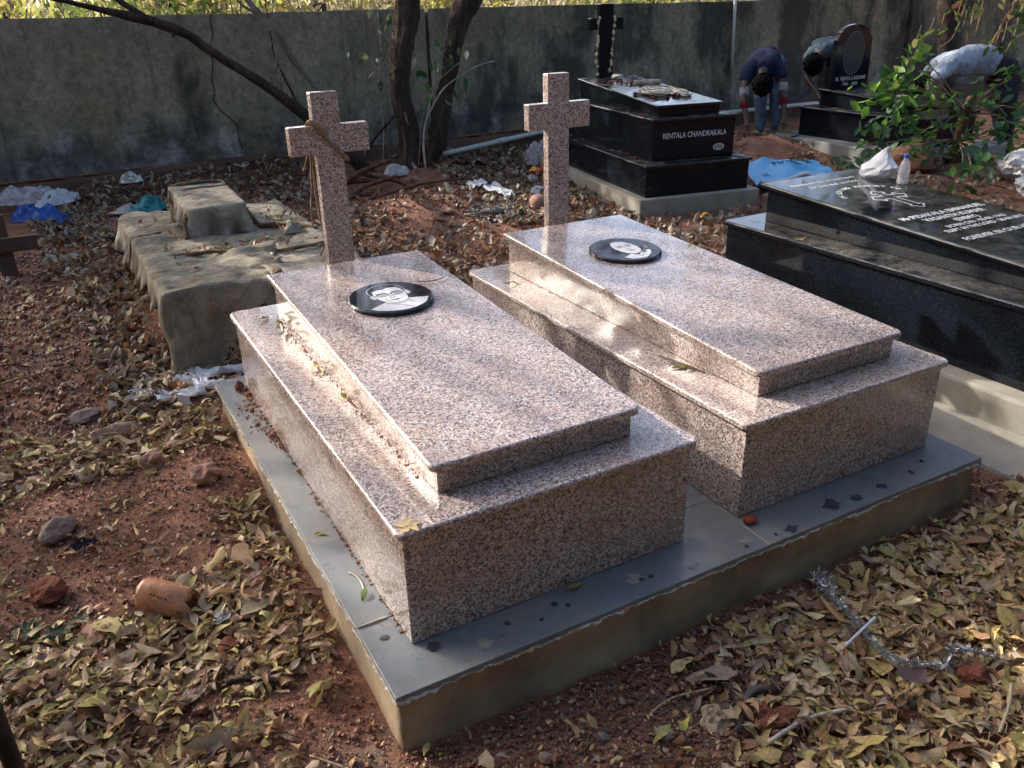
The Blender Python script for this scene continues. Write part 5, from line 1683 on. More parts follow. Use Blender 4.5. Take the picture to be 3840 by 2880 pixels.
shrub = T('leafy_shrub', (7.68, 3.96, -.13), 'bright green leafy shrub on a reddish stem in front of the headstone grave', 'shrub')
V, F = tube([(7.64, 3.96, -.25), (7.66, 3.96, -.11), (7.71, 3.99, .12), (7.76, 4.01, .34), (7.85, 4.03, .50)], [.085, .068, .058, .05, .046], 14, 6, .14, 4, furrow=.12)
obj('trunk', V, F, M['bark_red'], shrub, smooth=True)
SPRAY = [(6.56, 4.16, .53), (6.67, 4.15, .55), (6.82, 4.15, .57), (7.01, 4.15, .85), (7.07, 4.15, .93), (7.11, 4.10, .74), (6.90, 4.12, .69), (6.89, 4.20, .68), (6.94, 4.10, .63), (7.30, 4.01, .59), (7.30, 3.96, .49), (6.82, 3.99, .52), (6.93, 3.91, .49), (6.55, 3.93, .37), (6.70, 3.87, .41),
         (6.43, 3.97, .32), (6.39, 4.0, .17), (6.47, 3.96, .11), (6.94, 3.90, .24), (7.18, 3.90, .24), (7.01, 3.80, .12), (6.79, 3.78, .10), (7.57, 4.02, .40), (7.70, 3.95, .50), (7.77, 3.82, .46), (7.82, 3.74, .36), (8.03, 3.90, .52), (8.06, 3.85, .66), (8.15, 3.84, .69), (7.68, 3.76, .26),
         (7.62, 3.53, .22), (7.86, 3.55, .29), (7.81, 3.40, .18), (7.59, 3.87, .14), (7.53, 3.82, .02), (7.19, 3.87, .02), (5.98, 3.84, .05), (6.17, 3.87, .06), (7.26, 3.49, .05), (6.59, 3.05, .03), (6.40, 3.0, .0), (7.09, 3.23, .06), (7.60, 3.34, .08), (7.37, 3.95, .31), (7.95, 3.58, .43)]
hub = np.array([7.76, 4.0, .34])
br = []
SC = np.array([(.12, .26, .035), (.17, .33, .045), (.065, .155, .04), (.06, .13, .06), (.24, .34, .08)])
pos, col, scl, yaw_, pit_, rol_ = [], [], [], [], [], []
for i, p in enumerate(SPRAY):
    p = np.array(p)
    st_ = hub if p[2] > .2 else np.array([7.70, 3.98, .08])
    if p[0] < 6.3: st_ = np.array([6.5, 4.0, .2])
    midp = (p + st_) / 2 + (0, 0, .06)
    br.append(tube([st_, midp, p], [.009, .006, .003], 5, 4))
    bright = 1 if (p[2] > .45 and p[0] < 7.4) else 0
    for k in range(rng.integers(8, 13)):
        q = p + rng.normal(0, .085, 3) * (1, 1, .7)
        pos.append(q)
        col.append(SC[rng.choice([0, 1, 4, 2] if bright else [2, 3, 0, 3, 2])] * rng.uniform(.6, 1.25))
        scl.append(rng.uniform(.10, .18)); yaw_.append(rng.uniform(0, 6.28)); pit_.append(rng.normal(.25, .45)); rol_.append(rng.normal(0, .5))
V, F = merge(br)
obj('branch', V, F, M['twig'], shrub)
# every leaf its own part (shared meshes would need per-leaf colour, so each keeps its own small mesh)
LG = BROAD
kk_ = np.argsort(-np.array(scl) + rng.normal(0, .02, len(scl)))
pos, col, scl, yaw_, pit_, rol_ = [[a[i] for i in kk_] for a in (pos, col, scl, yaw_, pit_, rol_)]
rs = slice(290, None)
if len(pos) > 290:
    o_ = scatter(BROAD, np.array(pos[rs]), np.array(col[rs]), np.array(scl[rs]), name='foliage', mat=M['shrub'], yaw=np.array(yaw_[rs]), pitch=np.array(pit_[rs]), roll=np.array(rol_[rs]))
    o_.parent = shrub; o_.location = -Vector(ORG[shrub.name]); o_['kind'] = 'stuff'
for i in range(len(pos)):
    V, F = LG[rng.integers(0, 7)]
    Rm = rotmats(np.array([yaw_[i]]), np.array([pit_[i]]), np.array([rol_[i]]))[0]
    W = (V * scl[i]) @ Rm.T + pos[i]
    if i < 290:
        obj('leaf', W, F, M['shrub'], shrub, cols=np.tile(col[i], (len(W), 1)), smooth=True)

rt_ = T('wall_side_tree', (9.1, 5.3, -.15), 'dark tree trunk with climbing leaves near the wall at upper right', 'tree')
V, F = tube([(9.0, 5.2, -.2), (9.05, 5.2, .14), (9.15, 5.28, .59), (9.23, 5.38, .88), (9.29, 5.46, 1.13), (9.36, 5.56, 1.38), (9.43, 5.68, 1.68), (9.6, 6.0, 3.0), (9.7, 6.1, 4.6)], [.13, .105, .10, .10, .105, .115, .12, .09, .04], 18, 6, .16, 21, furrow=.12)
obj('trunk', V, F, M['bark'], rt_, smooth=True)
V, F = tube([(9.3, 5.4, 1.3), (9.25, 5.25, 1.36), (9.12, 5.2, 1.42), (8.95, 5.1, 1.6), (8.7, 5.0, 2.1)], [.06, .05, .05, .04, .02], 10, 5, .2, 22)
obj('branch', V, F, M['bark_red'], rt_, smooth=True)
for pts, r in (([(9.80, 4.97, 1.65), (9.66, 4.89, 1.37), (9.49, 4.88, 1.15), (9.32, 4.86, .94), (9.11, 4.82, .66)], .05), ([(9.11, 4.95, 1.5), (9.04, 4.91, 1.24), (8.95, 4.86, 1.05)], .014), ([(9.1, 5.15, 1.4), (9.05, 5.15, 1.15), (8.95, 5.15, .98), (8.85, 5.2, .9)], .012), ([(9.2, 5.1, 1.3), (9.1, 5.05, 1.05), (9.0, 5.0, .85)], .012)):
    V, F = tube(pts, np.linspace(r, r * .5, len(pts)), 8, 6, .3, 5)
    obj('branch', V, F, M['bark_red' if r > .04 else 'twig'], rt_, smooth=True)
VINE = [(8.78, 5.20, 1.06), (8.68, 5.25, 1.03), (8.54, 5.30, .95), (8.97, 5.15, 1.19), (9.04, 5.10, 1.08), (9.16, 5.15, 1.29), (8.21, 4.41, 1.33), (8.15, 4.41, 1.27), (8.15, 4.00, 1.20), (8.19, 3.94, 1.14), (8.27, 3.97, 1.28), (8.36, 4.16, 1.00), (8.29, 4.18, .97), (8.26, 3.99, 1.05), (8.97, 4.60, 1.29), (9.11, 4.54, 1.33), (9.3, 4.6, 1.3), (9.2, 4.5, 1.2), (9.4, 4.5, 1.1)]
VC = np.array([(.16, .21, .05), (.10, .17, .03), (.30, .30, .10), (.05, .09, .03), (.45, .22, .03)])
for i, p in enumerate(VINE):
    V, F = tube([np.array(p) + (.25, .15, .18), np.array(p) + (.1, .05, .10), p], .005, 5, 3)
    obj('twig', V, F, M['twig'], rt_)
    for k in range(rng.integers(3, 6)):
        V, F = BROAD[rng.integers(0, 7)]
        Rm = rotmats(np.array([rng.uniform(0, 6.28)]), np.array([rng.uniform(.1, 1.1)]), np.array([rng.normal(0, .6)]))[0]
        W = (V * rng.uniform(.07, .15)) @ Rm.T + np.array(p) + rng.normal(0, .05, 3)
        obj('leaf', W, F, M['shrub'], rt_, cols=np.tile(VC[4 if (i == 2 and k == 0) else rng.integers(0, 4)], (len(W), 1)), smooth=True)

nq = 6500
Pq = np.stack([rng.uniform(6.8, 13.5, nq), rng.uniform(3.6, 7.4, nq), rng.uniform(2.7, 5.4, nq)], 1)
kq = rng.random(nq) < np.clip(.55 + .8 * vnoise(Pq[:, 0] * .9, Pq[:, 1] * .9, Pq[:, 2] * .9, 33), 0, 1)
Pq = Pq[kq]
QUAD0 = [(np.array([(-.5, 0, 0), (0, -.26, .05), (.5, 0, 0), (0, .26, .05)]), np.array([(0, 1, 2, 3)]))]
o_ = scatter(QUAD0, Pq, np.tile((.06, .10, .03), (len(Pq), 1)), rng.uniform(.14, .28, len(Pq)), .8, name='crown', mat=M['canopy'])
o_.parent = rt_; o_.location = -Vector(ORG[rt_.name]); o_['kind'] = 'stuff'
lm = []
for q in rng.choice(len(Pq), 18):
    a = np.array([9.55, 5.9, 2.6])
    lm.append(tube([a, (a + Pq[q]) / 2 + (0, 0, .3), Pq[q]], [.06, .04, .012], 6, 4))
obj('limbs', *merge(lm), M['bark'], rt_)
# ------------------------------------------------------------------ beyond the wall: scrub and trees
def bush(x, y, h, w, n, cols, label, name='wild_bush', nst=26, dead=.3):
    root = T(name, (x, y, gz(x, y)), label, 'bush', 'wild bushes behind the wall')
    parts = []
    tips = []
    for k in range(nst):
        a = rng.uniform(0, 6.28); rr = w * math.sqrt(rng.random())
        b = np.array([x + .25 * rr * math.cos(a), y + .25 * rr * math.sin(a), gz(x, y)])
        t = np.array([x + rr * math.cos(a), y + rr * math.sin(a), h * rng.uniform(.6, 1.1)])
        mid_ = (b + t) / 2 + rng.normal(0, .1, 3)
        parts.append(tube([b, mid_, t], [.02, .012, .006], 4, 3))
        tips.append((mid_, t))
    obj('stems', *merge(parts), M['straw' if dead > .5 else 'twig_grey'], root)
    k = rng.integers(0, len(tips), n); t = rng.uniform(.1, 1.1, n)[:, None]
    A = np.array([tips[i][0] for i in k]); Bq = np.array([tips[i][1] for i in k])
    P = A * (1 - t) + Bq * t + rng.normal(0, .16, (n, 3))
    P[:, 2] = np.maximum(P[:, 2], .1)
    c = np.array(cols)[rng.integers(0, len(cols), n)] * rng.uniform(.75, 1.2, (n, 1))
    o = scatter(BROAD, P, c, rng.uniform(.06, .15, n), .9, name='foliage', mat=M['shrub'])
    o.parent = root
    o.location = -Vector(ORG[root.name])
    o['kind'] = 'stuff'
YEL = [(.50, .46, .12), (.36, .38, .10), (.58, .52, .20), (.26, .29, .08)]
GRN = [(.12, .18, .05), (.22, .27, .07), (.32, .33, .09)]
DRY = [(.58, .52, .36), (.46, .40, .26), (.38, .36, .16), (.64, .58, .42)]
for i, (x, y, h, w, n, c, lab, dd) in enumerate((
    (-2.6, 10.2, 2.4, 1.3, 900, DRY, 'straw-coloured bare bush behind the far left of the wall', .8), (-.8, 9.9, 2.3, 1.2, 1100, YEL, 'yellow-green bush behind the wall above the blue bag', .3),
    (.9, 9.6, 2.2, 1.1, 1200, GRN, 'green bush behind the wall above the leaning trunk', .3), (2.0, 10.4, 2.4, 1.2, 1200, YEL, 'bright yellow bush behind the wall left of the twin trunks', .3),
    (3.3, 9.8, 2.0, 1.1, 1000, DRY, 'dry grassy bush behind the wall left of the trunk fork', .8), (4.9, 10.2, 2.2, 1.3, 1200, YEL, 'yellowish bush behind the wall between the twin trunks', .8),
    (6.6, 10.4, 2.1, 1.3, 1000, DRY, 'dry bush behind the wall right of the twin trunks', .8), (8.6, 10.6, 2.2, 1.4, 900, GRN, 'low green bush behind the wall above the black cross', .3))):
    bush(x, y, h, w, n, c, lab, dead=dd)
n = 14000
x = rng.uniform(-16, 34, n); y = 19 + 5 * rng.random(n)
P = np.stack([x, y, rng.random(n) ** .8 * (2.2 + 1.0 * vnoise(x * .35, 0 * x, None, 7))], 1)
o_ = scatter(BROAD[:3], P, np.array(GRN + YEL + DRY)[rng.integers(0, 11, n)] * .9, rng.uniform(.25, .55, n), .9, name='far_scrub', mat=M['shrub'])
tag(o_, 'sunlit scrub woodland far behind the wall', 'scrub', kind='stuff')

# shade trees: unseen leaf-clump crowns with gaps shaped to put sun on PATCH spots
PATCH = [(.55, .8, .49, .6), (.4, 1.4, .45, .4), (.6, .3, .47, .4), (1.7, .7, .47, .4), (1.7, 1.2, .5, .35), (.22, 1.05, .36, .22), (.20, 1.65, .36, .22), (.50, .50, .47, .28), (.62, 1.0, .5, .25), (.45, 1.5, .53, .28), (.75, .75, .5, .2), (.03, 1.1, 0, .14), (.04, .62, 0, .10), (.06, .35, 0, .09), (.04, 1.75, 0, .10),
         (.45, 1.93, 1.05, .22), (1.6, 2.0, 1.1, .24), (1.28, 1.6, .34, .15), (1.30, .35, .40, .16), (1.22, .15, .25, .16), (1.7, 1.7, .5, .22), (1.5, .9, .48, .14), (.30, 3.0, .26, .28), (.50, 3.3, .26, .26), (.12, 3.7, .26, .26), (.42, 4.0, .5, .30), (.75, 3.6, .26, .24), (.7, 4.3, .26, .2),
         (-.30, 4.4, -.13, .30), (-.32, 5.1, -.13, .26), (-.28, 3.4, -.13, .22), (2.2, 5.0, 0, .6), (1.3, 5.0, -.1, .4), (3.2, 5.0, -.1, .4), (1.7, 4.6, -.1, .3), (2.1, 3.9, -.1, .34), (1.6, 3.2, -.1, .3), (1.25, 2.6, -.1, .3), (3.0, 4.2, -.1, .35), (2.7, 3.4, -.1, .28), (3.7, 3.6, -.1, .3), (1.48, -.55, -.15, .22), (1.75, -.35, -.15, .14), (2.05, -.2, -.15, .10),
         (2.85, .9, .38, .2), (2.6, .3, 0, .2), (3.2, 1.5, .55, .16), (3.55, 1.66, .6, .12), (6.7, 5.0, .1, .45), (7.0, 4.3, .7, .5), (6.6, 4.1, .4, .5), (7.6, 3.8, .4, .35), (8.5, 4.9, .8, .26), (8.2, 4.2, 1.1, .3), (7.3, 3.3, 0, .4), (4.2, 4.7, .3, .2), (4.5, 5.6, .75, .3), (4.1, 5.3, .6, .14), (3.95, 4.6, .0, .25), (5.8, 4.6, 0, .3), (3.5, 7.05, 1.0, .16), (6.7, 3.2, 0, .3)]
ph = np.array([(p[0], p[1]) for p in PATCH]) + (SUN[:2] / SUN[2])[None] * (.2 - np.array([p[2] for p in PATCH]))[:, None]
pr_ = np.array([p[3] for p in PATCH])
def openness(px, py):
    d2 = ((px[:, None] - ph[None, :, 0]) ** 2 + (py[:, None] - ph[None, :, 1]) ** 2) / (pr_[None] ** 2)
    return np.exp(-d2).max(1)
TREES = [(-8.5, 13.5), (-4.0, 12.0), (-11.5, 18.5), (-6.5, 17.5), (-2.0, 15.5), (1.5, 12.6), (-.5, 19.0), (4.5, 15.0)]
N = 110000
px, py = rng.uniform(-4, 11.5, N), rng.uniform(-3.0, 6.6, N)
cl = .5 + .9 * vnoise(px * 2.2, py * 2.2, None, 61) + .6 * vnoise(px * 6.5, py * 6.5, None, 62)
dens = np.clip(.30 + .55 * cl, .03, 1.0)
dens *= (1 - np.clip(1.25 * openness(px, py) * (1 + .5 * vnoise(px * 9, py * 9, None, 70)), 0, .97))
k = rng.random(N) < dens * .62
px, py = px[k], py[k]
zz_ = rng.uniform(3.0, 8.5, len(px))
P = np.stack([px, py, np.full(len(px), .2)], 1) + SUN[None] * ((zz_ - .2) / SUN[2])[:, None]
tr = np.array(TREES)
own = np.argmin((P[:, None, 0] - tr[None, :, 0]) ** 2 + (P[:, None, 1] - tr[None, :, 1]) ** 2, 1)
QUAD = [(np.array([(-.5, 0, 0), (0, -.26, .05), (.5, 0, 0), (0, .26, .05)]), np.array([(0, 1, 2, 3)]))]
for j, (tx, ty) in enumerate(TREES):
    s = own == j
    if s.sum() < 50: continue
    root = T('shade_tree', (tx, ty, gz(tx, ty)), 'tall leafy tree beyond the wall whose crown shades the graves', 'tree', 'tall shade trees beyond the wall')
    top_ = P[s].mean(0)
    V, F = tube([(tx, ty, gz(tx, ty) - .1), (tx + .1, ty, 1.5), (tx * .7 + top_[0] * .3, ty * .7 + top_[1] * .3, 3.2), top_], [.2, .16, .12, .05], 10, 5, .12, j)
    obj('trunk', V, F, M['bark'], root, smooth=True)
    lm = []
    for q in rng.choice(np.where(s)[0], 16):
        a = np.array([tx, ty, 2.4])
        lm.append(tube([a, (a + P[q]) / 2 + (0, 0, .3), P[q]], [.07, .045, .012], 6, 4))
    obj('limbs', *merge(lm), M['bark'], root)
    ns = s.sum()
    o = scatter(QUAD, P[s], np.tile((.06, .10, .03), (ns, 1)), rng.uniform(.10, .20, ns), .7, name='crown', mat=M['canopy'])
    o.parent = root; o.location = -Vector(ORG[root.name]); o['kind'] = 'stuff'
# unseen trees added behind and beside the photographer to darken the stone fronts
for j, (tx, ty, h, w, n) in enumerate(((2.2, -4.2, 5.0, 2.9, 10000), (-2.6, -3.8, 5.2, 2.9, 10000), (6.6, -3.2, 5.4, 2.8, 9000), (-5.0, .6, 5.0, 2.2, 5000))):
    root = T('shade_tree', (tx, ty, gz(tx, ty)), 'broad leafy tree added unseen near the photographer to darken the stone fronts', 'tree', 'added trees near the photographer')
    V, F = tube([(tx, ty, -.3), (tx + .1, ty, 1.4), (tx - .1, ty, 2.8), (tx + .2, ty, h)], [.2, .16, .12, .04], 10, 5, .1, j)
    obj('trunk', V, F, M['bark'], root, smooth=True)
    lm, cs = [], []
    for q in range(26):
        a = rng.uniform(0, 6.28); e = np.array([tx + w * rng.uniform(.2, 1) * math.cos(a), ty + w * rng.uniform(.2, 1) * math.sin(a), h * rng.uniform(.48, 1.0)])
        lm.append(tube([(tx, ty, h * .35), ((tx + e[0]) / 2, (ty + e[1]) / 2, h * .55), e], [.06, .04, .012], 6, 4)); cs.append(e)
    obj('limbs', *merge(lm), M['bark'], root)
    P2 = np.array(cs)[rng.integers(0, 26, n)] + rng.normal(0, .5, (n, 3))
    o = scatter(QUAD, P2, np.tile((.06, .10, .03), (n, 1)), rng.uniform(.14, .26, n), .8, name='crown', mat=M['canopy'])
    o.parent = root; o.location = -Vector(ORG[root.name]); o['kind'] = 'stuff'
# unseen tree belt added behind and left of the photographer to block horizon light
nb = 15000
tq = rng.random(nb)
bx = np.where(tq < .72, rng.uniform(-24, 30, nb), rng.uniform(-17, -13, nb))
by = np.where(tq < .72, rng.uniform(-17, -13, nb), rng.uniform(-14, 6, nb))
bzz = rng.random(nb) ** .9 * (7.0 + 1.6 * vnoise(bx * .3, by * .3, None, 91))
o_ = scatter(QUAD, np.stack([bx, by, bzz], 1), np.tile((.06, .10, .03), (nb, 1)), rng.uniform(.5, .95, nb), .9, name='tree_belt', mat=M['canopy'])
tag(o_, 'unseen belt of trees added behind the photographer to block horizon light', 'trees', kind='stuff')
# taller trees seen only as reflections in the polished stone, to the right behind the wall
for j, (tx, ty, h, w, n) in enumerate(((16.5, 9.0, 5.6, 2.4, 2600), (20.0, 11.5, 6.5, 2.8, 3000), (24.0, 16.0, 8.0, 3.0, 3000), (15.0, 5.5, 5.0, 2.2, 3000), (8.5, 17.0, 4.2, 1.3, 700))):
    root = T('shade_tree', (tx, ty, gz(tx, ty)), 'open-crowned tree beyond the right part of the wall', 'tree', 'open trees beyond the right part of the wall')
    V, F = tube([(tx, ty, -.3), (tx + .1, ty, 1.6), (tx - .1, ty, 3.2), (tx + .2, ty, h)], [.17, .14, .11, .04], 10, 5, .1, j)
    obj('trunk', V, F, M['bark'], root, smooth=True)
    lm, cs = [], []
    for q in range(16):
        a = rng.uniform(0, 6.28); e = np.array([tx + w * rng.uniform(.4, 1) * math.cos(a), ty + w * rng.uniform(.4, 1) * math.sin(a), h * rng.uniform(.5, 1.05)])
        lm.append(tube([(tx, ty, h * .4), ((tx + e[0]) / 2, (ty + e[1]) / 2, h * .6), e], [.06, .04, .012], 6, 4)); cs.append(e)
    obj('limbs', *merge(lm), M['bark'], root)
    P2 = np.array(cs)[rng.integers(0, 16, n)] + rng.normal(0, .45, (n, 3))
    o = scatter(QUAD, P2, np.tile((.06, .10, .03), (n, 1)), rng.uniform(.14, .28, n), .8, name='crown', mat=M['canopy'])
    o.parent = root; o.location = -Vector(ORG[root.name]); o['kind'] = 'stuff'

# ------------------------------------------------------------------ people
BONES = [('pelvis', 'spine'), ('spine', 'chest'), ('chest', 'neck'), ('neck', 'head'), ('head', 'headtip'),
         ('chest', 'shL'), ('shL', 'elL'), ('elL', 'wrL'), ('wrL', 'haL'), ('chest', 'shR'), ('shR', 'elR'), ('elR', 'wrR'), ('wrR', 'haR'),
         ('pelvis', 'hipL'), ('hipL', 'knL'), ('knL', 'anL'), ('anL', 'toL'), ('pelvis', 'hipR'), ('hipR', 'knR'), ('knR', 'anR'), ('anR', 'toR')]
RAD = dict(pelvis=.125, spine=.12, chest=.13, neck=.055, head=.088, headtip=.06, shL=.068, elL=.043, wrL=.030, haL=.032, shR=.068, elR=.043, wrR=.030, haR=.032,
           hipL=.088, knL=.06, anL=.042, toL=.04, hipR=.088, knR=.06, anR=.042, toR=.04)
def fingers(wr, ha, spread, k=5):
    """five short bent finger chains leaving the palm"""
    wr, ha, spread = map(lambda a: np.array(a, float), (wr, ha, spread))
    d = ha - wr; d /= np.linalg.norm(d); s = spread / np.linalg.norm(spread); nn = np.cross(d, s)
    out = []
    for i, (o_, L) in enumerate(((-.030, .055), (-.011, .075), (.009, .082), (.027, .074), (.045, .060))):
        b = ha + s * o_ * .9 + d * (.015 if i else -.02)
        dd = d if i else (d * .6 - s * .8)
        V, F = tube([b - d * .02, b + dd * L * .45, b + dd * L * .8 + nn * .012, b + dd * L + nn * .022], [.0095, .009, .008, .006], 7, 3)
        out.append((V, F))
    return out
def person(name, label, J, wear, hair_s, hand_dirs):
    base = np.array(J['anL']) * .5 + np.array(J['anR']) * .5
    root = T(name, (base[0], base[1], -.14), label, 'person')
    jj = {k: (np.array(v), RAD[k] * .93) for k, v in J.items()}
    for a, b, t in (('hipL', 'knL', .5), ('hipR', 'knR', .5)):
        pass
    body = [skin(jj, BONES)]
    hd = np.array(J['head']); tip = np.array(J['headtip']); nk = np.array(J['neck'])
    ax = tip - nk; ax /= np.linalg.norm(ax)
    fwd = np.array([-.45, -.8, -.35]); fwd -= ax * (fwd @ ax); fwd /= np.linalg.norm(fwd); sd = np.cross(ax, fwd)
    # face: under the crown, looking down: nose, brow, ears, chin
    face = -fwd
    for off, s in ((face * .085 + ax * .0, (.016, .016, .02)), (sd * .085 - ax * .01, (.012, .02, .028)), (-sd * .085 - ax * .01, (.012, .02, .028)), (face * .07 - ax * .05, (.035, .03, .028))):
        body.append(blob(hd + off, s, 3, 2, .1))
    for side in 'LR':
        body += fingers(J['wr' + side], J['ha' + side], hand_dirs)
    obj('body', *merge(body), M['skin'], root, smooth=True)
    V, F = blob(hd + ax * .02 + fwd * .030, (.116, .116, .128), 7, 4, .12, 4.5)
    V = V + .006 * np.stack([vnoise(V[:, 0] * 60, V[:, 1] * 60, V[:, 2] * 60, q) for q in range(3)], 1)
    obj('hair', V, F, M['hair'], root, smooth=False)
    for nm, mat, nodes, edges, grow in wear:
        jw = {}
        for k, g_ in nodes.items():
            if isinstance(k, tuple):
                a, b, t = k
                co = np.array(J[a]) * (1 - t) + np.array(J[b]) * t
                r = RAD[a] * (1 - t) + RAD[b] * t
            else:
                co = np.array(J[k]); r = RAD[k]
            jw[k if isinstance(k, str) else '%s_%s_%d' % (k[0], k[1], int(k[2] * 100))] = (co, r * grow + g_)
        V, F = skin(jw, edges)
        V = V + .015 * np.stack([fbm(V[:, 0] * 8 + q, V[:, 1] * 8, V[:, 2] * 8, 40 + q, 3) for q in range(3)], 1)
        V = V + .012 * np.stack([1 - np.abs(fbm(V[:, 0] * 15 + q, V[:, 1] * 15, V[:, 2] * 9, 50 + q, 2)) for q in range(3)], 1) - .008
        obj(nm, V, F, M[mat], root, smooth=True)
    return root
def top_nodes(sl, g=.012):
    n = {'pelvis': g * 1.2, 'spine': g * 1.6, 'chest': g * 1.4, 'shL': g, 'shR': g}
    n[('shL', 'elL', sl)] = g; n[('shR', 'elR', sl)] = g
    n['neck'] = .012
    e = [('pelvis', 'spine'), ('spine', 'chest'), ('chest', 'shL'), ('chest', 'shR'), ('shL', 'shL_elL_%d' % int(sl * 100)), ('shR', 'shR_elR_%d' % int(sl * 100)), ('chest', 'neck')]
    return n, e
def leg_nodes(g=.014):
    n = {'pelvis': g + .03, ('spine', 'pelvis', .30): g, 'hipL': g + .02, 'knL': g, ('knL', 'anL', .92): g, 'hipR': g + .02, 'knR': g, ('knR', 'anR', .92): g}
    e = [('pelvis', 'spine_pelvis_30'), ('pelvis', 'hipL'), ('hipL', 'knL'), ('knL', 'knL_anL_92'), ('pelvis', 'hipR'), ('hipR', 'knR'), ('knR', 'knR_anR_92')]
    return n, e
def band(s, a, b, t0, t1, g):
    return {(a, b, t0): g, (a, b, t1): g}, [('%s_%s_%d' % (a, b, int(t0 * 100)), '%s_%s_%d' % (a, b, int(t1 * 100)))]

def ground_feet(J):
    for s in 'LR':
        J['an' + s] = (J['an' + s][0], J['an' + s][1], -.06)
        J['to' + s] = (J['to' + s][0], J['to' + s][1], -.105)
    return J
J1 = ground_feet({'pelvis': (7.714, 6.653, .70), 'spine': (7.54, 6.556, .80), 'chest': (7.291, 6.378, .79), 'neck': (7.104, 6.192, .67), 'head': (7.033, 6.118, .55), 'headtip': (6.988, 6.056, .44),
      'shL': (7.01, 6.36, .645), 'elL': (6.876, 6.219, .37), 'wrL': (6.838, 6.101, .156), 'haL': (6.807, 6.059, .09), 'shR': (7.40, 6.19, .665), 'elR': (7.311, 6.027, .40), 'wrR': (7.233, 5.908, .194), 'haR': (7.162, 5.841, .113),
      'hipL': (7.633, 6.70, .64), 'knL': (7.364, 6.444, .28), 'anL': (7.367, 6.394, 0), 'toL': (7.233, 6.278, 0), 'hipR': (7.78, 6.60, .64), 'knR': (7.561, 6.394, .27), 'anR': (7.526, 6.303, 0), 'toR': (7.408, 6.177, 0)})
n, e = top_nodes(.42)
ln, le = leg_nodes()
wear = [('shirt', 'navy', n, e, 1.08), ('jeans', 'denim', ln, le, 1.0)]
for s in 'LR':
    for nm, mt_, a, b, t0, t1 in (('sleeve_band', 'white_cloth', 'sh' + s, 'el' + s, .45, .86), ('sleeve_cuff', 'red_cloth', 'el' + s, 'wr' + s, .0, .48)):
        bn, be = band(s, a, b, t0, t1, .006)
        wear.append((nm, mt_, bn, be, 1.05))
person('person', 'person in navy shirt with red and white sleeves bent head down near the wall', J1, wear, 1, (.87, -.48, 0))
J2 = ground_feet({'pelvis': (8.875, 6.746, .75), 'spine': (8.619, 6.576, .86), 'chest': (8.352, 6.411, .875), 'neck': (8.06, 6.26, .81), 'head': (7.90, 6.20, .725), 'headtip': (7.82, 6.15, .66),
      'shL': (8.08, 6.42, .80), 'elL': (7.93, 6.275, .55), 'wrL': (7.86, 6.02, .40), 'haL': (7.82, 5.92, .33), 'shR': (8.66, 6.13, .84), 'elR': (8.66, 5.98, .665), 'wrR': (8.44, 5.80, .55), 'haR': (8.36, 5.75, .515),
      'hipL': (8.776, 6.758, .67), 'hipR': (8.95, 6.662, .665), 'knL': (8.60, 6.58, .32), 'knR': (8.80, 6.45, .32), 'anL': (8.70, 6.58, 0), 'anR': (8.87, 6.46, 0), 'toL': (8.58, 6.48, 0), 'toR': (8.77, 6.36, 0)})
n, e = top_nodes(.55)
person('person', 'person in grey-blue shirt leaning over from behind the arched headstone, hand on the slab', J2, [('shirt', 'greyblue', n, e, 1.06), ('trousers', 'blackcloth', ln, le, 1.0)], 1, (.87, -.48, 0))
J3 = ground_feet({'pelvis': (9.08, 4.60, .70), 'spine': (8.90, 4.69, .785), 'chest': (8.58, 4.84, .765), 'neck': (8.36, 4.90, .65), 'head': (8.22, 4.89, .54), 'headtip': (8.17, 4.88, .46),
      'shL': (8.34, 4.74, .725), 'elL': (8.16, 4.72, .56), 'wrL': (8.06, 4.70, .46), 'haL': (7.99, 4.69, .43), 'shR': (8.55, 5.02, .70), 'elR': (8.42, 5.05, .52), 'wrR': (8.22, 5.0, .47), 'haR': (8.13, 4.97, .46),
      'hipL': (9.10, 4.46, .62), 'knL': (9.0, 4.36, .30), 'anL': (9.05, 4.30, 0), 'toL': (8.92, 4.32, 0), 'hipR': (9.22, 4.68, .62), 'knR': (9.17, 4.58, .30), 'anR': (9.25, 4.52, 0), 'toR': (9.12, 4.54, 0)})
n, e = top_nodes(.85, .02)
person('person', 'person in pale blue shirt and dark trousers bent double beside the headstone grave', J3, [('shirt', 'shirt', n, e, 1.15), ('trousers', 'blackcloth', ln, le, 1.25)], 1, (0, 0, 1))

# ------------------------------------------------------------------ things lying about
def crump(name, c, sx, sy, h, mat, label, cat, seed, rz=0, amp=.6, n=14):
    V, F = crumple((c[0], c[1], gz(c[0], c[1]) + c[2]), sx, sy, h, seed, n, rz, amp)
    return tag(obj(name, V, F, M[mat], smooth=False), label, cat)
crump('clear_bag', (-.66, 7.35, .02), .26, .20, .20, 'p_clear', 'large clear plastic bag against the wall at far left', 'bag', 1)
wgb = crump('white_bag', (-.40, 7.22, .03), .21, .12, .15, 'p_white', 'white bag with a green printed band, left by the wall', 'bag', 2, .5)
V, F = crumple((-.44, 7.16, gz(-.44, 7.16) + .065), .06, .07, .09, 2, 10, .5)
ORG['white_bag_x'] = ORG[wgb.name]
obj('green_print', V, F, M['p_green'], wgb)
crump('blue_bag', (-.60, 6.75, .03), .22, .13, .15, 'p_blue', 'crumpled deep blue plastic bag at the left edge', 'bag', 3, -.4, .9, 16)
crump('blue_bag_knot', (-.40, 6.52, .02), .07, .06, .08, 'p_blue', 'twisted blue bag end beside the blue plastic bag', 'bag', 13, .2, .9)
crump('teal_bag', (.30, 6.55, .05), .17, .13, .13, 'p_teal', 'teal plastic bag behind the covered grave', 'bag', 4, .2, .7)
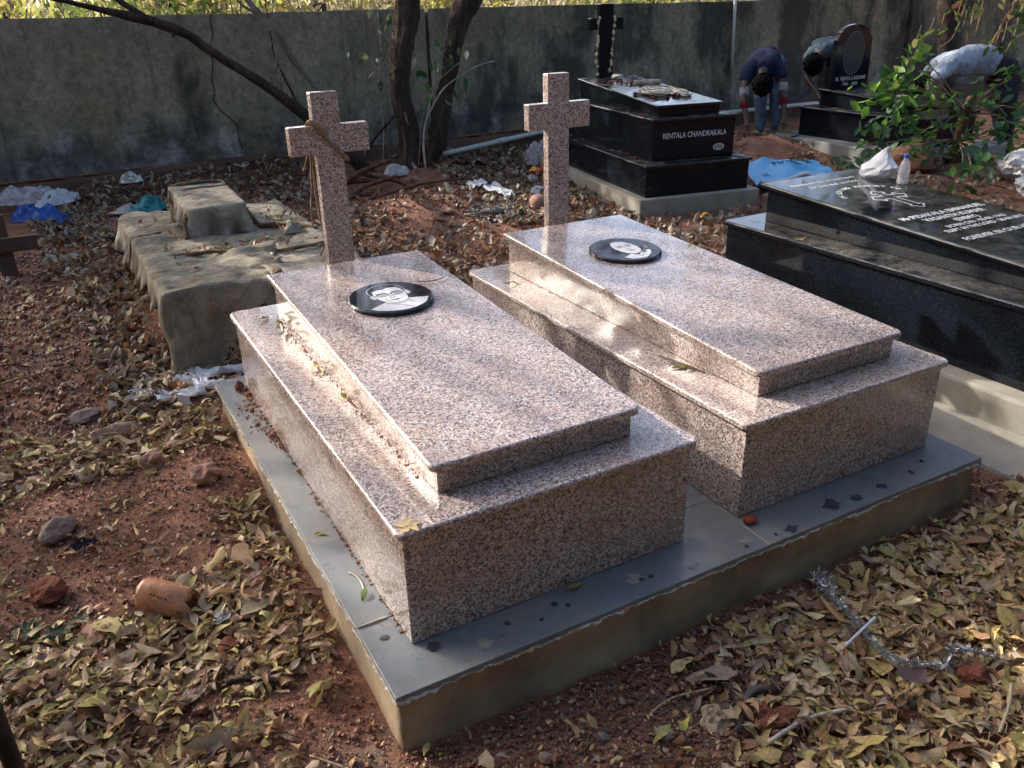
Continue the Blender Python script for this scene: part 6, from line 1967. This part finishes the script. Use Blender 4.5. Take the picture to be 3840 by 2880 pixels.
crump('grey_film', (.12, 6.65, .04), .16, .09, .08, 'p_white2', 'greyish plastic scrap beside the teal bag', 'plastic scrap', 5, .3)
crump('silver_foil', (.25, 7.35, .05), .12, .07, .10, 'foil', 'crumpled silver foil at the foot of the wall', 'foil', 6, 0, 1.0)
cup = lathe([(.030, 0), (.032, .004), (.042, .085), (.044, .087), (.041, .085), (.030, .006)], (-.36, 6.0, gz(-.36, 6.0) + .05), 18, (-.2, -.75, .25))
tag(obj('plastic_cup', *cup, M['p_clear'], smooth=True), 'clear plastic cup lying on its side in the litter at left', 'cup')
crump('foil_wrapper', (-.40, 5.25, .03), .05, .035, .03, 'p_white2', 'small pale wrapper in the litter at left', 'wrapper', 7, .6, .9)
crump('foil_wrapper', (-.35, 4.75, .03), .05, .03, .025, 'p_white2', 'second pale wrapper nearer the covered grave', 'wrapper', 8, .2, .9)
crump('clear_bag', (4.33, 6.62, .03), .20, .20, .30, 'p_clear', 'clear plastic bag behind the right granite cross', 'bag', 9, 0, .5)
op = crump('orange_packet', (4.02, 6.05, .03), .11, .08, .06, 'p_orange', 'orange and yellow packet beside the right granite cross', 'packet', 10, .2)
V, F = crumple((3.95, 6.08, gz(3.95, 6.08) + .045), .05, .07, .05, 11, 8, .2); obj('yellow_end', V, F, M['p_yellow'], op)
crump('white_scrap', (3.72, 5.75, .03), .10, .06, .06, 'p_white2', 'small crumpled white bag behind the right granite cross', 'plastic scrap', 12, .4)
crump('white_bag', (2.55, 6.42, .02), .17, .10, .12, 'p_white2', 'whitish plastic bag left of the tree base', 'bag', 14, .2)
tb = T('torn_white_bag', (3.12, 5.2, -.12), 'torn white plastic bag stretched out on the brown litter', 'bag')
V, F = sheet(lambda u, v: (3.08 + .10 * (u - .5) * (1 + 1.2 * v) + .04 * v, 5.02 + .50 * v, gz(3.1, 5.2) + .035 + .035 * abs(math.sin(7 * u + 5 * v)) + .02 * float(vnoise(u * 6, v * 9, None, 3))), 8, 14)
obj('film', V, F, M['p_white'], tb)
V, F = sheet(lambda u, v: (2.92 + .20 * u, 5.42 + .14 * v + .06 * u, gz(3, 5.4) + .05 + .03 * abs(math.sin(9 * u)) + .02 * v), 8, 5)
obj('film', V, F, M['p_white'], tb)
V, F = lathe([(.001, .012), (.045, .014), (.070, .020), (.078, .028), (.080, .022), (.070, .012), (.001, .008)], (3.44, 5.12, gz(3.44, 5.12) + .03), 24, (-.1, -.5, .85))
tag(obj('bottle_lid', V, F, M['p_white'], smooth=True), 'round white plastic lid left of the right cross stem', 'lid')
V, F = blob((3.07, 4.50, gz(3.07, 4.5) + .06), (.085, .085, .07), 4, 3, .1)
tag(obj('coconut_husk', V, F, M['rock'], smooth=True), 'round brown coconut shell left of the right cross stem', 'coconut')
crump('white_paper', (2.92, 4.72, .02), .05, .03, .06, 'p_white2', 'bit of white paper beside the coconut shell', 'paper', 15)
ps = T('pale_straps', (2.35, 5.0, -.1), 'tangle of pale grey plastic straps on the soil mound', 'straps')
for k in range(9):
    a = rng.uniform(0, 6.28)
    P = [(2.55 + .14 * math.cos(a + q) * (1 - q * .1) + .03 * k, 4.62 + .08 * math.sin(a + q), gz(2.55, 4.62) + .02 + .012 * (q % 3)) for q in range(6)]
    V, F = tube(P, .006, 5, 4)
    obj('strap', V, F, M['cement_grey'], ps, smooth=True)
rb = T('root_branches', (2.2, 6.2, -.1), 'reddish cut roots and branches piled left of the tree base', 'branches')
for k, (a, b, r) in enumerate((((1.75, 6.1, .0), (2.50, 6.35, .12), .028), ((1.8, 5.85, -.05), (2.45, 6.1, .05), .026), ((1.75, 6.25, .02), (2.35, 6.2, .02), .03), ((2.2, 6.3, .08), (2.62, 5.85, -.05), .028), ((1.7, 5.75, -.06), (2.2, 6.0, -.02), .022), ((1.85, 6.4, -.02), (2.0, 5.7, -.05), .02), ((2.0, 5.65, -.04), (3.0, 5.75, .05), .012))):
    a, b = np.array(a), np.array(b)
    a[2] += gz(a[0], a[1]) + .08; b[2] += gz(b[0], b[1]) + .06
    V, F = tube([a, (a + b) / 2 + (0, .02, .03), b], [r, r * .9, r * .7], 9, 6, .2, k)
    obj('root', V, F, M['bark_red'], rb, smooth=True)
V, F = sheet(lambda u, v: (3.28 + .48 * u, 6.70 + .22 * v + .04 * math.sin(6 * u), gz(3.5, 6.8) + .03 + .09 * (1 - v) * abs(math.sin(3.0 * u + .4)) + .05 * v), 16, 8)
tag(obj('brown_cloth', V, F, M['burlap3'], smooth=True), 'brown sacking rag at the foot of the right trunk', 'rag')
pipe = T('plastic_pipe', (4.3, 7.5, 0), 'long pale plastic pipe lying along the foot of the wall', 'pipe')
V, F = tube([(3.40, 7.18, -.02), (4.25, 7.40, .02), (5.1, 7.60, .06)], .028, 12, 4)
obj('pipe_length', V, F, M['pvc'], pipe, smooth=True)
V, F = tube([(5.05, 7.60, .058), (7.0, 7.55, .05), (9.6, 7.50, .05)], .028, 12, 4)
obj('pipe_length', V, F, M['pvc'], pipe, smooth=True)
V, F = tube([(4.22, 7.395, .018), (4.36, 7.43, .026)], .034, 12, 1)
obj('coupling', V, F, M['pvc'], pipe, smooth=True)
V, F = tube([(8.02, 7.70, .55), (8.0, 7.71, 1.45)], .022, 10, 1)
tag(obj('wall_pipe', V, F, M['pvc'], smooth=True), 'thin vertical pipe on the wall above the person in navy', 'pipe')
# blue fertiliser sheet between the black graves
bs = T('blue_sheet', (5.8, 4.55, -.1), 'bright blue plastic sack sheet spread between two black graves', 'plastic sheet')
def bsf(u, v):
    a = np.array([4.93, 3.90, -.05]) * (1 - u) + np.array([5.90, 3.86, -.04]) * u
    b = np.array([5.48, 4.68, -.03]) * (1 - u) + np.array([6.25, 4.50, .05]) * u
    p = a * (1 - v) + b * v
    p[2] += .05 * math.sin(3.2 * u + 1) * v + .03 * float(fbm(u * 4, v * 4, None, 8, 3)) + .05 * max(0, .12 - v) / .12
    p[1] += .05 * float(vnoise(u * 5, v * 0, None, 3)) * (1 - v)
    return p
V, F = sheet(bsf, 26, 16)
obj('sheet', V, F, M['p_cyan'], bs, smooth=True)
V, F = tube([bsf(u, 0) + (0, -.01, .0) for u in np.linspace(0, 1, 9)], .02, 7, 4, .2)
obj('hem', V, F, M['p_white'], bs, smooth=True)
def on_sheet(s, size, u0, v0, su):
    V, F = text_mesh(s, size, .001)
    W = []
    for p in V:
        q = bsf(min(1, max(0, u0 + p[0] * su)), min(1, max(0, v0 + p[1] * 2.2)))
        W.append(q + (0, -.004, .006))
    obj('print', np.array(W), F, M['navy'], bs)
on_sheet('POWER', .11, .52, .78, 1.0)
on_sheet('JA', .11, .86, .90, 1.0)
on_sheet('15', .07, .16, .5, 1.0)
V, F = bevel(*box(4.86, 5.04, 3.70, 3.81, -.16, -.05), .012, 1)
tag(obj('brick', rot_xy(V, .2, (4.95, 3.75)), F, M['rock']), 'reddish brick holding down the blue sheet', 'brick')
pan = T('mixing_pan', (7.12, 5.95, .0), 'shallow dark green mortar pan at the feet of the person in navy', 'pan')
zp = gz(7.1, 5.95) + .02
V, F = lathe([(.001, .004), (.15, .004), (.22, .05), (.25, .095), (.262, .098), (.255, .088), (.215, .04), (.15, .012), (.001, .012)], (7.12, 5.92, zp), 30)
obj('bowl', V, F, M['tub'], pan, smooth=True)
V, F = blob((7.12, 5.92, zp + .04), (.19, .19, .03), 2, 2, .15); obj('mortar', V, F, M['cement_grey'], pan, smooth=True)
# white sacks at the right edge
def sack(c, sx, sy, h, seed, lab, rz=0):
    V, F = blob((c[0], c[1], c[2] + h * .5), (sx, sy, h * .55), seed, 4, .22, 1.8, rz)
    cr_ = 1 - np.abs(fbm(V[:, 0] * 5, V[:, 1] * 5, V[:, 2] * 5, seed, 3))
    V = V + (V - (c[0], c[1], c[2] + h * .5)) * (.22 * (cr_ - .6))[:, None]
    V[:, 2] = np.maximum(V[:, 2], c[2] - .02)
    return tag(obj('white_sack', V, F, M['p_white2'], smooth=False), lab, 'sack')
sack((7.42, 3.12, gz(7.4, 3.1)), .26, .20, .26, 3, 'crumpled white woven sack at the right edge behind the low black grave', .4)
sack((7.0, 2.72, gz(7.0, 2.7)), .24, .14, .14, 4, 'flatter white sack lying in front of the crumpled one', .2)
crump('blue_tarp', (8.0, 3.35, .03), .30, .18, .10, 'navy', 'dark blue cloth on the ground behind the white sacks', 'cloth', 21)
# frayed white sacking strips beside the plinth
def strip(P, w, seed, label):
    P = np.array(P, float)
    n = 26
    t = np.linspace(0, len(P) - 1, n)
    i = np.minimum(t.astype(int), len(P) - 2); f = (t - i)[:, None]
    C_ = P[i] * (1 - f) + P[i + 1] * f
    d = np.gradient(C_, axis=0); d /= np.linalg.norm(d, axis=1)[:, None]
    nn_ = np.stack([-d[:, 1], d[:, 0]], 1)
    V = []
    for a in range(n):
        for b in range(9):
            s = (b / 8 - .5) * w * (1 + .25 * math.sin(a * .7 + seed)) * (1 - .5 * (a / n) ** 2)
            x, y = C_[a] + nn_[a] * s
            V.append((x, y, gz(x, y) + .03 + .018 * math.sin(b * 1.4 + a * .35 + seed) + .010 * float(vnoise(a * .6, b * .9, None, seed))))
    F = np.array([(a * 9 + b, a * 9 + b + 1, a * 9 + b + 10, a * 9 + b + 9) for a in range(n - 1) for b in range(8)])
    root = T('sack_strip', (C_[0][0], C_[0][1], gz(*C_[0]) ), label, 'sack strip', 'frayed white sacking strips by the plinth')
    obj('weave', np.array(V), F, M['p_white'], root, smooth=True)
    fr = []
    for b in range(16):
        s = (b / 15 - .5) * w
        x, y = C_[0] + nn_[0] * s; z = gz(x, y) + .035
        q = -d[0] * rng.uniform(.02, .05) + rng.normal(0, .012, 2)
        fr.append(tube([(x, y, z), (x + q[0] * .6, y + q[1] * .6, z + .012), (x + q[0], y + q[1], z + rng.normal(0, .012))], .0012, 4, 3))
    o = obj('fray', *merge(fr), M['p_white'], root); o['kind'] = 'stuff'
strip([(-.30, 2.43), (-.18, 2.37), (-.02, 2.36)], .10, 1, 'frayed white sacking strip, the nearest, twisting beside the plinth')
strip([(-.05, 2.50), (.0, 2.42), (.10, 2.36)], .07, 2, 'frayed white sacking strip tucked against the plinth end')
strip([(-.02, 2.60), (.10, 2.56), (.24, 2.52)], .06, 3, 'frayed bluish-white strip running under the covered grave')
strip([(-.09, 2.56), (-.04, 2.54), (.0, 2.53)], .06, 4, 'short frayed white scrap left of the bluish strip')
# crushed bottle and cut amber bottle
V, F = lathe([(.002, 0), (.028, .002), (.036, .02), (.034, .06), (.036, .10), (.033, .14), (.020, .175), (.012, .19), (.013, .205), (.010, .206)], (-.53, 2.12, gz(-.45, 2.1) + .035), 18, (1, .05, .02), .55)
V = V + .009 * np.stack([fbm(V[:, 0] * 28, V[:, 1] * 28, V[:, 2] * 28, q, 2) for q in range(3)], 1)
tag(obj('crushed_bottle', V, F, M['p_muddy'], smooth=False), 'crushed muddy clear bottle lying in the litter at left', 'bottle')
am = T('amber_bottle', (-.40, .82, -.13), 'cut muddy amber plastic bottle lying in the leaf litter', 'bottle')
ax_ = np.array([.155, -.15, -.02]); Lb = np.linalg.norm(ax_)
V, F = lathe([(.001, .018), (.014, .010), (.026, -.002), (.044, .0), (.054, .010), (.057, .025), (.0555, .040), (.057, .055), (.0555, .072), (.057, .09), (.056, .12), (.0565, .15), (.0555, .168), (.0545, .168), (.0545, .15), (.055, .12), (.055, .05), (.050, .02), (.001, .020)], (-.475, .915, gz(-.4, .82) + .064), 40, ax_, .86)
rag = .020 * np.maximum(0, fbm(np.arctan2(V[:, 0] + .40, V[:, 2] + .07) * 2.0, 0 * V[:, 0], None, 5, 3))
sel_ = ((V - np.array([-.475, .915, gz(-.4, .82) + .064])) @ (ax_ / Lb)) > .16
V[sel_] -= (ax_ / Lb) * rag[sel_][:, None]
dd = V - np.array([-.355, .77, gz(-.4, .82) + .10])
V = V - np.array([-.02, 0.02, .058]) * np.exp(-(dd ** 2).sum(1) / .0011)[:, None] + .0025 * np.stack([fbm(V[:, 0] * 20, V[:, 1] * 20, V[:, 2] * 20, q, 2) for q in range(3)], 1)
obj('body', V, F, M['p_amber'], am, smooth=True)
n1_ = np.array([-.25, -.55, 1.0]); n1_ -= (ax_ / Lb) * (n1_ @ ax_ / Lb); n1_ /= np.linalg.norm(n1_); n2_ = np.cross(ax_ / Lb, n1_)
for r_ in range(2):
    for k in range(5):
        a = R(-14 + 26 * r_ + 1.5 * k)
        c_ = np.array([-.475, .915, gz(-.4, .82) + .064]) + ax_ / Lb * (.050 + .013 * k + .01 * r_) + .0530 * (math.cos(a) * n1_ + math.sin(a) * n2_)
        V, F = blob(c_, (.0035, .0035, .0035), k, 1, .1)
        obj('hole', V, F, M['ink_black'], am)
# tinsel garland, paper stick, sticks
ti = T('tinsel_garland', (1.3, -.3, -.14), 'frayed silver tinsel garland snaking over the leaf litter', 'garland')
tp = np.array([(1.36, -.05), (1.34, -.10), (1.30, -.17), (1.29, -.22), (1.285, -.28), (1.26, -.33), (1.25, -.38), (1.26, -.44), (1.315, -.475), (1.36, -.487), (1.41, -.475), (1.44, -.455), (1.475, -.49), (1.50, -.54)])
tz = np.array([gz(*p) + .058 for p in tp]); tz[9] -= .012
V, F = tube(np.c_[tp, tz], .0045, 6, 6, .3, 2)
obj('core', V, F, M['foil'], ti)
fr = []
for i in range(3200):
    t = rng.random() * (len(tp) - 1)
    if i < 700: t = rng.random() * 1.6
    if 8.6 < t < 9.6 and rng.random() < .8: continue
    j = int(t); c_ = np.append(tp[j] * (1 - t + j) + tp[min(j + 1, len(tp) - 1)] * (t - j), tz[j] + .002)
    if i < 700: c_ = c_ + rng.normal(0, .014, 3) * (1, 1, .4)
    d = rng.normal(0, 1, 3); d /= np.linalg.norm(d); d[2] = abs(d[2]) * .7
    s = np.cross(d, rng.normal(0, 1, 3)); s /= np.linalg.norm(s)
    l = rng.uniform(.010, .022)
    fr.append((np.array([c_ - s * .0011, c_ + s * .0011, c_ + d * l + s * .0006, c_ + d * l - s * .0006]), [(0, 1, 2, 3)]))
o_ = obj('tinsel', *merge(fr), M['foil'], ti); o_['kind'] = 'stuff'
V, F = tube([(1.185, -.312, gz(1.18, -.31) + .058), (1.325, -.292, gz(1.32, -.29) + .075)], .0042, 8, 1)
tag(obj('paper_stick', V, F, M['p_white']), 'straight white paper stick lying across the tinsel', 'stick')
def stick(pts, r, label, mat='twig', name='stick'):
    P = [(x, y, gz(x, y) + z) for x, y, z in pts]
    V, F = tube(P, r, 8, 5, .2, int(abs(pts[0][0]) * 100))
    return tag(obj(name, V, F, M[mat], smooth=True), label, 'stick')
stick([(-.33, .43, .028), (-.28, .425, .024), (-.19, .37, .02)], .0085, 'short dark stick half under leaves below the amber bottle', 'bark')
stick([(.80, -.14, .02), (.82, -.24, .028), (.80, -.32, .024), (.74, -.38, .03)], .008, 'bent brown root lying in front of the plinth', 'bark')
stick([(.60, -.20, .006), (.68, -.19, .008), (.80, -.22, .012)], .0022, 'thin straight straw in front of the plinth', 'straw')
stick([(.78, -.44, .03), (.92, -.43, .035), (1.05, -.46, .03)], .006, 'grey twig beside the laterite clod', 'twig_grey')
stick([(.83, -.30, .02), (.88, -.29, .03), (.94, -.31, .02)], .010, 'short thick piece of grey wood by the laterite clod', 'bark_grey')
stick([(1.28, -.70, .04), (1.38, -.66, .045), (1.45, -.62, .05)], .004, 'pale thin stick near the lower right corner', 'straw')
stick([(-.22, -.02, .01), (-.18, -.15, .015), (-.12, -.28, .01)], .0024, 'long pale straw on the bare soil at lower left', 'straw')
stick([(-.20, .10, .008), (-.10, -.02, .012), (.0, -.20, .01)], .002, 'second long straw crossing the bare soil at lower left', 'straw')
stick([(-1.0, 3.0, .02), (-.75, 2.9, .03), (-.55, 2.95, .02)], .005, 'brown twig on the bare soil at the left edge', 'twig')
stick([(2.2, 5.45, .03), (2.6, 5.5, .03), (3.0, 5.55, .03)], .007, 'thin root running over the soil mound', 'bark_red')
stick([(3.95, 3.95, .02), (4.1, 4.1, .05), (4.3, 4.12, .04), (4.35, 4.05, .02)], .008, 'thin dark twig before the cross grave base', 'bark')
sp = []
for i in range(620):
    if i % 3 == 2: x, y = rng.uniform(.8, 1.9), rng.uniform(-.75, -.1)
    elif i % 2: x, y = rng.uniform(.2, 1.0), rng.uniform(-.6, -.08)
    else: x, y = rng.uniform(-.9, .05), rng.uniform(-.4, 2.3)
    a, l = rng.uniform(0, 6.28), rng.uniform(.02, .08)
    z = gz(x, y) + (.045 if i % 3 == 2 else .008)
    sp.append(tube([(x, y, z), (x + l * .5 * math.cos(a), y + l * .5 * math.sin(a), z + .008), (x + l * math.cos(a + .3), y + l * math.sin(a + .3), z + .002)], .0009, 4, 1))
o_ = obj('fine_stalks', *merge(sp), M['twig'], loc=(0, 0, 0))
tag(o_, 'fine broken stalks on the ground round the plinth', 'stalks', kind='stuff')
crump('papery_scrap', (.74, -.30, .01), .05, .045, .035, 'papery', 'crinkled papery tan leaf scrap in front of the plinth', 'leaf', 31, .2, .9)
crump('dark_ball', (-.12, -.06, .0), .02, .02, .02, 'petal', 'small dark red seed pod on the soil by the corner', 'seed pod', 32)
crump('plastic_scrap', (-.80, .80, .02), .06, .03, .02, 'p_muddy', 'muddy clear plastic scrap near the left edge', 'plastic scrap', 33, .5)
crump('plastic_scrap', (-.42, .45, .02), .05, .025, .015, 'p_muddy', 'greyish plastic scrap left of the short dark stick', 'plastic scrap', 34, .4)
crump('plastic_scrap', (-.28, .72, .02), .03, .022, .02, 'p_white2', 'small grey-white scrap right below the amber bottle', 'plastic scrap', 35, .9)
crump('dark_lump', (-.62, 1.38, .0), .05, .03, .03, 'blackcloth', 'dark charred lump beside the grey stone at left', 'lump', 36, .3)
V, F = sheet(lambda u, v: (4.05 + .16 * u + .03 * v, 3.62 + .06 * v + .05 * u, gz(4.1, 3.65) + .04 + .02 * math.sin(4 * u)), 6, 3)
yp = obj('yellow_packet', V, F, M['p_yellow']); tag(yp, 'yellow-orange strip of packaging behind the right grave', 'packet')
# grave marker cross at the left edge
gm = T('grave_marker', (-.80, 5.05, -.1), 'small brown wooden cross grave marker leaning at the left edge', 'grave marker')
zg = gz(-.8, 5.0)
V, F = bevel(*box(-.86, -.76, 5.02, 5.05, zg - .1, zg + .42), .004, 1)
obj('post', V, F, M['iron_brown'], gm)
V, F = bevel(*box(-1.15, -.60, 5.0, 5.022, zg + .17, zg + .27), .004, 1)
obj('crossbar', V, F, M['iron_brown'], gm)
V, F = box(-1.15, -.60, 4.997, 5.0, zg + .268, zg + .273)
obj('trim', V, F, M['straw'], gm)
V, F = bevel(*box(-.83, -.795, .30, .335, -.3, .118), .006, 1)
tag(obj('wooden_post', V, F, M['bark']), 'brown post cut off by the lower left edge of the photo', 'post')
# small weeds at the left edge
for i, (x, y) in enumerate(((-.80, .95), (-.72, .90), (-.66, .93))):
    root = T('weed', (x, y, gz(x, y)), ('largest', 'middle', 'smallest')[i] + ' dark green feathery weed in the litter at the left edge', 'weed')
    for k in range(12):
        a = k * .52 + i; l = .05 - .01 * i
        V, F = leafpoly(l, l * .34, k, .6, .3)
        Rm = rotmats(np.array([a]), np.array([-.35]), np.array([0.0]))[0]
        W = V @ Rm.T + (x + .6 * l * math.cos(a), y + .6 * l * math.sin(a), gz(x, y) + .025)
        obj('leaf', W, F, M['shrub'], root, cols=np.tile((.025, .07, .035), (len(W), 1)), smooth=True)
